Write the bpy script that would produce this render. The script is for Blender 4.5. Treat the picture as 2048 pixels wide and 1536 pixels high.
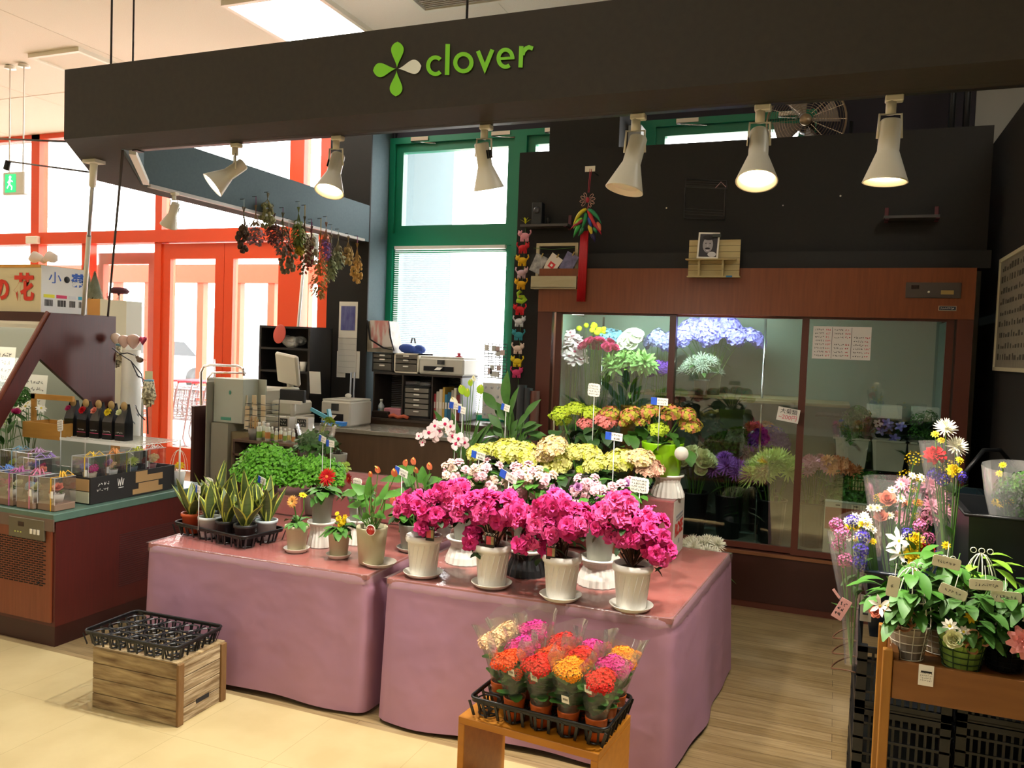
import bpy,math,random
from mathutils import Vector,Matrix,Euler
R=math.radians;PI=math.pi;sin=math.sin;cos=math.cos
sc=bpy.context.scene
col=sc.collection
for o in list(bpy.data.objects):bpy.data.objects.remove(o)

# ------------------------------------------------------------ camera
YAW,PITCH,ROLL,FPX,EYE=R(21.65),R(2.58),R(2.1),1620.0,1.55
F0=Vector((-sin(YAW),cos(YAW),0));R0=Vector((cos(YAW),sin(YAW),0));ZZ=Vector((0,0,1))
FW=F0*cos(PITCH)-ZZ*sin(PITCH);UP0=F0*sin(PITCH)+ZZ*cos(PITCH)
RT=R0*cos(ROLL)+UP0*sin(ROLL);UPV=UP0*cos(ROLL)-R0*sin(ROLL)
CAM=Vector((0,0,EYE))
cd=bpy.data.cameras.new('camera');cam=bpy.data.objects.new('camera',cd);col.objects.link(cam)
cam.matrix_world=Matrix(((RT.x,UPV.x,-FW.x,0),(RT.y,UPV.y,-FW.y,0),(RT.z,UPV.z,-FW.z,EYE),(0,0,0,1)))
cd.sensor_fit='HORIZONTAL';cd.sensor_width=36;cd.lens=36*FPX/2048;cd.clip_start=.05;cd.clip_end=200
sc.camera=cam
# a measuring tool: where a sight line from the camera position meets a plane of the place
def ray(x,y):return RT*((x-1024)/FPX)-UPV*((y-768)/FPX)+FW
def oz(x,y,z):r=ray(x,y);return CAM+r*((z-EYE)/r.z)
def oy(x,y,Y):r=ray(x,y);return CAM+r*(Y/r.y)
def ox(x,y,X):r=ray(x,y);return CAM+r*(X/r.x)

# ------------------------------------------------------------ world, exposure
w=bpy.data.worlds.new('daylight');sc.world=w;w.use_nodes=True
bg=w.node_tree.nodes['Background'];bg.inputs[0].default_value=(1.0,.98,.95,1);bg.inputs[1].default_value=7
sc.view_settings.view_transform='Standard';sc.view_settings.look='None'
sc.view_settings.gamma=1;sc.view_settings.exposure=.8
CEIL_LIGHT=7.5;SPOT_W=55

# ------------------------------------------------------------ helpers
def lin(h):
    h=h.lstrip('#');c=[int(h[i:i+2],16)/255 for i in(0,2,4)]
    return tuple((x/12.92 if x<=.04045 else((x+.055)/1.055)**2.4)for x in c)
MATS={}
def mat(name,hexc,rough=.5,metal=0,noise=None,c2=None,bump=None,emis=None,estr=1,spec=.5,stretch=(1,1,1),sub=0,alpha=None):
    """procedural surface: base colour, optional noise between hexc and c2 (scale, contrast), optional bump (scale, strength)"""
    if name in MATS:return MATS[name]
    m=bpy.data.materials.new(name);m.use_nodes=True;nt=m.node_tree;N=nt.nodes;L=nt.links
    b=N['Principled BSDF'];c=lin(hexc)
    b.inputs['Base Color'].default_value=(*c,1);b.inputs['Roughness'].default_value=rough
    b.inputs['Metallic'].default_value=metal;b.inputs['Specular IOR Level'].default_value=spec
    if sub:b.inputs['Subsurface Weight'].default_value=sub;b.inputs['Subsurface Radius'].default_value=(.02,.01,.01)
    m.diffuse_color=(*c,1)
    if noise or bump:
        tc=N.new('ShaderNodeTexCoord');mp=N.new('ShaderNodeMapping');mp.inputs['Scale'].default_value=stretch
        L.new(tc.outputs['Object'],mp.inputs[0])
    if noise:
        nz=N.new('ShaderNodeTexNoise');nz.inputs['Scale'].default_value=noise[0];nz.inputs['Detail'].default_value=5
        L.new(mp.outputs[0],nz.inputs['Vector'])
        cr=N.new('ShaderNodeValToRGB');k=noise[1]
        cr.color_ramp.elements[0].position=.5-k/2;cr.color_ramp.elements[1].position=.5+k/2
        cr.color_ramp.elements[0].color=(*c,1);cr.color_ramp.elements[1].color=(*lin(c2 or hexc),1)
        L.new(nz.outputs['Fac'],cr.inputs[0]);L.new(cr.outputs[0],b.inputs['Base Color'])
    if bump:
        n2=N.new('ShaderNodeTexNoise');n2.inputs['Scale'].default_value=bump[0];L.new(mp.outputs[0],n2.inputs['Vector'])
        bp=N.new('ShaderNodeBump');bp.inputs['Strength'].default_value=bump[1];bp.inputs['Distance'].default_value=.01
        L.new(n2.outputs['Fac'],bp.inputs['Height']);L.new(bp.outputs[0],b.inputs['Normal'])
    if emis:
        b.inputs['Emission Color'].default_value=(*lin(emis),1);b.inputs['Emission Strength'].default_value=estr
    MATS[name]=m;return m
def glass(name,hexc='FFFFFF',refl=.07,rough=.02,tint=.0,milk=0,milkc='FFFFFF'):
    """thin clear sheet: straight-through transmission plus surface reflection"""
    if name in MATS:return MATS[name]
    m=bpy.data.materials.new(name);m.use_nodes=True;nt=m.node_tree;N=nt.nodes;L=nt.links
    for n in list(N):N.remove(n)
    out=N.new('ShaderNodeOutputMaterial');tr=N.new('ShaderNodeBsdfTransparent');gl=N.new('ShaderNodeBsdfGlossy')
    tr.inputs[0].default_value=(*lin(hexc),1);gl.inputs['Roughness'].default_value=rough
    fr=N.new('ShaderNodeLayerWeight');fr.inputs[0].default_value=.25
    ma=N.new('ShaderNodeMath');ma.operation='MULTIPLY_ADD';ma.inputs[1].default_value=.5;ma.inputs[2].default_value=refl;ma.use_clamp=True
    L.new(fr.outputs['Fresnel'],ma.inputs[0])
    mx=N.new('ShaderNodeMixShader');L.new(ma.outputs[0],mx.inputs[0]);L.new(tr.outputs[0],mx.inputs[1]);L.new(gl.outputs[0],mx.inputs[2])
    last=mx
    if milk:
        df=N.new('ShaderNodeBsdfDiffuse');df.inputs[0].default_value=(*lin(milkc),1)
        m2=N.new('ShaderNodeMixShader');m2.inputs[0].default_value=milk;L.new(mx.outputs[0],m2.inputs[1]);L.new(df.outputs[0],m2.inputs[2]);last=m2
    L.new(last.outputs[0],out.inputs[0]);MATS[name]=m;m.diffuse_color=(.8,.9,1,.3);return m
def translucent(name,hexc,t=.5):
    if name in MATS:return MATS[name]
    m=bpy.data.materials.new(name);m.use_nodes=True;nt=m.node_tree;N=nt.nodes;L=nt.links
    for n in list(N):N.remove(n)
    out=N.new('ShaderNodeOutputMaterial');a=N.new('ShaderNodeBsdfDiffuse');b=N.new('ShaderNodeBsdfTranslucent');mx=N.new('ShaderNodeMixShader')
    a.inputs[0].default_value=b.inputs[0].default_value=(*lin(hexc),1);mx.inputs[0].default_value=t
    L.new(a.outputs[0],mx.inputs[1]);L.new(b.outputs[0],mx.inputs[2]);L.new(mx.outputs[0],out.inputs[0]);MATS[name]=m;return m

class MB:
    """collects shapes into one mesh; m = material slot of what is added"""
    def __init__(s):s.v=[];s.f=[];s.mi=[];s.sm=[];s.m=0;s.X=None
    def add(s,vs,fs,smooth=False):
        n=len(s.v)
        if s.X is not None:vs=[s.X@Vector(v)for v in vs]
        s.v+=[tuple(v)for v in vs];s.f+=[tuple(i+n for i in f)for f in fs]
        s.mi+=[s.m]*len(fs);s.sm+=[smooth]*len(fs);return s
    def box(s,x0,x1,y0,y1,z0,z1,X=None,bev=0):
        if bev:
            b=bev;pts=[];P=[(x0,x1),(y0,y1),(z0,z1)];idx={}
            for i in(0,1):
                for j in(0,1):
                    for k in(0,1):
                        c=[P[0][i],P[1][j],P[2][k]];sg=[1-2*i,1-2*j,1-2*k]
                        for a in range(3):
                            q=[c[t]+(sg[t]*b if t !=a else 0)for t in range(3)]
                            idx[(i,j,k,a)]=len(pts);pts.append(tuple(q))
            F=[]
            for a in range(3):
                o=[t for t in range(3)if t !=a]
                for sv in(0,1):
                    q=[]
                    for(u,v)in((0,0),(1,0),(1,1),(0,1)):
                        key=[0,0,0];key[a]=sv;key[o[0]]=u;key[o[1]]=v;q.append(idx[(*key,a)])
                    F.append(q if(sv==1)==(a !=1)else q[::-1])
            for a in range(3):
                o=[t for t in range(3)if t !=a]
                for u in(0,1):
                    for v in(0,1):
                        k0=[0,0,0];k0[o[0]]=u;k0[o[1]]=v;k1=list(k0);k1[a]=1
                        F.append([idx[(*k0,o[0])],idx[(*k0,o[1])],idx[(*k1,o[1])],idx[(*k1,o[0])]])
            for i in(0,1):
                for j in(0,1):
                    for k in(0,1):F.append([idx[(i,j,k,0)],idx[(i,j,k,1)],idx[(i,j,k,2)]])
            if X is not None:pts=[X@Vector(p)for p in pts]
            return s.add(pts,F)
        vs=[(x,y,z)for z in(z0,z1)for y in(y0,y1)for x in(x0,x1)]
        if X is not None:vs=[X@Vector(v)for v in vs]
        return s.add(vs,[(0,2,3,1),(4,5,7,6),(0,1,5,4),(2,6,7,3),(0,4,6,2),(1,3,7,5)])
    def bar(s,a,b,wdt,th,up=(0,0,1)):
        a,b=Vector(a),Vector(b);d=(b-a);L=d.length;d.normalize();u=Vector(up)
        if abs(d.dot(u))>.95:u=Vector((0,1,0))
        sd=d.cross(u).normalized();u=sd.cross(d)
        M=Matrix(((d.x,sd.x,u.x,a.x),(d.y,sd.y,u.y,a.y),(d.z,sd.z,u.z,a.z),(0,0,0,1)))
        return s.box(0,L,-wdt/2,wdt/2,-th/2,th/2,X=M)
    def prism(s,poly,h0,h1,ax='z',smooth=False):
        n=len(poly)
        def P(p,h):return{'z':(p[0],p[1],h),'y':(p[0],h,p[1]),'x':(h,p[0],p[1])}[ax]
        vs=[P(p,h0)for p in poly]+[P(p,h1)for p in poly]
        fs=[tuple(range(n))[::-1],tuple(range(n,2*n))]+[(i,(i+1)%n,n+(i+1)%n,n+i)for i in range(n)]
        return s.add(vs,fs,smooth)
    def quad(s,*p):return s.add(p,[tuple(range(len(p)))])
    def tube(s,pts,r,n=6,closed=False,cap=True):
        pts=[Vector(p)for p in pts];k=len(pts);rs=r if isinstance(r,(list,tuple))else[r]*k
        vs=[];ref=None
        for i,p in enumerate(pts):
            a=pts[(i-1)%k]if(closed or i>0)else p;b=pts[(i+1)%k]if(closed or i<k-1)else p
            t=(b-a)
            t=t.normalized()if t.length>1e-9 else Vector((0,0,1))
            if ref is None:ref=Vector((0,0,1))if abs(t.z)<.9 else Vector((1,0,0))
            v=ref-t*ref.dot(t)
            if v.length<1e-4:v=t.orthogonal()
            v.normalize();ref=v;uu=v.cross(t)
            for j in range(n):
                an=2*PI*j/n;vs.append(p+(uu*cos(an)+v*sin(an))*rs[i])
        fs=[]
        for i in range(k if closed else k-1):
            for j in range(n):
                a=i*n+j;b=i*n+(j+1)%n;c=((i+1)%k)*n
                fs.append((a,b,c+(j+1)%n,c+j))
        if cap and not closed:fs+=[tuple(range(n))[::-1],tuple(range((k-1)*n,k*n))]
        return s.add(vs,fs,n>4)
    def lathe(s,prof,n=20,c=(0,0,0),cap0=True,cap1=True,flute=0,X=None,twist=0):
        vs=[];fs=[];k=len(prof)
        for i,(r,z)in enumerate(prof):
            for j in range(n):
                a=2*PI*j/n+twist*z;rr=r*(1+(flute if j%2 else-flute))
                vs.append((c[0]+rr*cos(a),c[1]+rr*sin(a),c[2]+z))
        for i in range(k-1):
            for j in range(n):a=i*n;b=a+n;q=(j+1)%n;fs.append((a+j,a+q,b+q,b+j))
        if X is not None:vs=[X@Vector(v)for v in vs]
        if cap0:fs.append(tuple(range(n))[::-1])
        if cap1:fs.append(tuple(range((k-1)*n,k*n)))
        return s.add(vs,fs,not flute)
    def ball(s,c,r,sz=(1,1,1),n=8,m=6,X=None):
        vs=[(0,0,-1)];fs=[]
        for i in range(1,m):
            a=-PI/2+PI*i/m
            for j in range(n):b=2*PI*j/n;vs.append((cos(a)*cos(b),cos(a)*sin(b),sin(a)))
        vs.append((0,0,1));T=len(vs)-1
        for j in range(n):fs.append((0,1+(j+1)%n,1+j));fs.append((T,1+(m-2)*n+j,1+(m-2)*n+(j+1)%n))
        for i in range(m-2):
            for j in range(n):a=1+i*n;b=a+n;q=(j+1)%n;fs.append((a+j,a+q,b+q,b+j))
        vs=[Vector((v[0]*r*sz[0],v[1]*r*sz[1],v[2]*r*sz[2]))for v in vs]
        if X is not None:vs=[X@v for v in vs]
        vs=[v+Vector(c)for v in vs]
        return s.add(vs,fs,True)
    def leaf(s,p,d,L,W,up=(0,0,1),bend=.3,fold=.15,n=5,shape=None,edge=None,wave=0):
        """a leaf or petal: starts at p, runs along d, sags by bend; edge = slot for a coloured margin"""
        p,d,u=Vector(p),Vector(d).normalized(),Vector(up)
        sd=d.cross(u)
        if sd.length<1e-3:sd=d.orthogonal()
        sd.normalize();u=sd.cross(d)
        rows=[]
        for i in range(n+1):
            t=i/n;wdt=W/2*(shape(t)if shape else(math.sin(PI*min(1,t*.93+.05))**.75))
            c=p+d*(L*t*(1-.25*bend*t))-u*(bend*L*t*t)
            wv=wave*W*sin(i*2.4)
            e=[]
            if edge is not None:e=[c-sd*wdt+u*(fold*wdt+wv),c-sd*wdt*.72+u*fold*wdt*.7,c,c+sd*wdt*.72+u*fold*wdt*.7,c+sd*wdt+u*(fold*wdt-wv)]
            else:e=[c-sd*wdt+u*(fold*wdt+wv),c,c+sd*wdt+u*(fold*wdt-wv)]
            rows.append(e)
        k=len(rows[0]);vs=[v for r_ in rows for v in r_];m0=s.m
        for j in range(k-1):
            s.m=edge if(edge is not None and j in(0,k-2))else m0
            fs=[(i*k+j,i*k+j+1,(i+1)*k+j+1,(i+1)*k+j)for i in range(n)]
            if j==0:base=len(s.v);s.add(vs,fs,True)
            else:
                s.f+=[tuple(q+base for q in f)for f in fs];s.mi+=[s.m]*n;s.sm+=[True]*n
        s.m=m0;return s
    def build(s,name,mats,parent=None,world=True,origin=True):
        if not isinstance(mats,(list,tuple)):mats=[mats]
        me=bpy.data.meshes.new(name);vs=s.v;loc=Vector((0,0,0))
        if parent is not None and world:
            p=parent;off=Vector((0,0,0))
            while p is not None:off+=p.location;p=p.parent
            vs=[(v[0]-off.x,v[1]-off.y,v[2]-off.z)for v in vs]
        elif parent is None and origin and vs:
            xs,ys,zs=zip(*vs);loc=Vector(((min(xs)+max(xs))/2,(min(ys)+max(ys))/2,min(zs)))
            vs=[(v[0]-loc.x,v[1]-loc.y,v[2]-loc.z)for v in vs]
        me.from_pydata(vs,[],s.f)
        for m_ in mats:me.materials.append(m_)
        me.polygons.foreach_set('material_index',s.mi);me.polygons.foreach_set('use_smooth',s.sm)
        me.update()
        o=bpy.data.objects.new(name,me);col.objects.link(o);o.location=loc
        if parent is not None:o.parent=parent
        return o
def tag(o,label=None,cat=None,group=None,kind=None):
    if label:o['label']=label
    if cat:o['category']=cat
    if group:o['group']=group
    if kind:o['kind']=kind
    return o
def thing(name,label,cat,loc=(0,0,0),rz=0,group=None):
    o=bpy.data.objects.new(name,None);col.objects.link(o);o.empty_display_size=.05
    o.location=loc;o.rotation_euler=(0,0,rz);return tag(o,label,cat,group)
def struct(name,mb,m,parent=None):
    o=mb.build(name,m,parent)
    if parent is None:o['kind']='structure'
    return o
KIDS={}
def kids(o):return[c for c in col.objects if c.parent==o]
def dup(o,loc=None,rz=None,label=None,group=None,scale=None):
    def cp(a,par,ch):
        c=a.copy();col.objects.link(c);c.parent=par
        for k in ch.get(a.name,()):cp(k,c,ch)
        return c
    ch={}
    for k in col.objects:
        if k.parent:ch.setdefault(k.parent.name,[]).append(k)
    c=cp(o,None,ch)
    if loc is not None:c.location=loc
    if rz is not None:c.rotation_euler.z=rz
    if scale is not None:c.scale=(scale,)*3
    if label:c['label']=label
    if group:c['group']=group
    return c
def text_mesh(body,size,depth=.001,font_off=0.0,space=1.0):
    """lettering as mesh data: list of vertices (x right, y up) and faces"""
    cu=bpy.data.curves.new('lettering','FONT');cu.body=body;cu.size=size;cu.extrude=depth;cu.offset=font_off;cu.space_character=space
    cu.align_x='CENTER';cu.align_y='CENTER';cu.resolution_u=3
    o=bpy.data.objects.new('lettering',cu);col.objects.link(o)
    dg=bpy.context.evaluated_depsgraph_get();me=bpy.data.meshes.new_from_object(o.evaluated_get(dg))
    v=[tuple(q.co)for q in me.vertices];f=[tuple(p.vertices)for p in me.polygons]
    bpy.data.objects.remove(o);bpy.data.curves.remove(cu);bpy.data.meshes.remove(me);return v,f
def put_text(mb,body,c,size,right=(1,0,0),up=(0,0,1),depth=.001,off=0.0,sx=1,space=1.0):
    v,f=text_mesh(body,size,depth,off,space);r_,u_=Vector(right).normalized(),Vector(up).normalized();n_=r_.cross(u_)
    c=Vector(c);mb.add([c+r_*(q[0]*sx)+u_*q[1]+n_*q[2]for q in v],f)
def scribble(mb,c,wd,ht,lines=3,rnd=None,right=(1,0,0),up=(0,0,1),t=.0006):
    """tiny unreadable handwriting as short strokes"""
    rnd=rnd or random.Random(1);r_,u_=Vector(right).normalized(),Vector(up).normalized();n_=r_.cross(u_)*.0006;c=Vector(c)
    lh=ht/lines
    for i in range(lines):
        x=-wd/2;y=ht/2-lh*(i+.5)
        while x<wd/2-lh*.3:
            k=lh*rnd.uniform(.3,.6)
            for q in range(3):
                x0,y0=x+rnd.uniform(0,k),y+rnd.uniform(-.32,.32)*lh;x1,y1=x+rnd.uniform(0,k),y+rnd.uniform(-.32,.32)*lh
                d=Vector((x1-x0,y1-y0,0))
                if d.length<lh*.15:d=Vector((lh*.3,0,0))
                pz=Vector((-d.y,d.x,0)).normalized()*t
                P=lambda a,b:c+r_*a+u_*b+n_
                mb.quad(P(x0-pz.x,y0-pz.y),P(x0+pz.x,y0+pz.y),P(x0+d.x+pz.x,y0+d.y+pz.y),P(x0+d.x-pz.x,y0+d.y-pz.y))
            x+=k+lh*.18
rnd=random.Random(7)
# ------------------------------------------------------------ materials of the room
M={}
M['black']=mat('black_paint','2B2620',.75,noise=(40,.6),c2='332E26')
M['part']=mat('black_partition_paint','1C1A18',.8,noise=(40,.6),c2='201E1B')
M['blackp']=mat('black_plastic','141619',.38)
M['slate']=mat('slate_blue_paint','52666C',.8,noise=(60,.5),c2='4C5F66')
M['red']=mat('red_paint','E04A1E',.4)
M['green']=mat('green_paint','0B7A58',.35)
M['ceil']=mat('ceiling_board','F2EBDD',.9,noise=(180,.4),c2='E8E0D0')
M['white']=mat('white_plastic','EDEBE2',.4)
M['whitem']=mat('white_matte','E8E6DE',.8)
M['cream']=mat('cream_enamel','EAE5D4',.35)
M['metal']=mat('brushed_metal','B9B9B6',.3,metal=1)
M['chrome']=mat('chrome','DDDDDD',.12,metal=1)
M['darkmetal']=mat('dark_metal','2A2A2C',.4,metal=.6)
M['glass']=glass('window_glass',refl=.03)
M['lamp']=mat('lamp_diffuser','FFFFFF',emis='FFFBF0',estr=CEIL_LIGHT)
M['burg']=mat('burgundy_laminate','4A1D17',.35,noise=(6,.5),c2='571F19',stretch=(14,14,1))
M['brown']=mat('brown_laminate','8A4A24',.4,noise=(5,.5),c2='7A3E1E',stretch=(14,14,1))

# ------------------------------------------------------------ floor, ceiling, walls
def tile_mat():
    m=bpy.data.materials.new('vinyl_tile');m.use_nodes=True;N=m.node_tree.nodes;L=m.node_tree.links;b=N['Principled BSDF']
    tc=N.new('ShaderNodeTexCoord');br=N.new('ShaderNodeTexBrick');br.offset=0;br.inputs['Scale'].default_value=1
    br.inputs['Brick Width'].default_value=.45;br.inputs['Row Height'].default_value=.45;br.inputs['Mortar Size'].default_value=.0016;br.inputs['Mortar Smooth'].default_value=.3
    br.inputs['Color1'].default_value=(*lin('C6B486'),1);br.inputs['Color2'].default_value=(*lin('C2B082'),1);br.inputs['Mortar'].default_value=(*lin('AC9A6E'),1)
    nz=N.new('ShaderNodeTexNoise');nz.inputs['Scale'].default_value=5;nz.inputs['Detail'].default_value=6
    mx=N.new('ShaderNodeMixRGB');mx.blend_type='MULTIPLY';mx.inputs[0].default_value=.35
    cr=N.new('ShaderNodeValToRGB');cr.color_ramp.elements[0].position=.35;cr.color_ramp.elements[0].color=(.72,.66,.55,1);cr.color_ramp.elements[1].position=.6
    L.new(tc.outputs['Object'],br.inputs['Vector']);L.new(tc.outputs['Object'],nz.inputs['Vector']);L.new(nz.outputs['Fac'],cr.inputs[0])
    L.new(br.outputs['Color'],mx.inputs[1]);L.new(cr.outputs[0],mx.inputs[2]);L.new(mx.outputs[0],b.inputs['Base Color'])
    b.inputs['Roughness'].default_value=.35;return m
def plank_mat():
    m=bpy.data.materials.new('vinyl_planks');m.use_nodes=True;N=m.node_tree.nodes;L=m.node_tree.links;b=N['Principled BSDF']
    tc=N.new('ShaderNodeTexCoord');br=N.new('ShaderNodeTexBrick');br.offset=.37;br.inputs['Scale'].default_value=1
    br.inputs['Brick Width'].default_value=.9;br.inputs['Row Height'].default_value=.075;br.inputs['Mortar Size'].default_value=.0012
    br.inputs['Color1'].default_value=(*lin('9C8660'),1);br.inputs['Color2'].default_value=(*lin('8A744E'),1);br.inputs['Mortar'].default_value=(*lin('55422B'),1)
    mp=N.new('ShaderNodeMapping');mp.inputs['Scale'].default_value=(3,40,1);nz=N.new('ShaderNodeTexNoise');nz.inputs['Scale'].default_value=1.5;nz.inputs['Detail'].default_value=6
    mx=N.new('ShaderNodeMixRGB');mx.blend_type='MULTIPLY';mx.inputs[0].default_value=.75
    cr=N.new('ShaderNodeValToRGB');cr.color_ramp.elements[0].position=.3;cr.color_ramp.elements[0].color=(.55,.48,.38,1);cr.color_ramp.elements[1].position=.65
    n2=N.new('ShaderNodeTexNoise');n2.inputs['Scale'].default_value=2.2;n2.inputs['Detail'].default_value=3;r2=N.new('ShaderNodeValToRGB')
    r2.color_ramp.elements[0].position=.52;r2.color_ramp.elements[0].color=(0,0,0,1);r2.color_ramp.elements[1].position=.75;r2.color_ramp.elements[1].color=(.45,.45,.45,1)
    m3=N.new('ShaderNodeMixRGB');m3.inputs[2].default_value=(*lin('B4A180'),1)
    L.new(tc.outputs['Object'],br.inputs['Vector']);L.new(tc.outputs['Object'],mp.inputs[0]);L.new(mp.outputs[0],nz.inputs['Vector']);L.new(nz.outputs['Fac'],cr.inputs[0])
    L.new(tc.outputs['Object'],n2.inputs['Vector']);L.new(n2.outputs['Fac'],r2.inputs[0])
    L.new(br.outputs['Color'],mx.inputs[1]);L.new(cr.outputs[0],mx.inputs[2]);L.new(mx.outputs[0],m3.inputs[1]);L.new(r2.outputs[0],m3.inputs[0]);L.new(m3.outputs[0],b.inputs['Base Color'])
    b.inputs['Roughness'].default_value=.45;return m
CZ=3.94
XL,XR,YB,YF=-14.0,4.0,-7.0,7.2
struct('floor',MB().box(XL,XR,YB,2.78,-.05,0),tile_mat())
struct('floor_planks',MB().box(XL,XR,2.78,YF,-.05,0),plank_mat())
# ceiling with openings for the recessed lamps
LW,LD=.62,.62
lamps=[]
p1=oz(600,32,CZ);p2=oz(140,128,CZ)
c0=Vector((p1.x,p1.y,CZ));
struct('ceiling',MB().box(XL,XR,YB,YF+.1,CZ,CZ+.1),M['ceil'])
mb=MB()
for i in range(-7,4):
    mb.box(c0.x-.32+i*1.82,c0.x-.318+i*1.82,YB,YF,CZ-.003,CZ)
for i in range(-5,4):mb.box(XL,XR,c0.y+.9+i*1.82,c0.y+.902+i*1.82,CZ-.003,CZ)
struct('ceiling_joint',mb,mat('joint_line','DDD5C4',.9))
def ceiling_lamp(x,y,on,label,w=.66,d=.66,group='ceiling lamps'):
    t=thing('ceiling_lamp',label,'ceiling light',(x,y,CZ-.035),group=group)
    mb=MB();f=.035
    for a in((-w/2,w/2,-d/2,-d/2+f),(-w/2,w/2,d/2-f,d/2),(-w/2,-w/2+f,-d/2+f,d/2-f),(w/2-f,w/2,-d/2+f,d/2-f)):
        mb.box(x+a[0],x+a[1],y+a[2],y+a[3],CZ-.035,CZ)
    mb.build('frame',M['cream'],t)
    MB().box(x-w/2+f,x+w/2-f,y-d/2+f,y+d/2-f,CZ-.022,CZ-.004).build('diffuser',M['lamp']if on else mat('lamp_off','DAD3BE',.6),t)
    return t
ceiling_lamp(c0.x,c0.y,True,'lit square ceiling lamp above the green sign lettering',.78,.78)
ceiling_lamp(p2.x+.16,p2.y,False,'unlit square ceiling fixture above the left end of the black sign beam',.6,.6)
for(x,y,w_)in((-5.2,.2,'left of the camera'),(-1.2,.2,'straight above the aisle in front of the tables'),(2.4,.2,'right of the camera above the aisle'),(-8.5,1.4,'far left beyond the flower case'),(-5.2,-3,'behind the camera on the left'),(-1.2,-3,'behind the camera'),(2.4,-3,'behind the camera on the right'),(-9,-3,'behind the camera at the far left'),(-9.5,4.6,'far left by the entrance'),(-5.6,6.0,'just inside the entrance doors'),(1.5,3.2,'beyond the right partition')):
    ceiling_lamp(x,y,True,'lit square ceiling lamp '+w_,.9,.9,'shop ceiling lamps outside the view')
# slotted air grille by the top edge of the view
a=oz(840,2,CZ);b=oz(1090,25,CZ)
t=thing('ceiling_air_grille','long slotted metal air grille in the ceiling above the sign beam','air vent',(a.x,a.y,CZ-.03))
mb=MB()
gx0,gx1,gy0,gy1=a.x,a.x+1.5,a.y-.32,a.y+.08
MB().box(gx0,gx1,gy0,gy1,CZ-.012,CZ-.002).build('backing',mat('vent_dark','6E675A',.8),t)
for i in range(14):mb.box(gx0+.02,gx1-.02,gy0+.02+i*.027,gy0+.032+i*.027,CZ-.03,CZ-.012)
mb.build('louvres',mat('vent_louvre','A59E8D',.5),t)
mb=MB()
for q in((gx0-.04,gx1+.04,gy0-.04,gy0),(gx0-.04,gx1+.04,gy1,gy1+.04),(gx0-.04,gx0,gy0,gy1),(gx1,gx1+.04,gy0,gy1)):mb.box(*q,CZ-.035,CZ)
mb.build('frame',M['cream'],t)

# shop walls round the rest of the hall
struct('wall_rear',MB().box(XL,XR,YB-.1,YB,0,CZ),mat('shop_wall','D8D0BE',.8))
struct('wall_left',MB().box(XL-.1,XL,YB,YF,0,CZ),mat('shop_wall','D8D0BE'))
struct('wall_far_right',MB().box(XR,XR+.1,YB,6.03,0,CZ),mat('shop_wall','D8D0BE'))
# window wall and the wall end it stands against
YW=6.03
g=M['green'];FZ=3.26
XA,XB,XC,XD=-3.55,-2.375,-1.36,-.2
Wm=MB()
def frame_rect(mb,x0,x1,z0,z1,y0=YW-.05,y1=YW+.09,t=.07):
    mb.box(x0,x0+t,y0,y1,z0,z1);mb.box(x1-t,x1,y0,y1,z0,z1);mb.box(x0+t,x1-t,y0,y1,z0,z0+t);mb.box(x0+t,x1-t,y0,y1,z1-t,z1)
for i,(x0,x1)in enumerate(((XA,XB),(XB,XC),(XC,XD))):
    mb=MB();frame_rect(mb,x0,x1,.9,FZ,t=.05)
    mb.box(x0+.05,x1-.05,YW-.05,YW+.09,2.36,2.47)
    frame_rect(mb,x0+.05,x1-.05,2.47,FZ-.05,YW-.02,YW+.05,.065)
    frame_rect(mb,x0+.05,x1-.05,.95,2.36,YW-.02,YW+.05,.05)
    wn=struct('window_%d'%(i+1),mb,g)
    MB().box(x0+.1,x1-.1,YW+.01,YW+.016,1.0,2.3).build('pane',M['glass'],wn)
    MB().box(x0+.1,x1-.1,YW+.01,YW+.016,2.5,FZ-.1).build('pane',M['glass'],wn)
    mb=MB()
    for q in(x0+.2,x1-.25):mb.box(q,q+.16,YW-.06,YW-.03,FZ-.035,FZ-.005);mb.tube([(q,YW-.05,FZ-.04),(q+.22,YW-.04,FZ-.06)],.006)
    mb.build('window_stay',M['chrome'],wn)
struct('wall_back',MB().box(XA,4,YW-.02,YW+.1,FZ,CZ).box(XA,4,YW-.02,YW+.1,0,.9).box(XD,4,YW-.02,YW+.1,.9,FZ),mat('dark_wall','2C2832',.8))
struct('wall_back_right',MB().box(.76,1.9,YW-.03,YW-.021,0,CZ),mat('pale_grey_wall','A6A49C',.8))
# venetian blind: slats
bl=thing('venetian_blind','white venetian blind over the tall green window','blind',(-2.95,YW-.09,1.0))
mb=MB();z=1.02
while z<2.33:
    mb.add([(XA+.1,YW-.098,z),(XB-.08,YW-.098,z),(XB-.08,YW-.078,z+.007),(XA+.1,YW-.078,z+.007)],[(0,1,2,3)]);z+=.0155
mb.build('slat_stack',translucent('blind_slat','FFFFFF',.75),bl)
MB().box(XA+.1,XB-.08,YW-.105,YW-.07,2.33,2.355).build('head_rail',M['white'],bl)
MB().box(XA+.1,XB-.08,YW-.1,YW-.075,1.0,1.018).build('bottom_rail',M['white'],bl)
# wall end (black face, slate blue side) between window and entrance front
struct('wall_stub',MB().box(-3.93,-3.55,5.70,YF,0,CZ),M['slate'])
struct('wall_stub_face',MB().box(-3.935,-3.545,5.685,5.70,0,CZ),M['part'])
struct('trim_1',MB().tube([(-3.52,6.0,0.9),(-3.52,6.0,CZ)],.018,8),M['darkmetal'])
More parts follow.
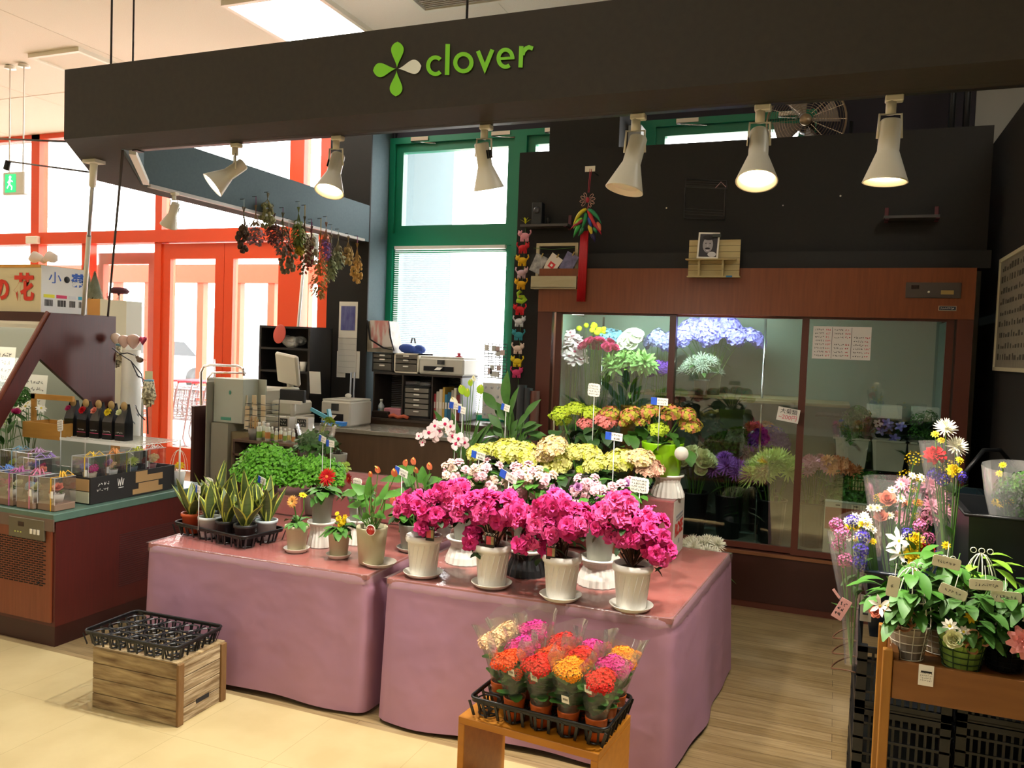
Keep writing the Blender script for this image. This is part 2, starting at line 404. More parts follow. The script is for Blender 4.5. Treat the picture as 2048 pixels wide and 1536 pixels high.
# black partition above and beside the flower fridge
struct('partition',MB().box(-2.108,.77,5.30,5.36,2.19,2.905),M['part'])
struct('trim_2',MB().box(-1.96,.78,5.20,5.36,2.09,2.19),mat('black_trim','131211',.6))
struct('wall_left_of_fridge',MB().box(-2.12,-1.885,5.30,5.36,0,2.19),M['part'])
struct('partition_box',MB().box(-1.915,-1.42,5.36,5.9,2.8,3.26),M['part'])
struct('partition_side',MB().box(.85,.93,2.0,YW-.02,0,2.93),M['part'])
struct('wall_right',MB().box(1.9,2.0,YB,YW-.02,0,CZ),mat('grey_wall','8E8C86',.8))
mb=MB()
for q in(.60,.68):mb.tube([(q,5.75,2.6),(q,5.75,CZ)],.02,8)
struct('trim_3',mb,M['darkmetal'])

# ------------------------------------------------------------ entrance front (red)
r_=M['red'];Y0,Y1=YF-.06,YF+.06
def X_(px,py=480):return oy(px,py,YF).x
fr=MB()
fr.box(XL,-4.93,Y0-.03,Y1+.03,2.60,2.74)
struct('trim_4',fr,r_)
mb=MB();xs=[X_(79,380),X_(325,430),X_(604,330)]
mb.box(xs[0]-.07,xs[0]+.07,Y0,Y1,0,CZ);mb.box(xs[1]-.05,xs[1]+.05,Y0,Y1,0,CZ);mb.box(xs[2]-.11,xs[2]+.07,Y0,Y1,0,CZ)
mb.box(-5.06,-4.93,Y0,Y1,0,CZ);mb.box(xs[0]-2.3,xs[0]-2.16,Y0,Y1,0,CZ)
x=X_(174,540);mb.box(x-.02,x+.09,Y0,Y1,0,2.6)
struct('trim_5',mb,r_)
struct('trim_6',MB().box(XL,-4.93,Y0,Y1,CZ-.06,CZ),r_)
mb=MB();mb.box(XL,-4.93,YF,YF+.008,0,2.6);mb.box(XL,-4.93,YF,YF+.008,2.74,CZ-.06)
# door leaves in front of openings: glazing per bay
fixed=MB();fixed.box(XL,xs[1]-.1,YF,YF+.008,.05,2.6);fixed.box(XL,-5.06,YF,YF+.008,2.74,CZ-.06)
struct('window_4',fixed,M['glass'])
def door(n,xa,xb,st=.12):
    mb=MB();z0,z1=.02,2.585
    mb.box(xa,xa+st,Y0+.02,Y1-.02,z0,z1);mb.box(xb-st,xb,Y0+.02,Y1-.02,z0,z1)
    mb.box(xa+st,xb-st,Y0+.02,Y1-.02,z1-.17,z1);mb.box(xa+st,xb-st,Y0+.02,Y1-.02,z0,z0+.25)
    d=struct('door_%d'%n,mb,r_);MB().box(xa+st,xb-st,YF,YF+.006,z0+.25,z1-.17).build('pane',M['glass'],d)
    MB().tube([(xb-.05,Y0-.03,.9),(xb-.05,Y0-.03,1.3)],.012).build('door_handle',M['chrome'],d)
xm=X_(450,700)
door(1,xs[1]+.05,xm-.004);door(2,xm+.004,xs[2]-.12)
# side frame left of the doors (smaller glazed leaf seen behind)
mb=MB();xa,xb=X_(190,520),X_(304,520);z1=2.5
for q in((xa,xa+.09),(xb-.09,xb)):mb.box(*q,Y0+.1,Y1+.06,.02,z1)
mb.box(xa+.09,xb-.09,Y0+.1,Y1+.06,z1-.13,z1)
struct('door_3',mb,mat('red_dark','C23E22',.5))
# closer box and detector on the header
for i,(px,py)in enumerate(((65,480),)):
    c=oy(px,py,YF-.12);tag(MB().box(c.x-.1,c.x+.1,YF-.14,YF-.09,c.z-.045,c.z+.045,bev=.006).build('door_sensor',M['cream']),'small cream sensor box on the red header over the entrance','sensor')
# vestibule and outer front
YV=9.6
mb=MB()
for X in(-13,-10.6,-8.9,-7.6,-6.4):mb.box(X-.06,X+.06,YV,YV+.1,0,2.35)
mb.box(-14,-5.1,YV-.02,YV+.12,2.35,2.62)
for X in(-9.95,-8.2,-7.0,-5.9,-5.2):mb.box(X-.05,X+.05,YV,YV+.1,0,2.35)
struct('trim_7',mb,mat('red_outer','E0553A',.5))
struct('floor_vestibule',MB().box(XL,-3,YF,YV+2,-.05,0),mat('vest_floor','C9C2B4',.6))
struct('ground',MB().box(-40,10,YV+2,40,-.08,-.02),mat('asphalt_pale','A8A49C',.9))

# ------------------------------------------------------------ hanging sign beam
ZB,ZT=2.36,2.65;BY=2.51
t=thing('hanging_sign_beam','long black hanging beam with green and white shop lettering over the flower corner','sign beam',(-1.2,BY,ZB))
xo,xi,th=-3.076,-2.96,.19
XE=1.9
front=MB();front.prism([(xo,BY),(XE,BY),(XE,BY+th),(xi,BY+th)],ZB,ZT)
front.build('front_panel',M['black'],t)
ch=MB();ch.prism([(xo,BY),(xi,BY+th),(-3.55,3.38),(-3.715,3.23)],ZB,ZT);ch.build('corner_panel',M['black'],t)
sd=MB();sd.prism([(-3.715,3.23),(-3.555,3.37),(-3.555,5.685),(-3.715,5.685)],ZB,ZT);sd.build('side_panel',M['black'],t)
MB().prism([(-2.965,BY+th+.002),(-2.955,BY+th+.008),(-3.545,3.385),(-3.552,3.375)],ZB-.0,ZT).build('corner_lining',M['slate'],t)
MB().box(-3.553,-3.547,3.385,5.685,ZB,ZT).build('side_lining',M['slate'],t)
def fp(px,py):q=oy(px,py,BY-.004);return q
sg=mat('sign_green','7FD81E',.4);sw=mat('sign_white','E9EDE2',.4)
def S_(u,v,d=.004):q=oy(740+u*.166,60+v*.166,BY-d);return q
def teardrop(u0,v0,u1,v1,hw):
    L=math.hypot(u1-u0,v1-v0);dx,dy=(u1-u0)/L,(v1-v0)/L;P_=[]
    us=[k/16 for k in range(17)]
    for k in us:w_=hw*sin(PI*min(1,k**1.9))**.72 if 0<k<1 else 0;P_.append((u0+dx*L*k-dy*w_,v0+dy*L*k+dx*w_))
    for k in us[-2:0:-1]:w_=hw*sin(PI*k**1.9)**.72;P_.append((u0+dx*L*k+dy*w_,v0+dy*L*k-dx*w_))
    return P_
def sign_poly(mb,P_):
    n=len(P_);A=[S_(u,v,.006)for u,v in P_]+[S_(u,v,.0005)for u,v in P_]
    mb.add(A,[tuple(range(n))[::-1],tuple(range(n,2*n))]+[(i,(i+1)%n,n+(i+1)%n,n+i)for i in range(n)])
for(p,mt)in(((325,455,332,140,76),sg),((312,466,36,490,86),sg),((321,490,310,800,76),sg),((338,468,618,432,86),sw)):
    mb=MB();sign_poly(mb,teardrop(*p));mb.build('clover_petal',mt,t)
def ribbon_(P_,w_,closed=False):
    """stroke of a letter as a mitred band"""
    n=len(P_);L_,R_=[],[]
    for i in range(n):
        a=P_[(i-1)%n]if closed or i else None;b=P_[(i+1)%n]if closed or i<n-1 else None;c=P_[i]
        d1=Vector((c[0]-a[0],c[1]-a[1])).normalized()if a else None;d2=Vector((b[0]-c[0],b[1]-c[1])).normalized()if b else None
        if d1 is None:d1=d2
        if d2 is None:d2=d1
        m_=(d1+d2).normalized();nn=Vector((-m_.y,m_.x));k=w_/2/max(.35,nn.dot(Vector((-d1.y,d1.x))));L_.append((c[0]+nn.x*k,c[1]+nn.y*k));R_.append((c[0]-nn.x*k,c[1]-nn.y*k))
    return L_,R_
def letter(mb,P_,w_,closed=False):
    L_,R_=ribbon_(P_,w_,closed);n=len(P_);A=[S_(*q,.006)for q in L_]+[S_(*q,.006)for q in R_]+[S_(*q,.0005)for q in L_]+[S_(*q,.0005)for q in R_];F=[]
    for i in range(n if closed else n-1):j=(i+1)%n;F+=[(i,n+i,n+j,j),(i,j,2*n+j,2*n+i),(n+i,3*n+i,3*n+j,n+j)]
    mb.add(A,F)
def arc(cx,cy,rx,ry,a0,a1,n=26):return[(cx+rx*cos(R(a0+(a1-a0)*k/n)),cy-ry*sin(R(a0+(a1-a0)*k/n)))for k in range(n+1)]
for nm,strokes in(('c',[(arc(788,430,88,100,48,312),48,0)]),('l',[([(937,168),(928,542)],54,0)]),('o',[(arc(1125,393,98,103,0,360)[:-1],50,1)]),('v',[([(1300,252),(1383,462),(1475,236)],50,0)]),
                    ('e',[(arc(1632,340,84,103,-3,305),48,0),([(1556,346),(1741,334)],34,0)]),('r',[([(1824,193),(1813,452)],52,0),([(1838,300),(1850,255),(1880,222),(1915,207),(1962,224)],50,0)])):
    mb=MB()
    for P_,w_,cl in strokes:letter(mb,P_,w_,bool(cl))
    mb.build('letter',sg,t)['label']='green letter '+nm
# suspension rods and stay wires
rod=mat('rod_dark','3A3434',.5)
for px,yy,lb in((222,BY+.06,'front'),(266,BY+.5,'rear')):
    q=oy(px,125,yy)if lb=='front' else oy(px,122,yy)
    X=q.x if lb=='front' else-3.3
    if lb=='rear':yy=2.95;X=oy(266,110,yy).x
    tag(MB().tube([(X,yy,ZT),(X,yy,CZ)],.0045,6).build('suspension_rod',rod),'thin dark %s suspension rod over the left end of the sign beam'%lb,'rod')
q=oy(934,30,BY+.1);tag(MB().tube([(q.x,BY+.1,ZT),(q.x,BY+.1,CZ)],.0045).build('suspension_rod',rod),'thin dark suspension rod above the lettering of the sign beam','rod')
# ------------------------------------------------------------ flower and plant kit
M['leafg']=mat('leaf_green','2F5A1C',.55,noise=(30,.6),c2='416F24')
M['leafd']=mat('leaf_dark','1F3F1A',.5,noise=(30,.6),c2='2B4F1F')
M['leafl']=mat('leaf_lime','6FA02A',.5,noise=(30,.6),c2='8FBF3A')
M['leafm']=mat('leaf_mid','356B1E',.5,noise=(25,.6),c2='4C8428')
M['stem']=mat('stem_green','4E7A2C',.6)
M['soil']=mat('potting_soil','2A1D14',.95,bump=(60,.8))
M['paper']=mat('white_paper','F3F0E6',.8)
M['ink']=mat('black_ink','1E1E22',.8)
M['clear']=glass('clear_film',refl=.06,rough=.12,milk=.05)
M['case']=glass('clear_case',refl=.045,rough=.06,milk=.012)
def fm(hexc,c2=None):return mat('petal_'+hexc+(c2 or ''),hexc,.65,noise=(45,.7),c2=c2 or hexc,spec=.2)
HEADS={}
def keep(key,mb,mats,smooth=True):
    me=bpy.data.meshes.new(key);me.from_pydata([tuple(v)for v in mb.v],[],mb.f)
    for m_ in(mats if isinstance(mats,(list,tuple))else[mats]):me.materials.append(m_)
    me.polygons.foreach_set('material_index',mb.mi);me.polygons.foreach_set('use_smooth',mb.sm);me.update();HEADS[key]=me;return me
wide=lambda t:min(1,.35+1.5*t)*(1 if t<.85 else(1-(t-.85)*4))
narrow=lambda t:min(1,.3+1.4*t)*(1 if t<.8 else(1-(t-.8)*4.4))
def rosette(key,layers,L,W,e0,e1,mats,shape=wide,bend=.2,wave=0,n=3,seed=1,jit=.1,shrink=.5,center=None,fold=.2):
    """petals in rings; unit radius about 1, axis +z"""
    r=random.Random(seed);mb=MB()
    for i,k in enumerate(layers):
        t=i/max(1,len(layers)-1);e=e0+(e1-e0)*t;l_=L*(1-shrink*t)
        for j in range(k):
            a=2*PI*(j+.5*(i%2))/k+r.uniform(-jit,jit);ee=e+r.uniform(-jit,jit)*.8
            d=Vector((cos(a)*cos(ee),sin(a)*cos(ee),sin(ee)));up=Vector((-cos(a)*sin(ee),-sin(a)*sin(ee),cos(ee)))
            mb.leaf((cos(a)*.04,sin(a)*.04,.02*i),d,l_,W*(1-.35*t),up=up,bend=bend,n=n,shape=shape,wave=wave,fold=fold)
    if center is not None:
        mb.m=1;mb.ball((0,0,center[1]),center[0],(1,1,.5),8,4)
    return keep(key,mb,mats)
def dome(key,nf,rs,hz,mats,fl=.16,seed=1,petals=4,cup=.25,lower=-.15,mix=False):
    """flower cluster: a dome of small four petalled florets"""
    r=random.Random(seed);mb=MB();ga=PI*(3-5**.5)
    for i in range(nf):
        z=1-(i+.5)/nf*(1-lower);rr=math.sqrt(max(0,1-z*z));a=i*ga
        nrm=Vector((rr*cos(a),rr*sin(a),z));c=Vector((nrm.x*rs,nrm.y*rs,nrm.z*hz))*r.uniform(.8,1.1)
        nrm=Vector((nrm.x/rs,nrm.y/rs,nrm.z/hz)).normalized();nrm=(nrm+Vector((r.uniform(-.4,.4),r.uniform(-.4,.4),r.uniform(-.3,.3)))).normalized();u=nrm.orthogonal().normalized();v=nrm.cross(u);a0=r.uniform(0,PI)
        mb.m=(i*7%3==0)*1 if mix else 0
        for p in range(petals):
            b=a0+2*PI*p/petals;d=u*cos(b)+v*sin(b);sd=nrm.cross(d)
            s_=fl*r.uniform(.85,1.15);q=c+nrm*.01
            mb.add([q,q+d*s_*.6+sd*s_*.5+nrm*s_*cup*.6,q+d*s_*1.1+nrm*s_*cup*.5,q+d*s_*.6-sd*s_*.5+nrm*s_*cup*.6],[(0,3,2,1)])
    return keep(key,mb,mats)
rosette('azalea',[6,6,5,3],1.0,.85,R(15),R(75),fm('E2428E','D0307A'),wave=.16,bend=.35,seed=2,jit=.25,shrink=.4)
rosette('azalea2',[6,6,4],1.0,.9,R(25),R(80),fm('E44A92','EC64A2'),wave=.2,bend=.3,seed=5,jit=.3,shrink=.35)
rosette('balsam',[6,6,4,3],.95,.7,R(5),R(75),fm('EBC6CB','E2AEBB'),wave=.1,bend=.35,seed=3,jit=.2)
rosette('balsamw',[6,6,4,3],.95,.7,R(5),R(75),fm('F0D2CB','E9D3B5'),wave=.1,bend=.35,seed=4,jit=.2)
rosette('mum_lime',[16,16,14,12,10,6],1,.16,R(-15),R(85),fm('D9E890','C8DC6E'),shape=narrow,bend=-.25,seed=6,shrink=.4)
rosette('mum_white',[16,16,14,12,8],1,.17,R(-5),R(85),fm('F2EFDA'),shape=narrow,bend=-.2,seed=7,shrink=.4)
rosette('mum_purple',[14,14,12,10,6],1,.2,R(-10),R(85),fm('A56BC8','8E52B4'),shape=narrow,bend=-.1,seed=8,shrink=.4)
rosette('mum_pink',[12,12,10,8],1,.26,R(0),R(80),fm('E9A8BC','DE8FAA'),shape=narrow,bend=0,seed=9,shrink=.45)
rosette('mum_orange',[12,10,8],1,.28,R(0),R(80),fm('E8A070','DC8A58'),shape=narrow,bend=0,seed=10,shrink=.45)
rosette('rose_pink',[5,5,5,4,3],.8,.95,R(20),R(82),fm('C93B73','B52E62'),bend=-.35,seed=11,shrink=.45)
rosette('rose_cream',[5,5,5,4,3],.85,.95,R(20),R(82),fm('EFEBC4','DDE0A0'),bend=-.35,seed=12,shrink=.45)
rosette('rose_lilac',[5,5,5,3],.85,.95,R(20),R(82),fm('D8A8D0','C48CC0'),bend=-.35,seed=13,shrink=.45)
rosette('rose_peach',[6,6,5,3],.9,.8,R(15),R(80),fm('E8957A','DB7C66'),bend=-.2,seed=14,shrink=.45)
rosette('carnation_red',[10,10,8,6],.95,.5,R(5),R(80),fm('D0141C','B80E16'),wave=.25,bend=.1,seed=15)
rosette('carnation_yellow',[10,10,8,6],.95,.5,R(5),R(80),fm('F0D62A','E4C41A'),wave=.25,bend=.1,seed=15)
rosette('carnation_peach',[10,10,8,6],.95,.45,R(5),R(80),fm('F0A59C','E68F8A'),wave=.25,bend=.1,seed=15)
rosette('gerbera_red',[20,18,14],1,.2,R(4),R(30),[fm('B8171A','9E1014'),fm('C86A3A')],shape=narrow,bend=.1,seed=16,shrink=.35,center=(.2,.1))
rosette('gerbera_yellow',[20,18,14],1,.2,R(4),R(30),[fm('F0C56A','E89A5A'),fm('5A4A20')],shape=narrow,bend=.1,seed=17,shrink=.35,center=(.16,.1))
rosette('daisy_white',[9,6],1,.42,R(10),R(45),[fm('F3EFDF'),fm('D8C23A')],shape=narrow,seed=18,center=(.25,.1))
rosette('daisy_yellow',[9,7],1,.42,R(10),R(50),[fm('F0D22A','E6BE14'),fm('C9A010')],shape=narrow,seed=19,center=(.25,.12))
rosette('lily_white',[6],1,.36,R(35),R(35),[fm('F4F1E4'),fm('D8C23A')],shape=narrow,bend=.3,seed=20,center=(.1,.1))
rosette('orchid_pale',[3,3],1,.7,R(8),R(25),[fm('E9D3DA','D8B8C6'),fm('B0305E')],bend=.1,seed=21,shrink=.05,center=(.22,.12),fold=.1)
rosette('phalaenopsis',[3,2],1,1.15,R(6),R(14),[fm('F4E3E2','EFD3D8'),fm('C02858')],bend=.12,seed=22,shrink=-.1,center=(.26,.14),fold=.08)
rosette('vanda_purple',[5,5],1,.55,R(10),R(40),fm('9A8FE0','857ACB'),bend=.1,seed=23)
rosette('green_rosette',[7,6,5],1,.32,R(10),R(70),fm('6FA84A','B5CF8A'),shape=None,bend=.25,seed=24,shrink=.3)
rosette('silver_tuft',[12,10,8],1,.08,R(10),R(75),fm('A8B4A4','C9CFC4'),shape=narrow,bend=.1,seed=25,n=2)
dome('hyd_yellow',105,.95,.45,[fm('EFE99C','E2E07A'),fm('C4C84A')],.2,1,cup=.45,mix=True)
dome('hyd_cream',105,.95,.45,[fm('EBD9A0','E9C9A8'),fm('D8C078')],.2,2,cup=.45,mix=True)
dome('hyd_peach',105,.95,.45,[fm('E8C4A0','DDB0A0'),fm('D09A84')],.2,3,cup=.45,mix=True)
dome('hyd_green',60,.85,.5,fm('BFD23F','A9C62F'),.19,4,cup=.1)
dome('hyd_coral',60,.85,.55,fm('EE8E86','E67A7A'),.19,5,cup=.1)
dome('hyd_greenred',60,.85,.5,[fm('A9B838','C7A848'),fm('DE8A62','D07A5E')],.19,6,cup=.1,mix=True)
dome('hyd_blue',60,.8,.7,fm('8FC0DC','7AAFD4'),.18,7)
dome('hyd_lilac',60,.8,.7,fm('A0A0DC','9088CC'),.18,8)
dome('purple_mass',60,.85,.6,fm('A598F0','8A7EE0'),.2,9,cup=.5)
dome('violet_mass',50,.85,.6,fm('7A3FB8','652DA4'),.2,10,cup=.5)
dome('kal_orange',60,1,.4,fm('E8541A','DA3E10'),.17,11,cup=.5)
dome('kal_red',60,.9,.4,fm('D42418','BE1A14'),.17,12,cup=.5)
dome('kal_amber',60,.9,.4,fm('F29A12','E88408'),.17,13,cup=.5)
dome('kal_pink',60,.9,.4,fm('D8318F','C42680'),.17,14,cup=.5)
dome('kal_peach',60,.9,.4,fm('E8B09A','DCC08A'),.17,15,cup=.5)
dome('statice',40,.8,.9,fm('5A48C0','4A3AA8'),.2,16,cup=.6)
dome('statice_pink',40,.8,.9,fm('D878A8','C868A0'),.2,17,cup=.6)
dome('yellow_spray',46,.9,.6,fm('E8C81A','D8B010'),.1,18)
dome('green_fluff',60,.9,.8,M['leafm'],.16,19,cup=.8)
mb=MB()
for i in range(6):mb.lathe([(.06,0),(.08,.5),(.2,.8),(.42,1.05)],10,(0,0,0),cap0=False,cap1=False,X=Matrix.Rotation(R(60*i),4,'Z')@Matrix.Rotation(R(18+6*(i%3)),4,'Y'))
keep('calla',mb,fm('F5F3E6'))
mb=MB().ball((0,0,0),1,(1,1,1),8,6);keep('ball_yellow',mb,fm('D6DE2A'))
mb=MB()
for i in range(4):mb.leaf((0,0,0),(cos(i*1.57),sin(i*1.57),.5),1.2,.7,bend=.4,n=3)
keep('leaf_four',mb,M['leafm'])

heart=lambda u:(max(0,1-u)**.62)*min(1,.45+u*5)
lance=lambda u:max(0,sin(PI*min(1,u*.97+.03)))**1.1
def head(parent,key,p,rad,nrm=(0,0,1),spin=0,name='bloom',r=None):
    """one bloom as a part; p is local to the thing"""
    o=bpy.data.objects.new(name,HEADS[key]);col.objects.link(o);o.parent=parent;o.location=p
    q=Vector(nrm).normalized().to_track_quat('Z','Y');o.rotation_euler=(q@Euler((0,0,spin)).to_quaternion()).to_euler();o.scale=(rad,)*3
    return o
def stems(mb,base,tops,r=.002,n=4,sag=.02):
    b=Vector(base)
    for t in tops:
        t=Vector(t);mid=b.lerp(t,.55)+Vector((0,0,sag));mb.tube([b,mid,t],r,n,cap=False)
def leaves(mb,c,k,L,W,rad,z0,z1,rn,el=(-.2,.6),bend=.35,n=4,shape=None,edge=None,wave=0):
    """k leaves standing out from an upright axis through c"""
    for i in range(k):
        a=rn.uniform(0,2*PI);e=rn.uniform(*el);z=rn.uniform(z0,z1);rr=rn.uniform(0,rad)
        d=(cos(a)*cos(e),sin(a)*cos(e),sin(e));l_=L*rn.uniform(.7,1.15)
        mb.leaf((c[0]+cos(a)*rr,c[1]+sin(a)*rr,c[2]+z),d,l_,W*l_/L,bend=bend,n=n,shape=shape,edge=edge,wave=wave)
def pot(t,style,rt,rb,h,mt,z=0,lip=.008,n=24,soil=True):
    mb=MB()
    if style=='swirl':prof=[(rb,0),(rb*1.02,.004),(rt*.96,h*.83),(rt*1.08,h*.84),(rt*1.12,h*.9),(rt*1.08,h*.985),(rt*1.0,h),(rt*.93,h*.97),(rt*.88,h*.8)]
    elif style=='lip':prof=[(rb,0),(rt*.95,h*.84),(rt*1.06,h*.85),(rt*1.06,h*.99),(rt*.98,h),(rt*.92,h*.97),(rt*.88,h*.8)]
    else:prof=[(rb,0),(rt*.985,h*.92),(rt,h*.97),(rt*.99,h),(rt*.94,h),(rt*.9,h*.8)]
    mb.lathe([(a,b+z)for a,b in prof],n*(2 if style=='swirl' else 1),cap1=False)
    if style=='swirl':
        for j in range(18):
            a0=2*PI*j/18;pts=[]
            for i in range(6):
                q=i/5;rr=rb+(rt*.96-rb)*q*.98+.0006;a=a0+q*.35;pts.append((rr*cos(a),rr*sin(a),z+.01+q*(h*.8-.012)))
            mb.tube(pts,.0016,4)
    o=mb.build('pot',mt,t,world=False)
    if soil:MB().lathe([(rt*.93,z+h*.86),(rt*.45,z+h*.89),(.001,z+h*.9)],16,cap0=True,cap1=False).build('soil',M['soil'],t,world=False)
    return o
def saucer(loc,r,label,mt=None,h=.018):
    mb=MB().lathe([(r*.78,0),(r*.98,h*.85),(r,h),(r*.96,h),(r*.76,h*.25),(.001,h*.25)],28,cap1=False)
    o=mb.build('pot_saucer',mt or M['white'],None,origin=False);o.location=loc;return tag(o,label,'saucer')
def fluted_stand(loc,rt,rb,h,mt,label):
    t=thing('pot_stand',label,'plant stand',loc)
    MB().lathe([(rb,0),(rb*.93,h*.25),(rt*.74,h*.65),(rt*.8,h*.86)],40,flute=.03).build('fluted_base',mt,t,world=False)
    MB().lathe([(rt*.8,h*.84),(rt,h*.92),(rt*1.02,h),(rt*.92,h),(rt*.7,h*.9),(.001,h*.9)],28,cap0=False,cap1=False).build('rim',mt if mt !=M['blackp']else M['white'],t,world=False)
    return t
def price_tag(p,hh,label,blue=True,big=False,tilt=0,face=(-.35,-1),w_=None,cat='price tag',ink2=None,seed=0,text=None):
    """card on a clear stick; p is the foot of the stick, hh its height"""
    t=thing('price_tag',label,cat,p);rn=random.Random(seed+int(p[0]*1000)%997)
    f=Vector((face[0],face[1],0)).normalized();rt=Vector((-f.y,f.x,0));up=Vector((0,0,1))*cos(tilt)+rt*sin(tilt)*.0;rr=rt*cos(tilt)-Vector((0,0,1))*sin(tilt);up=Vector((0,0,1))*cos(tilt)+rt*sin(tilt)
    wd=w_ or(.085 if big else .088);ht=.062 if big else .034
    MB().tube([(0,0,0),(0,0,hh)],.0022,5).build('stick',mat('clear_stick','C8CCC8',.2,spec=.8),t,world=False)
    c=Vector((0,0,hh+ht*.35))+f*.004
    def P(a,b,d=0):return c+rr*a+up*b+f*d
    mb=MB()
    if big:
        pts=[]
        for i in range(32):
            a=2*PI*i/32;x=cos(a);z=sin(a);k=1/max(abs(x),abs(z))*.5;k=min(k,.62);s_=1+.035*cos(i*PI)
            pts.append((x*k*wd*s_,z*k*ht*s_))
    else:pts=[(-wd/2,-ht/2),(wd/2,-ht/2),(wd/2,ht/2),(-wd/2,ht/2)]
    n=len(pts);mb.add([P(*q,.001)for q in pts]+[P(*q,-.001)for q in pts],[tuple(range(n))]+[tuple(range(n,2*n))[::-1]]+[(i,n+i,n+(i+1)%n,(i+1)%n)for i in range(n)])
    cd_=mb.build('card',M['paper'],t,world=False)
    if blue:
        k=wd*.36;MB().add([P(-wd/2,-ht/2,.002),P(-wd/2+k,-ht/2,.002),P(-wd/2+k,ht/2,.002),P(-wd/2,ht/2,.002)],[(0,1,2,3)]).build('blue_block',mat('blue_print','2455C8',.6),t,world=False)
    mb=MB();off=wd*.18 if blue else 0;ww=wd*(.56 if blue else .8)
    if text:
        for ln,(s_,yy,sz)in enumerate(text):put_text(mb,s_,P(off,yy*ht,.0022),sz*ht,rr,up,.0002)
    else:scribble(mb,P(off,0,.0022),ww,ht*.8,2 if not big else 4,rn,rr,up,.0006 if not big else .0008)
    mb.build('handwriting',M['ink'],t,world=False);return t
# ------------------------------------------------------------ flower fridge
FX0,FX1,FY0,FY1,FZ0,FZ1=-1.87,.705,5.138,5.93,.36,2.085
frg=thing('flower_fridge','large brown glass-fronted display fridge holding cut flowers','refrigerator',((FX0+FX1)/2,5.4,0))
br_,bu=M['brown'],mat('fridge_side','5E2E20',.45)
inn=mat('fridge_lining','74857C',.4)
mb=MB()
mb.box(FX0,FX0+.1,FY0,FY1,0,1.8);mb.box(FX1-.08,FX1,FY0,FY1,0,1.8);mb.box(FX0,FX1,FY1-.04,FY1,0,FZ1-.27)
mb.box(FX0+.1,FX1-.08,FY0+.02,FY1-.04,0,FZ0-.02)
mb.build('cabinet',bu,frg)
MB().box(FX0,FX1,FY0-.005,FY0+.055,1.798,2.085).box(FX0,FX1,FY0+.055,FY1,1.865,2.085).build('header',br_,frg)
MB().box(FX0+.1,FX1-.08,FY0+.015,FY0+.03,.04,FZ0-.02).build('kick_panel',mat('fridge_kick','3A1A14',.35),frg)
mb=MB();mb.box(FX0+.1,FX1-.08,FY1-.06,FY1-.045,FZ0,1.845);mb.box(FX0+.1,FX0+.112,FY0+.1,FY1-.06,FZ0,1.8);mb.box(FX1-.092,FX1-.08,FY0+.1,FY1-.06,FZ0,1.8)
mb.box(FX0+.112,FX1-.092,FY0+.1,FY1-.06,FZ0-.01,FZ0+.01);mb.box(FX0+.112,FX1-.092,FY0+.06,FY1-.06,1.845,1.86)
mb.build('lining',inn,frg)
MB().box(-1.65,-.4,FY0+.075,FY0+.105,1.815,1.835).build('strip_lamp',mat('fridge_lamp','FFFFFF',emis='E2FFF4',estr=60),frg)
mu=[(-.967,.024),(-.173,.032)]
edges=[FX0+.12,-.967,-.173,FX1-.09]
for i in range(3):
    x0,x1=edges[i]-(.02 if i else 0),edges[i+1]+(.02 if i<2 else 0);yy=FY0+.03+(.03 if i==1 else 0)
    mb=MB();a=.04
    mb.box(x0,x0+a,yy,yy+.025,FZ0-.005,1.805);mb.box(x1-a,x1,yy,yy+.025,FZ0-.005,1.805);mb.box(x0+a,x1-a,yy,yy+.025,1.785,1.805);mb.box(x0+a,x1-a,yy,yy+.025,FZ0-.005,FZ0+.03)
    d=mb.build('sliding_door',mat('fridge_door_frame','5A2C20',.35),frg)
    MB().box(x0+a,x1-a,yy+.01,yy+.016,FZ0+.03,1.785).build('glass_pane',glass('fridge_glass','F0F6F2',refl=.12,rough=.015),d)
    hx={0:x0+.015,1:x1-.018,2:x1-.018}[i]
    MB().box(hx-.01,hx+.012,yy-.008,yy,1.0,1.1,bev=.003).build('door_handle',M['chrome'],d)
# low sill rail with worn metal edge
MB().box(FX0+.1,FX1-.08,FY0+.005,FY0+.03,FZ0-.03,FZ0-.012).build('sill_rail',mat('worn_edge','8A5A3C',.3,metal=.3),frg)
# control panel and badge
a,b=oy(1812,565,FY0),oy(1921,597,FY0)
cp=MB().box(a.x,b.x,FY0-.012,FY0-.004,b.z,a.z,bev=.002).build('control_panel',mat('panel_grey','5C5450',.35,metal=.4),frg)
w_,h_=b.x-a.x,a.z-b.z
MB().box(a.x+w_*.1,a.x+w_*.24,FY0-.014,FY0-.011,a.z-h_*.42,a.z-h_*.18).build('display',mat('display_dark','2A1512',.2),cp)
MB().box(a.x+w_*.64,a.x+w_*.87,FY0-.014,FY0-.011,a.z-h_*.76,a.z-h_*.5).build('switch_block',mat('switch_gold','B09658',.4),cp)
MB().lathe([(.006,0),(.006,.01),(.004,.013)],10,X=Matrix.Translation((a.x+w_*.42,FY0-.012,a.z-h_*.62))@Matrix.Rotation(R(90),4,'X')).build('knob',M['cream'],cp)
a,b=oy(1877,612,FY0),oy(1912,622,FY0)
bd=MB().box(a.x,b.x,FY0-.012,FY0-.004,b.z,a.z).build('maker_badge',mat('badge_rim','C9BFA8',.3,metal=.5),frg)
MB().box(a.x+.003,b.x-.003,FY0-.0135,FY0-.012,b.z+.003,a.z-.003).build('plate',mat('badge_navy','2C3648',.4),bd)
mb=MB();scribble(mb,((a.x+b.x)/2,FY0-.0145,(a.z+b.z)/2),(b.x-a.x)*.8,(a.z-b.z)*.6,1,random.Random(3),t=.001);mb.build('lettering',M['paper'],bd)
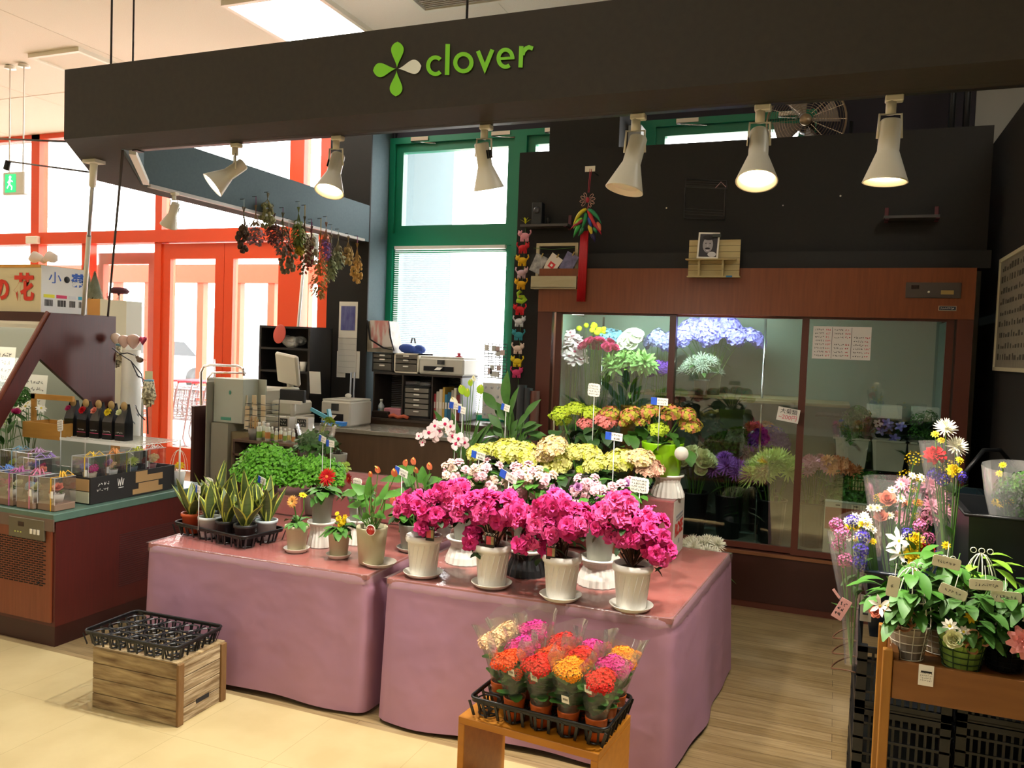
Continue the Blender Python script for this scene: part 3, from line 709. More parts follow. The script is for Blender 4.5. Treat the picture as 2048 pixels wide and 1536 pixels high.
# shelves
SZ=1.285
shw=mat('shelf_wood','8C7A58',.5)
sh=MB().box(-1.25,-.19,FY0+.24,FY1-.07,SZ-.018,SZ).build('shelf',shw,frg);MB().box(-.55,.1,FY0+.2,FY1-.1,SZ-.03,SZ-.012).build('shelf',shw,frg)
MB().box(-.15,FX1-.1,FY0+.3,FY1-.07,.865,.88).build('shelf',mat('wire_shelf','55504A',.5),frg)
mb=MB();mb.tube([(-.42,FY0+.25,FZ0),(-.42,FY0+.25,1.79)],.008);mb.tube([(-1.55,FY0+.5,FZ0),(-1.55,FY0+.5,1.79)],.008);mb.build('shelf_post',M['chrome'],frg)

def bunch(name,label,cat,loc,hgt,heads,spread,fol=10,vessel='bucket',vcol='151A1C',vr=.08,vh=.2,seed=0,dome_h=.4,leafm='leafg',group=None,lw=(.12,.03),tilt=0,dens=1):
    """cut flowers in a vessel: heads = [(key, radius, count)]"""
    rn=random.Random(seed*13+5);t=thing(name,label,cat,loc,group=group)
    if vessel:
        mv=mat('vessel_'+vcol,vcol,.35)
        MB().lathe([(vr*.8,0),(vr,vh),(vr*1.06,vh),(vr*1.06,vh-.012),(vr*.97,vh-.012),(vr*.78,.02)],18,cap1=False).build('bucket',mv,t,world=False)
    tops=[]
    for key,rad,cnt in heads:
        for i in range(int(cnt*dens)):
            q=math.sqrt(rn.random());a=rn.uniform(0,2*PI);x=spread[0]*q*cos(a);y=spread[1]*q*sin(a);z=hgt-dome_h*max(spread)*q*q+rn.uniform(-.02,.02)
            n_=(x*1.3/max(.01,spread[0])+rn.uniform(-.2,.2),y*1.2/max(.01,spread[1])-.45+rn.uniform(-.2,.2),1)
            p=(x+tilt*z,y,z);head(t,key,p,rad*rn.uniform(.85,1.15),n_,rn.uniform(0,6));tops.append(p)
    mb=MB();stems(mb,(0,0,vh*.3),tops[::max(1,len(tops)//14)],.0022);mb.build('stems',M['stem'],t,world=False)
    if fol:
        mb=MB();leaves(mb,(0,0,0),fol,lw[0],lw[1],min(spread)*.6,max(vh,hgt*.45),hgt*.9,rn,(-.1,1.0));mb.build('foliage',M[leafm],t,world=False)
    return t
def fr(px,py,Y):q=oy(px,py,Y);return q
def shelf_bunch(px,py,Y,label,heads,spread,vz,**k):
    """py = height of the flower mass in the fridge, vz = height of what the vessel stands on"""
    q=oy(px,py,Y);return bunch(k.pop('name','cut_flower_bunch'),label,k.pop('cat','flowers'),(q.x,Y,vz),q.z-vz,[(a_,b_*1.18,c_)for a_,b_,c_ in heads],(spread[0]*1.1,spread[1]),dens=1.8,**k)
gb='cut flowers in the fridge'
US=FZ0+.012
shelf_bunch(1143,670,5.42,'pale mauve orchid sprays at the left end of the fridge',[('orchid_pale',.042,30)],(.1,.08),US,dome_h=1.6,fol=6,seed=1,group=gb,name='orchid_bunch',vh=.35)
t=shelf_bunch(1182,652,5.52,'yellow ball-shaped craspedia flowers beside the mauve orchids in the fridge',[('ball_yellow',.016,9)],(.1,.05),US,fol=0,seed=2,group=gb,name='craspedia_bunch',vh=.3)
shelf_bunch(1200,686,5.38,'dark pink roses standing in front of the blue hydrangea in the fridge',[('rose_pink',.04,11)],(.13,.06),US,dome_h=.3,fol=8,seed=3,group=gb,name='rose_bunch',vh=.35)
shelf_bunch(1222,672,5.6,'sky blue hydrangea bunch behind the dark pink roses in the fridge',[('hyd_blue',.07,3)],(.07,.05),US,fol=4,seed=4,group=gb,name='hydrangea_bunch',vh=.3)
shelf_bunch(1268,690,5.5,'white calla lilies standing in the fridge left of the first door bar',[('calla',.1,2)],(.05,.03),US,fol=0,seed=5,group=gb,name='calla_lily_bunch',vh=.3)
shelf_bunch(1262,712,5.34,'bushy variegated green leaf plant in clear wrap in the fridge',[('green_rosette',.075,13)],(.14,.07),US+.2,dome_h=.5,fol=10,seed=6,group=gb,name='variegated_plant',vcol='C98A1E',vr=.055,vh=.62,leafm='leafl')
shelf_bunch(1318,682,5.5,'lilac blue hydrangea bunch close left of the first door bar in the fridge',[('hyd_lilac',.065,4)],(.08,.05),US,fol=4,seed=7,group=gb,name='hydrangea_bunch',vh=.3)
shelf_bunch(1322,735,5.4,'small purple bloom bunch beneath the lilac hydrangea in the fridge',[('violet_mass',.05,3)],(.05,.04),US,fol=3,seed=8,group=gb,name='purple_flower_bunch',vh=.3)
shelf_bunch(1430,650,5.5,'wide lavender flower mass high in the middle of the fridge',[('purple_mass',.062,24)],(.26,.08),SZ+.003,dome_h=.35,fol=10,seed=9,group=gb,name='lavender_flower_bunch',vr=.06,vh=.15,vcol='8FA09A')
shelf_bunch(1405,718,5.38,'silvery grey-green foliage bunch under the lavender flowers',[('silver_tuft',.06,14)],(.12,.06),SZ+.003,dome_h=.6,fol=8,seed=10,group=gb,name='silver_foliage_bunch',vr=.05,vh=.1,vcol='55605A')
shelf_bunch(1392,912,5.36,'cream white rose-shaped lisianthus low in the fridge beside the lime pot',[('rose_cream',.055,20)],(.12,.07),US,dome_h=.7,fol=8,seed=11,group=gb,name='lisianthus_bunch',vr=.09,vh=.28)
shelf_bunch(1462,922,5.38,'purple chrysanthemums between the cream and the lime blooms low in the fridge',[('mum_purple',.055,13)],(.14,.07),US,dome_h=.5,fol=8,seed=12,group=gb,name='chrysanthemum_bunch',vr=.09,vh=.28)
shelf_bunch(1548,922,5.36,'large lime yellow chrysanthemums low in the fridge beside the second door bar',[('mum_lime',.075,11)],(.14,.07),US,dome_h=.5,fol=8,seed=13,group=gb,name='chrysanthemum_bunch',vr=.09,vh=.28)
shelf_bunch(1537,874,5.6,'deep violet flower ball behind the lime chrysanthemums',[('violet_mass',.07,4)],(.08,.05),US,fol=5,seed=14,group=gb,name='violet_flower_bunch',vr=.07,vh=.3)
shelf_bunch(1470,880,5.65,'loose green foliage behind the purple chrysanthemums in the fridge',[('green_fluff',.08,9)],(.18,.06),US,fol=20,seed=15,group=gb,name='greenery_bunch',vr=.08,vh=.3)
shelf_bunch(1525,850,5.7,'small orange blooms at the back above the violet ball in the fridge',[('mum_orange',.035,10)],(.1,.04),US,fol=5,seed=16,group=gb,name='orange_flower_bunch',vr=.07,vh=.3)
shelf_bunch(1630,920,5.4,'rose pink spray chrysanthemums right of the second door bar in the fridge',[('mum_pink',.04,12)],(.1,.06),US,dome_h=.5,fol=8,seed=17,group=gb,name='chrysanthemum_bunch',vr=.08,vh=.28)
shelf_bunch(1675,922,5.38,'orange spray chrysanthemums right of the rose pink ones in the fridge',[('mum_orange',.04,15)],(.12,.06),US,dome_h=.5,fol=10,seed=18,group=gb,name='chrysanthemum_bunch',vr=.08,vh=.28)
shelf_bunch(1725,960,5.4,'dark leafy greenery under the white tubs in the fridge',[('green_fluff',.07,14)],(.15,.08),US,dome_h=.8,fol=25,seed=19,group=gb,name='greenery_bunch',vr=.08,vh=.25,leafm='leafd')
shelf_bunch(1850,960,5.42,'small yellow spray flowers low at the right end of the fridge',[('yellow_spray',.055,9)],(.13,.06),US,dome_h=.4,fol=10,seed=20,group=gb,name='yellow_flower_bunch',vr=.08,vh=.25)
shelf_bunch(1790,955,5.5,'dark red blooms behind the yellow spray flowers in the fridge',[('carnation_red',.04,9)],(.12,.05),US,fol=6,seed=21,group=gb,name='red_flower_bunch',vr=.08,vh=.25)
# white tubs on the lower shelf
tub=None
for i,(px,lab,keys,fl)in enumerate(((1704,'white tub of leafy greenery, leftmost of the tubs in the fridge',[('green_fluff',.06,10)],18),(1778,'white tub holding purple and dark orchids in the fridge',[('vanda_purple',.035,5),('orchid_pale',.03,2)],14),(1850,'white tub with wrapped dark greenery at the right end of the fridge',[('green_fluff',.05,5)],14))):
    q=oy(px,875,5.46);t=thing('flower_tub',lab,'tub',(q.x,5.46,.882),group='white tubs on the fridge shelf')
    hw=.098;h=.19;mb=MB()
    def ring(s_,z):return[(-hw*s_,-.07*s_,z),(hw*s_,-.07*s_,z),(hw*s_,.07*s_,z),(-hw*s_,.07*s_,z)]
    rs=[ring(.8,0),ring(.97,h*.93),ring(1.12,h*.94),ring(1.12,h),ring(.95,h),ring(.78,.01)]
    vs=[v for r2 in rs for v in r2];fs=[(3,2,1,0)]+[(k*4+j,k*4+(j+1)%4,k*4+4+(j+1)%4,k*4+4+j)for k in range(5)for j in range(4)]+[(20,21,22,23)]
    mb.add(vs,fs);mb.build('tub_body',mat('tub_white','D8D6CC',.4),t,world=False)
    rn=random.Random(i+70);mb=MB();leaves(mb,(0,0,0),fl,.13,.035,.06,.1,.28,rn,(.1,1.3));mb.build('foliage',M['leafd' if i else 'leafg'],t,world=False)
    for key,rad,cnt in keys:
        for j in range(cnt):head(t,key,(rn.uniform(-.08,.08),rn.uniform(-.06,.02),rn.uniform(.2,.34)),rad,(rn.uniform(-.5,.5),-.8,.6),0)
for i,(px,lab)in enumerate(((1770,'white tub on the back edge above the lower tubs'),(1862,'white tub on the back edge near the right end of the fridge'))):
    q=oy(px,800,5.62);t=tag(MB().prism([(q.x-.1,5.6),(q.x+.1,5.6),(q.x+.1,5.72),(q.x-.1,5.72)],1.192,1.272).build('flower_tub',mat('tub_white','D8D6CC',.4)),lab,'tub','tubs on the upper fridge shelf')
MB().box(-.1,FX1-.1,5.56,FY1-.07,1.178,1.19).build('shelf',mat('wire_shelf','55504A',.5),frg)
# carton inside at lower right
q=oy(1650,1003,5.19);q2=oy(1760,1090,5.19);cx=thing('flower_carton','white and red printed carton standing low in the fridge','box',((q.x+q2.x)/2,5.24,US))
MB().box(q.x,q2.x,5.19,5.29,US,q.z).build('box_body',mat('carton_white','CFC6B8',.8),cx)
MB().box(q.x+.004,q2.x-.004,5.187,5.19,q.z-.16,q.z-.03).build('red_print',mat('carton_red','9E4A34',.8),cx)
mb=MB()
for i in range(3):mb.box(q.x+.06+i*.1,q.x+.085+i*.1,5.186,5.189,q.z-.018,q.z-.01)
mb.build('hand_holes',M['ink'],cx)
# price list on the glass
yy=FY0+.022
a,b=oy(1627,652,yy),oy(1740,721,yy)
pl=thing('price_list','white laminated price list with black and red handwriting on the fridge glass','sign',((a.x+b.x)/2,yy,b.z))
MB().box(a.x,b.x,yy,yy+.002,b.z,a.z).build('sheet',mat('laminate','E4E0DA',.15),pl)
mk=MB();mr=MB();ml=MB();W3=(b.x-a.x)/3;rows=8;rh=(a.z-b.z)*.9/rows;rn=random.Random(4)
for c_ in range(3):
    for i in range(rows):
        if(c_,i)in((1,3),(2,0),(2,1)):continue
        z=a.z-(a.z-b.z)*.05-rh*(i+.5);x0=a.x+W3*c_
        scribble(mk,(x0+W3*.36,yy-.0005,z),W3*.5,rh*.75,1,rn,t=.0009);scribble(mr,(x0+W3*.8,yy-.0005,z),W3*.24,rh*.75,1,rn,t=.0012)
    if c_:ml.box(a.x+W3*c_-.001,a.x+W3*c_+.001,yy-.001,yy,b.z+.005,a.z-.005)
mk.build('handwriting',M['ink'],pl);mr.build('red_prices',mat('red_ink','D8324A',.6),pl);ml.build('ruled_line',M['ink'],pl)
# price card hanging at second door bar
a,b=oy(1555,815,5.12),oy(1598,845,5.12)
pc=thing('price_card','white price card with pink 200 yen figures tilted on the second fridge door','price tag',((a.x+b.x)/2,5.12,b.z))
X_m=Matrix.Translation(((a.x+b.x)/2,5.12,(a.z+b.z)/2))@Matrix.Rotation(R(8),4,'Y')
w2,h2=(b.x-a.x)/2,(a.z-b.z)/2
MB().box(-w2,w2,-.001,.001,-h2,h2,X=X_m).build('card',M['paper'],pc)
rx=X_m.to_3x3()@Vector((1,0,0));uz=X_m.to_3x3()@Vector((0,0,1));c0_=X_m.translation
mb=MB();put_text(mb,'大菊類',c0_+uz*h2*.45+Vector((0,-.002,0)),h2*.8,rx,uz,.0003);mb.build('lettering',M['ink'],pc)
mb=MB();put_text(mb,'~200円',c0_-uz*h2*.4+Vector((0,-.002,0)),h2*.85,rx,uz,.0003);mb.build('price_figures',mat('pink_ink','E0607A',.6),pc)
MB().box(c0_.x+.01,c0_.x+.03,5.11,5.125,c0_.z+h2,c0_.z+h2+.03).build('clip',M['clear'],pc)
# ------------------------------------------------------------ covered display tables
TZ=.59
clothm=mat('mauve_paper','B0828E',.6,noise=(2.5,.9),c2='A07898',bump=(7,.6))
topm=mat('pink_paper_top','A0423A',.3,noise=(4,.9),c2='A85850')
topf=glass('table_film',refl=.09,rough=.12,milk=.1,milkc='E8C8C0')
def film_bump(m,s=14,k=.5):
    nt=m.node_tree;N=nt.nodes;nz=N.new('ShaderNodeTexNoise');nz.inputs['Scale'].default_value=s;nz.inputs['Detail'].default_value=4;bp=N.new('ShaderNodeBump');bp.inputs['Strength'].default_value=k;bp.inputs['Distance'].default_value=.01
    tc=N.new('ShaderNodeTexCoord');nt.links.new(tc.outputs['Object'],nz.inputs['Vector']);nt.links.new(nz.outputs['Fac'],bp.inputs['Height'])
    for n in N:
        if n.type=='BSDF_GLOSSY':nt.links.new(bp.outputs[0],n.inputs['Normal'])
film_bump(topf)
def table(label,corners,sides,seed,flare=.03):
    """corners of the top in order FL, FR, BR, BL; sides = indices of edges that carry a hanging skirt"""
    rn=random.Random(seed);cx=sum(c[0]for c in corners)/4;cy=sum(c[1]for c in corners)/4
    t=thing('display_table',label,'table',(cx,cy,0))
    mb=MB();mb.prism([(c[0]*.985+cx*.015,c[1]*.985+cy*.015)for c in corners],TZ-.02,TZ);mb.build('tabletop',topm,t)
    mb=MB()
    for c in corners:
        x,y=c[0]+(cx-c[0])*.12,c[1]+(cy-c[1])*.12;MB().box(x-.02,x+.02,y-.02,y+.02,0,TZ-.02).build('leg',M['darkmetal'],t)
    # skirt path
    path=[]
    ids=sides;pts=[corners[i]for i in ids]
    for a,b in zip(pts,pts[1:]):
        n=max(4,int(math.hypot(b[0]-a[0],b[1]-a[1])/.03))
        for i in range(n):path.append((a[0]+(b[0]-a[0])*i/n,a[1]+(b[1]-a[1])*i/n))
    path.append(pts[-1]);L=len(path)
    # round the corners
    for _ in range(2):path=[path[0]]+[((path[i-1][0]+path[i][0]*2+path[i+1][0])/4,(path[i-1][1]+path[i][1]*2+path[i+1][1])/4)for i in range(1,L-1)]+[path[-1]]
    nz=14;vs=[];ph=rn.uniform(0,6)
    for k in range(nz+1):
        u=k/nz;z=TZ+.002-u*(TZ-.012)
        for i,(x,y)in enumerate(path):
            a=path[max(0,i-1)];b=path[min(L-1,i+1)];dx,dy=b[0]-a[0],b[1]-a[1];q=math.hypot(dx,dy)or 1;nx,ny=dy/q,-dx/q
            s_=i*.03;w=(sin(s_*9+ph)*.5+sin(s_*17+ph*2)*.25+sin(s_*4.3+ph)*.5)*flare*.55*u**1.3+flare*u*.7
            rnd_=-.012*max(0,1-u*nz*.8)**2 if k<2 else 0
            zz=z+(.006*sin(s_*7+ph)+.006 if k==nz else 0)
            vs.append((x+nx*(w+rnd_),y+ny*(w+rnd_),zz))
    fs=[(k*L+i,(k+1)*L+i,(k+1)*L+i+1,k*L+i+1)for k in range(nz)for i in range(L-1)]
    mb=MB();mb.add(vs,fs,True);sk=mb.build('paper_skirt',clothm,t)
    # clear film over the top and a little way down the skirt
    mb=MB();n=34;vs=[]
    def lerp(a,b,q):return(a[0]+(b[0]-a[0])*q,a[1]+(b[1]-a[1])*q)
    for j in range(n+1):
        for i in range(n+1):
            p=lerp(lerp(corners[0],corners[1],i/n),lerp(corners[3],corners[2],i/n),j/n)
            vs.append((p[0],p[1],TZ+.003+.0015*rn.random()))
    mb.add(vs,[(j*(n+1)+i,j*(n+1)+i+1,(j+1)*(n+1)+i+1,(j+1)*(n+1)+i)for j in range(n)for i in range(n)],True)
    lip=[]
    for k in range(3):
        for i,(x,y)in enumerate(path):
            a=path[max(0,i-1)];b=path[min(L-1,i+1)];dx,dy=b[0]-a[0],b[1]-a[1];q=math.hypot(dx,dy)or 1;nx,ny=dy/q,-dx/q
            o_=(.0,.007,.006)[k];lip.append((x+nx*o_,y+ny*o_,TZ+(.004,-.004,-.03)[k]-(rn.uniform(0,.012)if k==2 else 0)))
    mb.add(lip,[(k*L+i,(k+1)*L+i,(k+1)*L+i+1,k*L+i+1)for k in range(2)for i in range(L-1)],True)
    mb.build('clear_film',topf,t);return t
TL=[(-2.9,2.815),(-1.735,2.845),(-1.735,4.08),(-2.9,4.02)]
TRc=[(-1.66,2.85),(-.49,2.9),(-.42,4.03),(-1.66,4.1)]
table('left display table with mauve paper skirt, carrying foliage plants and gerberas',TL,[3,0,1,2],3)
table('right display table with mauve paper skirt, carrying the hot pink azaleas',TRc,[3,0,1,2],8,.035)
TT=TZ+.005
# boxes and wrapped risers standing at the back of the tables
def riser(x0,x1,y0,y1,z0,z1,label,side=None,nm='wrapped_box'):
    t=thing(nm,label,'box',((x0+x1)/2,(y0+y1)/2,z0))
    MB().box(x0,x1,y0,y1,z0,z1,bev=.006).build('box_body',mat('pink_wrap','C4636A',.35,noise=(8,.7),c2='B9565A'),t)
    f_=.003;mb=MB().box(x0-f_,x1+f_,y0-f_,y1+f_,z0+.002,z1+f_);mb.build('clear_wrap',topf,t);return t
b1=riser(-.92,-.652,3.70,3.98,TT,.872,'pink wrapped carton with white end and red lettering under the lime green pot')
MB().box(-.6515,-.648,3.705,3.975,TT+.003,.868).build('white_end',mat('carton_end','C9C2B4',.8),b1)
mb=MB();put_text(mb,'ROSE',(-.6465,3.84,TT+.13),.085,(0,1,0),(0,0,1),.0003,.003,sx=1.0);mb.build('red_lettering',mat('print_red','C22A1E',.7),b1)
mb=MB();mb.box(-.648,-.646,3.76,3.93,TT+.19,TT+.2);mb.box(-.648,-.646,3.76,3.93,TT+.175,TT+.183);mb.box(-.648,-.6455,3.83,3.86,TT+.06,TT+.08);mb.build('print_lines',mat('print_grey','8A8A8A',.8),b1)
riser(-2.62,-1.98,3.72,3.98,TT,.80,'pink wrapped riser behind the orange anthurium on the left table')
riser(-1.62,-1.0,3.74,4.02,TT,.80,'pink wrapped riser under the yellow hydrangeas on the right table')
riser(-2.9,-2.64,3.62,3.98,TT,.70,'pink wrapped riser behind the snake plants under the ferns')

# ------------------------------------------------------------ plants on the tables
grayp=mat('pot_grey','8B8B80',.45);beigep=mat('pot_beige','B9B494',.5);potw=mat('pot_white','F2F1EC',.35)
def region_heads(t,keys,regs,Y,rad,n,seed,dj=.07,name='blossom',nz=-.5):
    """blooms inside ellipses given on the plane at depth Y: (px, py, rx, ry, weight)"""
    rn=random.Random(seed);tot=sum(r[4]for r in regs);out=[]
    for(px,py,rx,ry,wt)in regs:
        c=oy(px,py,Y);ex=abs(oy(px+rx,py,Y).x-c.x);ez=abs(oy(px,py+ry,Y).z-c.z)
        k=max(1,round(n*wt/tot));pts=[];tries=0;md=rad*1.15
        while len(pts)<k and tries<4000:
            tries+=1;a=rn.uniform(0,2*PI);q=math.sqrt(rn.random());x,z=c.x+ex*q*cos(a),c.z+ez*q*sin(a);y=Y+rn.uniform(-dj,dj)-(1-q)*.03
            if all((x-u[0])**2+(y-u[1])**2+(z-u[2])**2>md*md for u in pts+out):pts.append((x,y,z))
            if tries%400==0:md*=.85
        for(x,y,z)in pts:
            out.append((x,y,z));nn=((x-c.x)/max(ex,.01)*.8+rn.uniform(-.35,.35),nz+(y-Y)/max(dj,.01)*.5,(z-c.z)/max(ez,.01)*.7+.45+rn.uniform(-.3,.3))
            head(t,rn.choice(keys),(x-t.location.x,y-t.location.y,z-t.location.z),rad*rn.uniform(.85,1.15),nn,rn.uniform(0,6),name)
    return out
def around(t,seeds,k,L,W,rn,mt,name='foliage',shape=None,down=0,drop=.02,n=4,bend=.35):
    """leaves scattered under and between the blooms"""
    mb=MB()
    for i in range(k):
        p=rn.choice(seeds);a=rn.uniform(0,2*PI);e=rn.uniform(-.5,.5)
        q=Vector((p[0]-t.location.x+rn.uniform(-.03,.03),p[1]-t.location.y+rn.uniform(0,.04),p[2]-t.location.z-rn.uniform(drop,drop*3)))
        mb.leaf(q,(cos(a)*cos(e),sin(a)*cos(e),sin(e)),L*rn.uniform(.7,1.2),W*rn.uniform(.8,1.2),bend=bend,n=n,shape=shape)
    return mb.build(name,mt,t,world=False)
def azalea(bx,by,label,slab,regs,trel,card,seed,n=30):
    b=oz(bx,by,TT);saucer((b.x,b.y,TT),.083,slab)
    t=thing('potted_azalea',label,'potted plant',(b.x,b.y,TT+.006),group='hot pink azaleas in white pots')
    pot(t,'swirl',.069,.054,.165,potw)
    rn=random.Random(seed)
    pts=region_heads(t,['azalea','azalea','azalea2'],regs,b.y,.037,n+6,seed)
    loc=[(p[0]-b.x,p[1]-b.y,p[2]-TT-.006)for p in pts]
    mb=MB();stems(mb,(0,0,.15),loc[::3],.003);mb.build('stems',mat('woody_stem','4A2E1E',.7),t,world=False)
    around(t,pts,34,.05,.026,rn,M['leafd'])
    # lattice fan
    c=oy(trel[0],trel[1],b.y);tx,tz=c.x-b.x,c.z-TT;mb=MB()
    for i in range(5):
        d=(i-2)*.022;mb.bar((d*.25,.01,.14),(tx+d*1.8,.01,tz),.005,.004,(0,1,0))
    for k in range(5):
        u=.25+k*.17;xx,zz=tx*u,.14+(tz-.14)*u;mb.bar((xx-.035*u-.012,.006,zz-.012),(xx+.035*u+.012,.006,zz+.02),.005,.004,(0,1,0));mb.bar((xx-.035*u-.012,.006,zz+.02),(xx+.035*u+.012,.006,zz-.012),.005,.004,(0,1,0))
    mb.build('trellis',mat('trellis_brown','3A241C',.6),t,world=False)
    if card:
        q=oy(card[0],card[1],b.y-.07);x,y,z=q.x-b.x,-.07,q.z-TT-.006
        cd_=MB().box(x-.019,x+.019,y-.001,y+.001,z-.03,z+.03).build('care_card',mat('card_black','17130F',.4),t,world=False)
        MB().box(x-.015,x+.005,y-.002,y-.001,z-.018,z+.014).build('photo_print',mat('card_pink','D84A5E',.5,noise=(60,.5),c2='A8283A'),cd_,world=False)
        MB().box(x+.005,x+.016,y-.002,y-.001,z-.018,z+.014).build('photo_print',mat('card_tan','B0A070',.5,noise=(60,.5),c2='806838'),cd_,world=False)
        mb=MB();put_text(mb,'アザレア',(x,y-.0015,z+.022),.011,depth=.0002);mb.build('lettering',M['paper'],cd_,world=False)
    return t
azalea(846,1150,'hot pink azalea in white pot, leftmost of the four front ones','white saucer under the leftmost hot pink azalea',
       [(826,1005,34,24,8),(878,1012,34,38,12),(925,1010,22,24,5),(905,978,22,10,4),(858,1048,14,18,3)],(862,985),(860,1067),11,32)
azalea(983,1171,'hot pink azalea in white pot, second of the front ones above a black care card','white saucer under the second hot pink azalea',
       [(955,1020,30,30,10),(1000,1015,34,30,11),(1030,1022,20,16,4),(950,1072,10,12,3)],(990,1000),(980,1080),12,30)
azalea(1121,1196,'tall hot pink azalea in white pot, third of the front ones, lattice showing','white saucer under the third hot pink azalea',
       [(1110,1005,28,16,6),(1085,1045,40,34,12),(1140,1040,34,26,9),(1058,1080,16,14,3),(1090,1092,14,10,2)],(1112,1000),(1102,1103),13,34)
azalea(1262,1216,'hot pink azalea in white pot drooping right beside the front table corner','white saucer under the drooping azalea at the right table corner',
       [(1232,1040,46,36,14),(1290,1065,42,36,12),(1318,1092,22,26,6),(1240,1005,24,12,4)],(1215,1010),None,14,38)
def balsam(bx,by,label,standmt,standlabel,regs,keys,seed,rh=.15,n=34,stand=True):
    b=oz(bx,by,TT);z=TT
    if stand:fluted_stand((b.x,b.y,TT),.085,.088,.11,standmt,standlabel);z=TT+.102
    else:saucer((b.x,b.y,TT),.075,standlabel,mat('saucer_grey','B8B4A8',.5));z=TT+.006
    t=thing('potted_begonia',label,'potted plant',(b.x,b.y,z),group='pale pink flowering plants in grey pots')
    pot(t,'plain',.068,.05,rh,grayp);pts=region_heads(t,keys,regs,b.y+.03,.024,n,seed,.1,nz=-.6)
    rn=random.Random(seed);loc=[(p[0]-b.x,p[1]-b.y,p[2]-z)for p in pts]
    mb=MB();stems(mb,(0,0,rh*.85),loc[::4],.003);mb.build('stems',M['stem'],t,world=False)
    around(t,pts,70,.062,.042,rn,M['leafm']);return t
balsam(825,1100,'grey potted leafy plant with few pink blooms left behind the front azaleas',None,'pale saucer under the grey pot left of the front azaleas',[(815,1012,22,22,3)],['azalea2'],21,.12,5,False)
balsam(930,1122,'leftmost pale pink double-flowered plant in grey pot on white fluted stand',M['whitem'],'white fluted stand, leftmost of the fluted stands',[(905,940,28,20,8),(925,967,24,12,6),(968,945,28,22,9),(985,968,20,14,5)],['balsamw','balsam'],22,.16,44)
balsam(1052,1146,'pale pink double-flowered plant in grey pot on a black fluted stand',M['blackp'],'black fluted stand between the two white fluted stands',[(1050,945,28,20,8),(1072,962,30,24,9),(1045,985,28,14,6),(1095,1000,14,12,3)],['balsam','balsamw'],23,.16,42)
balsam(1196,1166,'lilac pink double-flowered plant in grey pot, right of the black fluted stand',M['whitem'],'white fluted stand beneath the lilac pink flowers, right of the black stand',[(1165,965,26,16,7),(1195,980,34,16,9),(1250,978,14,16,4),(1130,975,14,12,3),(1160,1005,22,12,4),(1210,998,24,12,4)],['balsam','balsam','rose_lilac'],24,.17,44)
kfl=mat('floral_kraft_cover','A88458',.7,noise=(26,.4),c2='D8B8A0')
def hydrangea(px,Y,z,label,heads_,seed,potk='plain',pm=None,rt=.085,rb=.065,h=.16,leafn=40,ld='leafd',group='hydrangeas on the display tables',zl=-.02):
    X=oy(px,900,Y).x;t=thing('potted_hydrangea',label,'potted plant',(X,Y,z),group=group);pot(t,potk,rt,rb,h,pm or(kfl if z<.6 else grayp));rn=random.Random(seed);tops=[]
    for(hx,hy,key,rad)in heads_:
        yy=Y+rn.uniform(-.06,.06);q=oy(hx,hy,yy);p=(q.x-X,yy-Y,q.z-z);tops.append(p)
        nrm=(p[0]*2.2,-.5+(yy-Y)*2,1);head(t,key,(p[0],p[1],p[2]-rad*.3),rad,nrm,rn.uniform(0,6),'flower_head')
    mb=MB();stems(mb,(0,0,h*.9),tops,.0035);mb.build('stems',M['stem'],t,world=False)
    mb=MB();zt=min(p[2]for p in tops);xs=[p[0]for p in tops];x0,x1=min(xs),max(xs)
    for i in range(leafn):
        a=rn.uniform(0,2*PI);e=rn.uniform(-.45,.35);u=rn.random();q=(x0+(x1-x0)*u*1.0,rn.uniform(-.12,.1),zt+zl-rn.uniform(.0,.11)*(1 if abs(u-.5)>.25 else 1.6))
        mb.leaf(q,(cos(a)*cos(e),sin(a)*cos(e)-.2,sin(e)),rn.uniform(.07,.11),rn.uniform(.05,.075),bend=.45,n=5)
    mb.build('foliage',M[ld],t,world=False);return t
hydrangea(985,3.62,TT,'yellow mophead hydrangea, leftmost of the yellow ones below the spathiphyllum',[(955,898,'hyd_yellow',.055),(980,893,'hyd_yellow',.045),(1015,892,'hyd_yellow',.075),(1052,896,'hyd_yellow',.065)],31)
hydrangea(1110,3.6,TT,'creamy yellow hydrangea in the middle of the second row',[(1105,884,'hyd_cream',.065),(1092,899,'hyd_cream',.06),(1112,917,'hyd_yellow',.075),(1060,916,'hyd_yellow',.05),(1150,897,'hyd_yellow',.055),(1178,898,'hyd_yellow',.06),(1162,937,'hyd_green',.028)],32)
hydrangea(1255,3.58,TT,'yellow and peach hydrangea, rightmost of the yellow ones beside the lime green pot',[(1192,920,'hyd_yellow',.06),(1240,912,'hyd_yellow',.08),(1282,908,'hyd_cream',.06),(1298,928,'hyd_peach',.068)],33)
hydrangea(1155,3.88,.806,'green and coral hydrangea at the back left, standing on the pink riser',[(1120,820,'hyd_green',.062),(1150,811,'hyd_green',.06),(1182,818,'hyd_green',.06),(1128,836,'hyd_green',.05),(1222,820,'hyd_greenred',.055),(1172,842,'hyd_coral',.05),(1212,833,'hyd_coral',.07)],34,rt=.08,h=.13)
lg=mat('pot_lime','8CCB12',.4)
fs_=fluted_stand((-.705,3.82,.876),.075,.078,.105,M['whitem'],'white fluted stand on the pink wrapped carton, under the lime green pot')
hydrangea(1325,3.82,.974,'orange and green hydrangea in a lime green pot, back right of the tables',[(1262,822,'hyd_greenred',.06),(1300,816,'hyd_greenred',.06),(1340,818,'hyd_greenred',.065),(1375,822,'hyd_greenred',.05),(1252,838,'hyd_greenred',.045),(1318,852,'hyd_green',.055),(1380,842,'hyd_greenred',.065),(1285,835,'hyd_greenred',.05)],35,pm=lg,rt=.1,rb=.085,h=.155,leafn=34,ld='leafg')
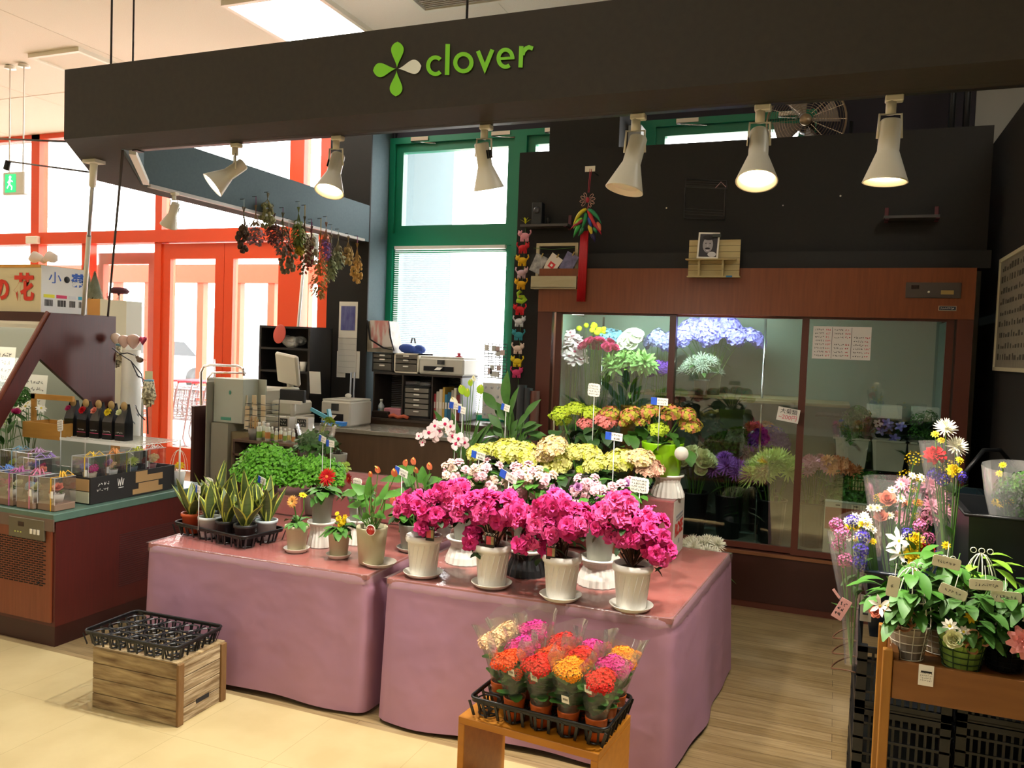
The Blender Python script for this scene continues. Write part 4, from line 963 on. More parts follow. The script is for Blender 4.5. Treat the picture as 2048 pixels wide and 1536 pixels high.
# round white tag on the lime pot
q=oy(1363,907,3.7);o=MB().lathe([(.001,0),(.032,0),(.032,.002),(.001,.002)],24,X=Matrix.Translation(q)@Matrix.Rotation(R(90),4,'X')).build('round_tag',mat('tag_grey','C9C6BA',.5));tag(o,'round grey-white tag sticking out beside the lime green pot','tag')

# spathiphyllum, green anthurium, orchid, orange anthurium
def leafy(px,py,Y,zb,label,name,spec,seed,rt=.07,rb=.052,h=.13,pm=None,mt='leafg',blooms=(),cat='potted plant',style='plain',shp=None):
    """spec = leaf tips as pixels: (px, py, length share along depth, width)"""
    X=oy(px,py,Y).x;t=thing(name,label,cat,(X,Y,zb));pot(t,style,rt,rb,h,pm or grayp);rn=random.Random(seed);mb=MB();ms=MB()
    for(lx,ly,wd,ll)in spec:
        yy=Y+rn.uniform(-.1,.1);q=oy(lx,ly,yy);tip=Vector((q.x-X,yy-Y,q.z-zb));base=Vector((rn.uniform(-.02,.02),rn.uniform(-.02,.02),h*.9));d=tip-base
        u=1-ll;m_=base+d*u+Vector((-d.x*.15,0,abs(d.x)*.3))*(1 if u>.2 else .3);ms.tube([base,base+d*u*.5+Vector((0,0,.015)),m_],.0028,4,cap=False)
        dd=tip-m_;mb.leaf(m_,dd,dd.length,wd,up=(-.2,-.7,.7),bend=.16,n=8,fold=.22,shape=shp or heart)
    mb.build('foliage',M[mt],t,world=False);ms.build('stems',M['stem'],t,world=False)
    for(bx,by,kind,sz)in blooms:
        yy=Y-.04+rn.uniform(-.05,.05);q=oy(bx,by,yy);p=Vector((q.x-X,yy-Y,q.z-zb));fm_={'o':fm('E8825A','DE7250'),'g':fm('A8CC3A','98BE30'),'w':fm('F0F0DC'),'r':fm('B83A48','A83040')}[kind]
        mb=MB();dx=rn.uniform(-1,1);mb.leaf(p-Vector((dx*.3*sz,0,sz*.5)),(dx*.6,-.3,1),sz*1.1,sz*.85,up=(0,-1,.2),bend=.15,n=6,fold=.2,shape=lambda u:(sin(PI*min(1,u*.9+.1))**.6));b_=mb.build('flower',fm_,t,world=False)
        MB().tube([p,p+Vector((dx*.01,-.012,sz*.45))],[.0035,.002],6).build('spadix',fm('E8D070'),b_,world=False)
        MB().tube([(0,0,h),p*.6+Vector((0,0,h*.3)),p-Vector((0,0,sz*.4))],.002,4).build('flower_stem',M['stem'],t,world=False)
    return t
rn=random.Random(50)
sp=[(1008,738,.055,.55),(962,778,.05,.6),(990,800,.05,.5),(1078,793,.045,.6),(1075,850,.05,.6),(1062,880,.04,.6),(1030,770,.04,.6),(1046,840,.05,.5),(985,850,.045,.5),(1020,815,.05,.5),(960,858,.04,.5),(1000,872,.045,.5),(1050,862,.045,.5),(975,825,.04,.5),(1030,860,.05,.5),(1082,845,.04,.45),(965,880,.04,.5),(1058,818,.04,.6),(1012,785,.035,.6)]
leafy(1020,900,3.92,.806,'tall green spathiphyllum with upright pointed leaves in front of the animal garland','potted_spathiphyllum',[(a_,b_,c_*1.15,.42)for a_,b_,c_,d_ in sp]+[(a_+12,b_+22,c_,.38)for a_,b_,c_,d_ in sp if b_>800],51,shp=lance)
leafy(932,900,3.9,.60,'green and white anthurium with long stems left of the spathiphyllum','potted_anthurium',[(862,812,.05,.5),(985,828,.045,.5),(900,820,.05,.4),(968,848,.05,.4),(905,860,.045,.4),(945,870,.05,.4),(920,840,.04,.4),(975,870,.045,.4),(890,850,.04,.4),(955,835,.04,.4),(925,880,.05,.4)],52,blooms=[(925,778,'g',.05),(942,765,'g',.035),(962,778,'g',.05),(908,802,'w',.05),(935,785,'g',.045),(948,757,'w',.03)],h=.16)
leafy(845,985,3.45,TT,'orange anthurium with broad green leaves behind the left azalea','potted_anthurium',[(752,955,.075,.45),(790,928,.07,.4),(842,930,.075,.4),(880,955,.07,.4),(800,965,.075,.4),(840,975,.08,.4),(775,985,.07,.4),(885,985,.07,.4),(815,990,.075,.4),(858,945,.07,.4),(805,945,.07,.4),(866,995,.06,.4),(790,1000,.06,.4),(830,1010,.06,.4)],53,mt='leafm',blooms=[(812,925,'o',.035),(828,922,'o',.035),(833,940,'o',.03),(860,932,'o',.035),(787,1000,'o',.04),(768,990,'o',.035),(795,1022,'o',.04)],h=.14)
leafy(742,1128,3.0,TT+.006,'green leafy anthurium in the largest beige pot, with a round red sticker','potted_anthurium',[(676,985,.055,.4),(700,965,.055,.4),(735,950,.06,.4),(775,960,.055,.4),(800,985,.055,.4),(690,1010,.05,.4),(720,985,.06,.4),(760,985,.06,.4),(785,1010,.05,.4),(705,1030,.05,.4),(745,1005,.055,.4),(770,1035,.045,.4),(715,1000,.05,.4),(790,975,.05,.4),(750,965,.055,.4),(728,1025,.05,.4),(760,1020,.045,.4),(700,990,.05,.4)],54,pm=beigep,mt='leafm',rt=.068,rb=.053,h=.158,blooms=[(790,945,'o',.035),(756,938,'o',.03),(742,948,'o',.025)])
b=oz(746,1136,TT);saucer((b.x,3.0,TT),.074,'beige saucer under the largest beige pot at the gap between the tables',mat('saucer_beige','D8CFC0',.5))
q=oy(742,1060,2.925);st=MB().lathe([(.001,0),(.023,0),(.023,.002),(.001,.002)],24,X=Matrix.Translation(q)@Matrix.Rotation(R(90),4,'X')).build('round_sticker',mat('sticker_red','C8281C',.5));tag(st,'round red sticker card with white rim on the largest beige pot','tag')
MB().lathe([(.0205,0),(.023,0),(.023,.003),(.0205,.003)],24,cap0=False,cap1=False,X=Matrix.Translation(q+Vector((0,-.001,0)))@Matrix.Rotation(R(90),4,'X')).build('white_rim',M['paper'],st)
mb=MB();put_text(mb,'アンスリ',q+Vector((0,-.004,.004)),.011,depth=.0002);mb.build('lettering',M['paper'],st)
# orchid
Y=3.62;X=oy(885,980,Y).x;t=thing('potted_orchid','white and pink moth orchid arching over the table behind the orange anthurium','potted plant',(X,Y,TT));pot(t,'plain',.06,.045,.12,mat('orchid_pot','C8D0C8',.3));ms=MB();rn=random.Random(56)
for chain in([(900,985),(915,930),(905,878),(885,858),(862,862),(843,875)],[(905,985),(925,920),(918,885),(908,880)]):
    ms.tube([(oy(a,b_,Y).x-X,0,max(.1,oy(a,b_,Y).z-TT))for a,b_ in chain],.0025,5)
ms.build('flower_stem',mat('orchid_stem','5A4A38',.6),t,world=False)
for(a,b_,s_)in((870,852,.03),(890,848,.032),(902,853,.03),(858,865,.034),(868,872,.034),(880,862,.03),(906,872,.036),(918,878,.034),(912,888,.03),(930,885,.028),(838,872,.02),(845,885,.018),(897,862,.026)):
    yy=Y+rn.uniform(-.04,.03);q=oy(a,b_,yy);head(t,'phalaenopsis',(q.x-X,yy-Y,q.z-TT),s_,(rn.uniform(-.5,.5),-1,rn.uniform(-.1,.3)),rn.uniform(0,6),'blossom')
mb=MB()
for(a,b_)in((835,915),(940,945),(870,955),(925,965)):yy=Y+rn.uniform(-.06,.06);q=oy(a,b_,yy);d=Vector((q.x-X,yy-Y,q.z-TT-.12));mb.leaf((0,0,.12),d,d.length,.065,bend=.2,n=6)
mb.build('foliage',M['leafm'],t,world=False)

# gerberas and primula in beige pots, snake plants, ferns
def smallpot(bx,by,label,slab,name,rt=.05,h=.125,z=0,st=None):
    b=oz(bx,by,TT);z0=TT
    if st:fluted_stand((b.x,b.y,TT),.065,.062,.115,M['whitem'],st);z0+=.107
    else:saucer((b.x,b.y,TT),rt*1.12,slab,mat('saucer_beige','D8CFC0',.5));z0+=.006
    t=thing(name,label,'potted plant',(b.x,b.y,z0));pot(t,'lip',rt,rt*.76,h,beigep if not st else grayp);return t,b
def gerb(t,b,blooms,fol,seed,h=.125,L=.07):
    rn=random.Random(seed);mb=MB();leaves(mb,(0,0,h*.95),fol,L,L*.48,.02,0,.03,rn,(-.1,.7),.5,5,wave=.06);mb.build('foliage',M['leafm'],t,world=False)
    for(px,py,key,rad,nn)in blooms:
        q=oy(px,py,b.y-.02);p=(q.x-t.location.x,-.02,q.z-t.location.z);head(t,key,p,rad,nn,1,'bloom');MB().tube([(0,0,h),(p[0]*.8,0,(h+p[2])/2),(p[0],p[1]+.006,p[2]-.004)],.003,5).build('flower_stem',M['stem'],t,world=False)
t,b=smallpot(593,1102,'small gerbera with peach yellow bloom in a beige pot, in front of the fern','beige saucer under the peach yellow gerbera','potted_gerbera',.052,.115);gerb(t,b,[(585,1003,'gerbera_yellow',.03,(0,-1,.25)),(606,990,'daisy_yellow',.02,(.5,-.3,1))],16,61,.115)
t,b=smallpot(677,1114,'yellow primula in a beige pot between the gerbera and the largest beige pot','beige saucer under the yellow primula','potted_primula',.05,.115);gerb(t,b,[(677,1037,'carnation_yellow',.016,(0,-1,.6)),(686,1044,'carnation_yellow',.016,(.2,-1,.4)),(690,1034,'daisy_yellow',.014,(0,-1,.4)),(680,1050,'carnation_yellow',.014,(0,-1,.2)),(674,1027,'daisy_yellow',.012,(0,-1,1))],26,62,.115,.075)
t,b=smallpot(642,1090,'red gerbera in a grey pot raised on a white fluted stand','','potted_gerbera',.054,.14,st='white fluted stand under the red gerbera');gerb(t,b,[(654,954,'gerbera_red',.045,(.1,-1,.35))],26,63,.14,.1)
t,b=smallpot(715,1085,'grey potted gerbera with a faded red bloom behind the largest beige pot','','potted_gerbera',.05,.12,st='white fluted stand behind the largest beige pot');gerb(t,b,[(698,957,'gerbera_red',.03,(-.6,-1,-.1))],22,64,.12,.1)
# snake plants in a black carrying tray
def cell_tray(loc,nx,ny,cell,h,label,cat='plant tray',rz=0,r_in=.8,fill=()):
    t=thing('plant_tray',label,cat,loc,rz);W,D=nx*cell,ny*cell;mt=M['blackp']
    mb=MB();rim=[]
    rr=cell*.25
    for(cx_,cy_,a0)in((W-rr,rr,-90),(W-rr,D-rr,0),(rr,D-rr,90),(rr,rr,180)):
        for k in range(5):a=R(a0+k*22.5);rim.append((cx_+rr*cos(a),cy_+rr*sin(a),h))
    n_=len(rim);P_=[(x,y,z_)for z_ in(h+.002,h-.013)for x,y,z in rim];mb.tube(rim,.0045,6,closed=True);mb.add(P_,[(k,(k+1)%n_,n_+(k+1)%n_,n_+k)for k in range(n_)]);mb.build('rim',mt,t,world=False)
    n=int(2*(W+D)/.046);per=2*(W+D);mb=MB()
    for i in range(n):
        s_=per*i/n
        p=(s_,0)if s_<W else(W,s_-W)if s_<W+D else(2*W+D-s_,D)if s_<2*W+D else(0,per-s_)
        ix,iy=(W/2+(p[0]-W/2)*.94,D/2+(p[1]-D/2)*.94);mb.bar((p[0],p[1],h-.01),(ix,iy,.003),.009,.003)
    mb.build('side_ribs',mt,t,world=False)
    mb=MB()
    for i in range(nx):
        for j in range(ny):
            cx_,cy_=(i+.5)*cell,(j+.5)*cell;r0=cell*.42
            for zz,k in((h*.72,1),(.004,.8)):mb.tube([(cx_+r0*k*cos(2*PI*q/14),cy_+r0*k*sin(2*PI*q/14),zz)for q in range(14)],.003,4,closed=True)
            for q in range(6):a=2*PI*q/6;mb.bar((cx_+r0*cos(a),cy_+r0*sin(a),h*.72),(cx_+r0*.8*cos(a),cy_+r0*.8*sin(a),.004),.007,.003)
            mb.bar((cx_-r0*.8,cy_,.003),(cx_+r0*.8,cy_,.003),.006,.003);mb.bar((cx_,cy_-r0*.8,.003),(cx_,cy_+r0*.8,.003),.006,.003)
    for i in range(nx-1):mb.bar(((i+1)*cell,0,h*.72),((i+1)*cell,D,h*.72),.005,.004)
    for j in range(ny-1):mb.bar((0,(j+1)*cell,h*.72),(W,(j+1)*cell,h*.72),.005,.004)
    mb.build('pot_rings',mt,t,world=False);return t
ta,tb=oz(345,1068,TT),oz(500,1105,TT)
ang=math.atan2(tb.y-ta.y,tb.x-ta.x)
cell_tray((ta.x,ta.y,TT),4,2,.125,.06,'black plastic carrying tray holding the potted snake plants',rz=ang)
snake_edge=fm('C9CC62','B8C050');snake_in=mat('snake_leaf','3D4F28',.4,noise=(1,.5),c2='57683A',stretch=(6,6,90))
def snake(i,j,colr,label,n,seed,tall=.2):
    cx_,cy_=(i+.5)*.125,(j+.5)*.125;p=Vector((ta.x+cx_*cos(ang)-cy_*sin(ang),ta.y+cx_*sin(ang)+cy_*cos(ang),TT+.006));t=thing('potted_snake_plant',label,'potted plant',p,group='snake plants in the black tray')
    pot(t,'lip',.05,.038,.098,mat('pot_'+colr,colr,.4));rn=random.Random(seed)
    for k in range(n):
        a=2*PI*k/n+rn.uniform(-.3,.3);e=rn.uniform(.95,1.35);L=tall*rn.uniform(.7,1.1);mb=MB()
        mb.leaf((cos(a)*.014,sin(a)*.014,.085),(cos(a)*cos(e),sin(a)*cos(e),sin(e)),L,.05,up=(-cos(a),-sin(a),.3),bend=-.12 if k%3 else .15,fold=.35,n=8,edge=1,shape=lambda u:(min(1,.62+u*1.3)if u<.4 else max(0,1-((u-.4)/.6)**2.0)))
        mb.build('leaf',[snake_in,snake_edge],t,world=False)
for(i,j,c_,lb,n_,sd)in((0,0,'C4562A','snake plant in the terracotta orange pot at the left front of the tray',7,1),(1,0,'D9DEDE','snake plant in the white front pot of the tray, beside the terracotta one',6,2),(2,0,'1C1D1F','snake plant in a black front pot of the tray, beside the white one',7,3),(3,0,'222326','snake plant in the black pot at the right front corner of the tray',8,4),
                          (0,1,'8E9A98','snake plant at the back left of the tray behind the terracotta pot',6,5),(1,1,'BCC8CC','snake plant in a pale pot behind the white front pot',6,6),(2,1,'B8C6CC','snake plant in a pale pot behind the black front pots',6,7),(3,1,'BFCBD0','snake plant in a pale blue pot at the back right of the tray',7,8)):
    snake(i,j,c_,lb,n_,sd,.19 if j==0 else .23)
# maidenhair ferns: fluffy mounds of tiny leaflets
def fern(px,py,Y,zb,rx,rz_,label,seed,mt,n=1500,name='potted_fern',rt=.075,lf=.02):
    c=oy(px,py,Y);t=thing(name,label,'potted plant',(c.x,Y,zb));pot(t,'plain',rt,rt*.75,.12,grayp);rn=random.Random(seed);mb=MB();ms=MB();cz=c.z-zb
    for i in range(46):
        a=rn.uniform(0,2*PI);e=rn.uniform(.05,1.45);R_=rn.uniform(.75,1.05);tip=Vector((cos(a)*cos(e)*rx*R_,sin(a)*cos(e)*rx*.7*R_,cz+sin(e)*rz_*R_-.02));b_=Vector((0,0,.11));mid=b_.lerp(tip,.5)+Vector((0,0,.05));ms.tube([b_,mid,tip],.0012,3,cap=False)
    for i in range(n):
        a=rn.uniform(0,2*PI);e=math.asin(rn.uniform(-.25,1));R_=rn.uniform(.62,1.03)*(1+.12*sin(a*5+seed)*cos(e*4));p=Vector((cos(a)*cos(e)*rx*R_,sin(a)*cos(e)*rx*.7*R_,cz+sin(e)*rz_*R_))
        nn=Vector((cos(a)*.5+rn.uniform(-.6,.6),sin(a)*.5+rn.uniform(-.8,.2),rn.uniform(.2,1))).normalized();u=nn.orthogonal().normalized();v=nn.cross(u);s_=lf*rn.uniform(.6,1.2);q=rn.uniform(0,6);d=u*cos(q)+v*sin(q);w_=nn.cross(d)
        mb.add([p,p+d*s_*.7+w_*s_*.5,p+d*s_,p+d*s_*.7-w_*s_*.5],[(0,1,2,3)])
    mb.build('foliage',mt,t,world=False);ms.build('stems',mat('fern_stem','2E2A1C',.7),t,world=False);return t
ferng=mat('fern_green','52A020',.55,noise=(14,.7),c2='7CC838')
fern(535,950,3.66,.705,.2,.17,'large fluffy maidenhair fern, leftmost and biggest of the ferns',71,ferng,4200,'potted_maidenhair_fern')
fern(628,955,3.72,.60,.19,.12,'low fluffy maidenhair fern right behind the red gerbera',72,ferng,2600,'potted_maidenhair_fern')
fern(676,935,3.86,.80,.06,.06,'small pale green fern at the right end of the ferns',73,mat('fern_pale','8FB238',.55,noise=(14,.7),c2='A4C24A'),500,'potted_maidenhair_fern',.05)
t=fern(632,893,3.9,.805,.13,.09,'ivy-leaved plant in clear wrap behind the ferns, with trailing yellow-green sprigs',74,M['leafg'],420,'potted_ivy',.06,.035)
mb=MB();rn=random.Random(75)
for k in range(7):
    a=rn.uniform(-.6,.6);p=[Vector((0,0,.15)),Vector((.05+a*.1,0,.3)),Vector((.1+a*.16,-.02,.3-abs(a)*.1))]
    mb.tube(p,.0015,3)
    for q in range(5):mb.leaf(p[1].lerp(p[2],q/4),(rn.uniform(-1,1),rn.uniform(-1,0),rn.uniform(-.3,.8)),.03,.02,n=3)
mb.build('sprigs',mat('sprig','9DB33C',.5),t,world=False)
MB().lathe([(.05,.1),(.1,.18),(.12,.26)],14,cap0=False,cap1=False).build('clear_wrap',M['clear'],t,world=False)

# price tags: (foot px, foot z plane Y, card px, card py)
def ptag(cx_,cy_,Y,zf,label,**k):
    q=oy(cx_,cy_,Y);big=k.get('big',False);ht=.062 if big else .034
    return price_tag((q.x,Y,zf),q.z-zf-ht*.35,label,**k)
TG=[(958,911,3.48,TT+.1,'blue and white price card in front of the leftmost yellow hydrangea',dict(tilt=.12,text=[('アルテラシア',.2,.34),('¥1200',-.25,.36)])),
      (804,944,3.28,TT+.1,'blue and white price card at the orange anthurium',dict(tilt=.2,text=[('アンスリューム',.2,.32),('¥1300',-.25,.36)])),
      (1018,953,3.1,TT+.1,'blue and white price card among the pale pink flowers, the most tilted one',dict(tilt=.3,w_=.095,text=[('インパチェンス',.2,.32),('¥980',-.25,.38)])),
      (1229,873,3.45,TT+.1,'blue and white price card above the yellow hydrangea near the lime pot',dict(tilt=.03,text=[('アジサイセール',.2,.34),('¥1200',-.25,.36)])),
      (1320,803,3.7,1.1,'blue and white price card above the orange and green hydrangea',dict(tilt=.02)),
      (912,812,3.78,.72,'blue and white price card at the white anthurium',dict(tilt=.1)),(925,820,3.6,.7,'narrow blue and white price card above the orchid',dict(tilt=.12,w_=.05)),(1012,815,3.76,.93,'blue and white price card on the spathiphyllum',dict(tilt=.2,w_=.055)),
      (646,878,3.6,TT,'blue and white price card, upper one of the pair over the ferns',dict(tilt=.2,w_=.06)),(662,887,3.5,TT,'blue and white price card, lower one of the pair over the ferns',dict(w_=.065)),
      (525,961,3.25,TT+.08,'blue and white price card behind the right snake plants',dict(tilt=.15,w_=.065)),(398,978,2.92,TT+.06,'narrow blue and white price card between the snake plants',dict(w_=.04)),
      (1280,970,3.2,TT,'scalloped white note card with handwriting in front of the pink wrapped carton',dict(big=True,blue=False,w_=.088)),
      (1189,780,3.75,1.0,'scalloped white note card above the green and coral hydrangea',dict(big=True,blue=False,w_=.07,tilt=.05)),
      (420,968,3.18,TT+.08,'scalloped cream note card behind the snake plants',dict(big=True,blue=False,w_=.07,tilt=.05)),
      (716,970,3.12,TT+.1,'cream note card half hidden among the anthurium leaves',dict(big=True,blue=False,w_=.06))]
for(a,b_,Y,zf,lb,k)in TG:ptag(a,b_,Y,zf,lb,**k)
# white chrysanthemums on the floor side behind the table corner
q=oy(1412,1088,4.3);bunch('chrysanthemum_bunch','white chrysanthemums in a low bucket behind the right rear corner of the table','flowers',(q.x,4.32,0),q.z,[('mum_white',.045,14)],(.12,.09),dome_h=.3,fol=14,vh=.35,vr=.12,seed=80)
# ------------------------------------------------------------ weathered crate with empty tray
oldw=mat('weathered_wood','5C4022',.85,noise=(7,.5),c2='BFA87C',stretch=(1,7,7),bump=(9,.8))
oldw2=mat('weathered_wood_dark','6B4A26',.85,noise=(4,.7),c2='8A6A40',stretch=(6,6,2),bump=(8,.5))
c=thing('wooden_crate','weathered wooden crate on the floor under the empty black tray','crate',(-2.57,2.58,0),R(2))
w_,d_,h_=.435,.28,.25;t_=.014
hs=[0,.062,.125,.188,.25]
for i in range(4):
    MB().box(-w_/2,w_/2,-d_/2,-d_/2+t_,hs[i]+.001,hs[i+1]-.002,bev=.002).build('front_board',oldw,c,world=False)
    MB().box(w_/2-t_,w_/2,-d_/2+t_,d_/2-t_,hs[i]+.001,hs[i+1]-.002,bev=.002).build('end_board',mat('weathered_wood_end','6A5232',.85,noise=(7,.5),c2='C8B694',stretch=(7,1,9),bump=(9,.8)),c,world=False)
MB().box(-w_/2,w_/2,d_/2-t_,d_/2,0,h_).build('back_board',oldw,c,world=False)
MB().box(-w_/2,-w_/2+t_,-d_/2+t_,d_/2-t_,0,h_).build('end_board',oldw,c,world=False)
MB().box(-w_/2,w_/2,-d_/2,d_/2,h_,h_+.006).build('top_board',oldw,c,world=False)
for y in(-d_/2-.002,d_/2-.03):MB().box(w_/2-.003,w_/2+.01,y,y+.032,0,h_,bev=.002).build('corner_post',oldw2,c,world=False)
MB().box(w_/2-.001,w_/2+.0015,-.03,.045,.05,.068).build('hand_slot',M['ink'],c,world=False)
cell_tray((-2.83,2.425,.257),5,3,.095,.06,'empty black plastic plant tray lying on the weathered crate',rz=R(2.5))
# ------------------------------------------------------------ stool with kalanchoes
ow=mat('orange_pine','C07C1C',.45,noise=(2.5,.6),c2='A86812',stretch=(2,14,14))
s=thing('wooden_stool','orange-brown wooden box stool standing in front of the right table','stool',(-.815,2.455,0),R(-5));z1=.36
MB().box(-.24,.24,-.15,.15,z1-.024,z1,bev=.002).build('seat',ow,s,world=False)
for x in(-.24,.216):MB().box(x,x+.024,-.15,.15,0,z1-.024,bev=.002).build('side_panel',ow,s,world=False)
MB().box(-.216,.216,.02,.04,.03,.09).build('stretcher',ow,s,world=False)
KA=R(-3.5);K0=Vector((-1.035,2.338,z1+.002));CEL=.092
cell_tray(K0,5,3,CEL,.062,'black plastic plant tray holding the wrapped kalanchoes on the stool',rz=KA)
terr=mat('terracotta_plastic','C25A1E',.45)
KAL=[(1,0,'kal_orange','vermilion','front row, beside the empty cell'),(2,0,'kal_red','red','front row, between the vermilion and the amber one'),(3,0,'kal_amber','amber orange','front row, the only amber one'),(4,0,'kal_red','deep red','front row at the right corner'),
       (0,1,'kal_peach','peach','middle row at the left end'),(1,1,'kal_pink','pink','middle row beside the peach one'),(2,1,'kal_orange','orange-red','middle row behind the amber one'),(3,1,'kal_red','red','middle row, behind the deep red corner one'),(4,1,'kal_pink','magenta','middle row at the right end'),
       (0,2,'kal_peach','pale pink','back row at the left end'),(1,2,'kal_pink','magenta','back row, the tallest one'),(2,2,'kal_red','dark red','back row between two magenta ones'),(3,2,'kal_pink','magenta','back row, third from the tall one'),(4,2,'kal_amber','orange','back row at the right end')]
sleeve=glass('sleeve_film','F4F8F0',refl=.04,rough=.08,milk=.03)
for n_,(i,j,key,cn,wh)in enumerate(KAL):
    cx_,cy_=(i+.5)*CEL,(j+.5)*CEL;p=K0+Vector((cx_*cos(KA)-cy_*sin(KA),cx_*sin(KA)+cy_*cos(KA),.006));rn=random.Random(200+n_)
    t=thing('potted_kalanchoe','%s kalanchoe in a clear sleeve, %s'%(cn,wh),'potted plant',p,group='wrapped kalanchoes in the tray on the stool')
    pot(t,'plain',.036,.026,.072,terr,soil=False);hh=.222+(.03 if(i,j)==(1,2)else 0)+rn.uniform(-.01,.012)
    lean=((i-2)*.012,(j-1)*.01-.01)
    mb=MB();leaves(mb,(0,0,.07),26,.058,.044,.012,0,.09,rn,(.1,1.1),.2,4,shape=lambda u:sin(PI*min(1,u*.85+.12))**.5);mb.build('foliage',M['leafg'],t,world=False)
    for q in range(5):
        a=2*PI*q/5+rn.uniform(-.4,.4);rr=.034*(q>0);x,y=lean[0]+rr*cos(a),lean[1]+rr*sin(a);head(t,key,(x,y,hh-(0 if q==0 else .014)-rn.uniform(0,.012)),.031,(x*8,y*8-.35,1),a,'flower_head')
    if rn.random()<.7:head(t,key,(rn.uniform(-.02,.02),-.035,hh-.055),.018,(0,-1,.3),0,'flower_head')
    mb=MB();n=20;prof=[(.03,.05),(.037,.085),(.05,.14),(.058,.185),(.068,hh+.012),(.076,hh+.035)];vs=[]
    for r_,z in prof:
        for k in range(n):
            a=2*PI*k/n;u=max(0,(z-.12)/.12);rr=r_*(1+.05*sin(a*5+n_)*u);zz=z+(.018*cos(a*2+n_)if z>hh else 0);vs.append((lean[0]*u+rr*cos(a),lean[1]*u+rr*sin(a),zz))
    mb.add(vs,[(q*n+k,q*n+(k+1)%n,(q+1)*n+(k+1)%n,(q+1)*n+k)for q in range(len(prof)-1)for k in range(n)],True);mb.build('clear_sleeve',sleeve,t,world=False)
    if j==0 or n_%2==0:
        za=.125 if(i,j)==(3,0)else hh-.02-.02*(j==0);ry=-.07 if j else-.062;a=rn.uniform(-.3,.3);rx=Vector((cos(a),sin(a)*.5,-.15)).normalized();c_=Vector((rn.uniform(-.025,.01),ry+.004*(za<.15),za));u_=Vector((0,-.35,1)).normalized()
        mb=MB();hw,hv=.0115,.014;mb.add([c_-rx*hw-u_*hv,c_+rx*hw-u_*hv,c_+rx*hw+u_*hv,c_-rx*hw+u_*hv],[(0,1,2,3)]);st=mb.build('price_sticker',M['paper'],t,world=False)
        mb=MB()
        for q in range(7):x=(q-3)*.0022;f_=Vector((0,-.0008,0));b0=c_+rx*x+f_;mb.add([b0-u_*.004,b0+rx*.001-u_*.004,b0+rx*.001+u_*.005,b0+u_*.005],[(0,1,2,3)])
        mb.build('barcode',M['ink'],st,world=False)

# ------------------------------------------------------------ right side: crates, bins, bouquets, planter
def crate(x0,x1,y0,y1,z0,h,label,rows=7):
    t=thing('plastic_crate',label,'crate',((x0+x1)/2,(y0+y1)/2,z0),group='black plastic crates stacked at the right');mt=M['blackp'];mb=MB();e=.012
    mb.box(x0,x1,y0,y1,z0,z0+.008)
    for zz in(z0+.006,z0+h-.02):mb.box(x0,x1,y0,y0+e,zz,zz+.018);mb.box(x0,x1,y1-e,y1,zz,zz+.018);mb.box(x0,x0+e,y0+e,y1-e,zz,zz+.018);mb.box(x1-e,x1,y0+e,y1-e,zz,zz+.018)
    for(x,y)in((x0,y0),(x1-.03,y0),(x0,y1-.03),(x1-.03,y1-.03)):mb.box(x,x+.03,y,y+.03,z0,z0+h)
    mb.build('frame',mt,t);mb=MB();n=int((x1-x0)/.022);m2=int((y1-y0)/.022)
    for i in range(1,n):x=x0+(x1-x0)*i/n;mb.box(x-.004,x+.004,y0+.003,y0+.009,z0,z0+h-.01)
    for i in range(1,m2):y=y0+(y1-y0)*i/m2;mb.box(x0+.003,x0+.009,y-.004,y+.004,z0,z0+h-.01);mb.box(x1-.009,x1-.003,y-.004,y+.004,z0,z0+h-.01)
    for k in range(1,4):z=z0+h*k/4;mb.box(x0-.002,x1+.002,y0,y0+.006,z,z+.008);mb.box(x0-.001,x0+.005,y0,y1,z,z+.008)
    mb.build('slats',mt,t);return t
for k,lb in enumerate(('bottom','second','topmost')):
    crate(.118,.40,2.86,3.3,.002+k*.206,.204,'black slatted crate, %s of the left stack behind the planter'%lb)
    crate(.42,.80,2.9,3.45,.002+k*.206,.204,'black slatted crate, %s of the stack by the right wall'%lb)
# wire hoops and castors at the crate side
for k,(py)in enumerate((1278,1309,1340)):
    z=oy(1700,py,3.0).z;mb=MB();mb.tube([(.118-.075*sin(q/12*PI),2.95+.16*q/12,z+.012*cos(q/12*PI*2))for q in range(13)],.0028,5)
    tag(mb.build('wire_hoop',mat('wire_brown','5A3A26',.4)),'thin brown wire hoop at the side of the left crates, %s of three'%('topmost','middle','lowest')[k],'wire')
def bin_(x0,x1,y0,y1,z0,z1,mt,label,nm='flower_bin'):
    t=thing(nm,label,'bin',((x0+x1)/2,(y0+y1)/2,z0));w=.006;i_=.02
    vs=[]
    for(s_,z)in((i_,z0),(0,z1),(-.012,z1),(-.012,z1+.008),(w,z1+.008),(i_+w,z0+w)):vs+=[(x0+s_,y0+s_,z),(x1-s_,y0+s_,z),(x1-s_,y1-s_,z),(x0+s_,y1-s_,z)]
    MB().add(vs,[(3,2,1,0)]+[(k*4+j,k*4+(j+1)%4,k*4+4+(j+1)%4,k*4+4+j)for k in range(5)for j in range(4)]+[(20,21,22,23)]).build('bin_body',mt,t)
    mb=MB().tube([(x0-.012,y0-.012,z1+.004),(x1+.012,y0-.012,z1+.004),(x1+.012,y1+.012,z1+.004),(x0-.012,y1+.012,z1+.004)],.006,6,closed=True);mb.build('rim',mt,t);return t
navy=mat('navy_plastic','1A2636',.22)
bin_(.135,.37,2.93,3.27,.625,.845,navy,'glossy navy blue bin on the left crate stack')
bin_(.43,.79,2.98,3.4,.625,1.06,M['blackp'],'large black bin by the right wall')
bin_(.30,.62,3.62,4.1,.62,.99,mat('dark_teal','16262C',.3),'dark teal bin behind the large black one')
crate(.28,.64,3.6,4.12,.002,.6,'tall dark crate under the dark teal bin')
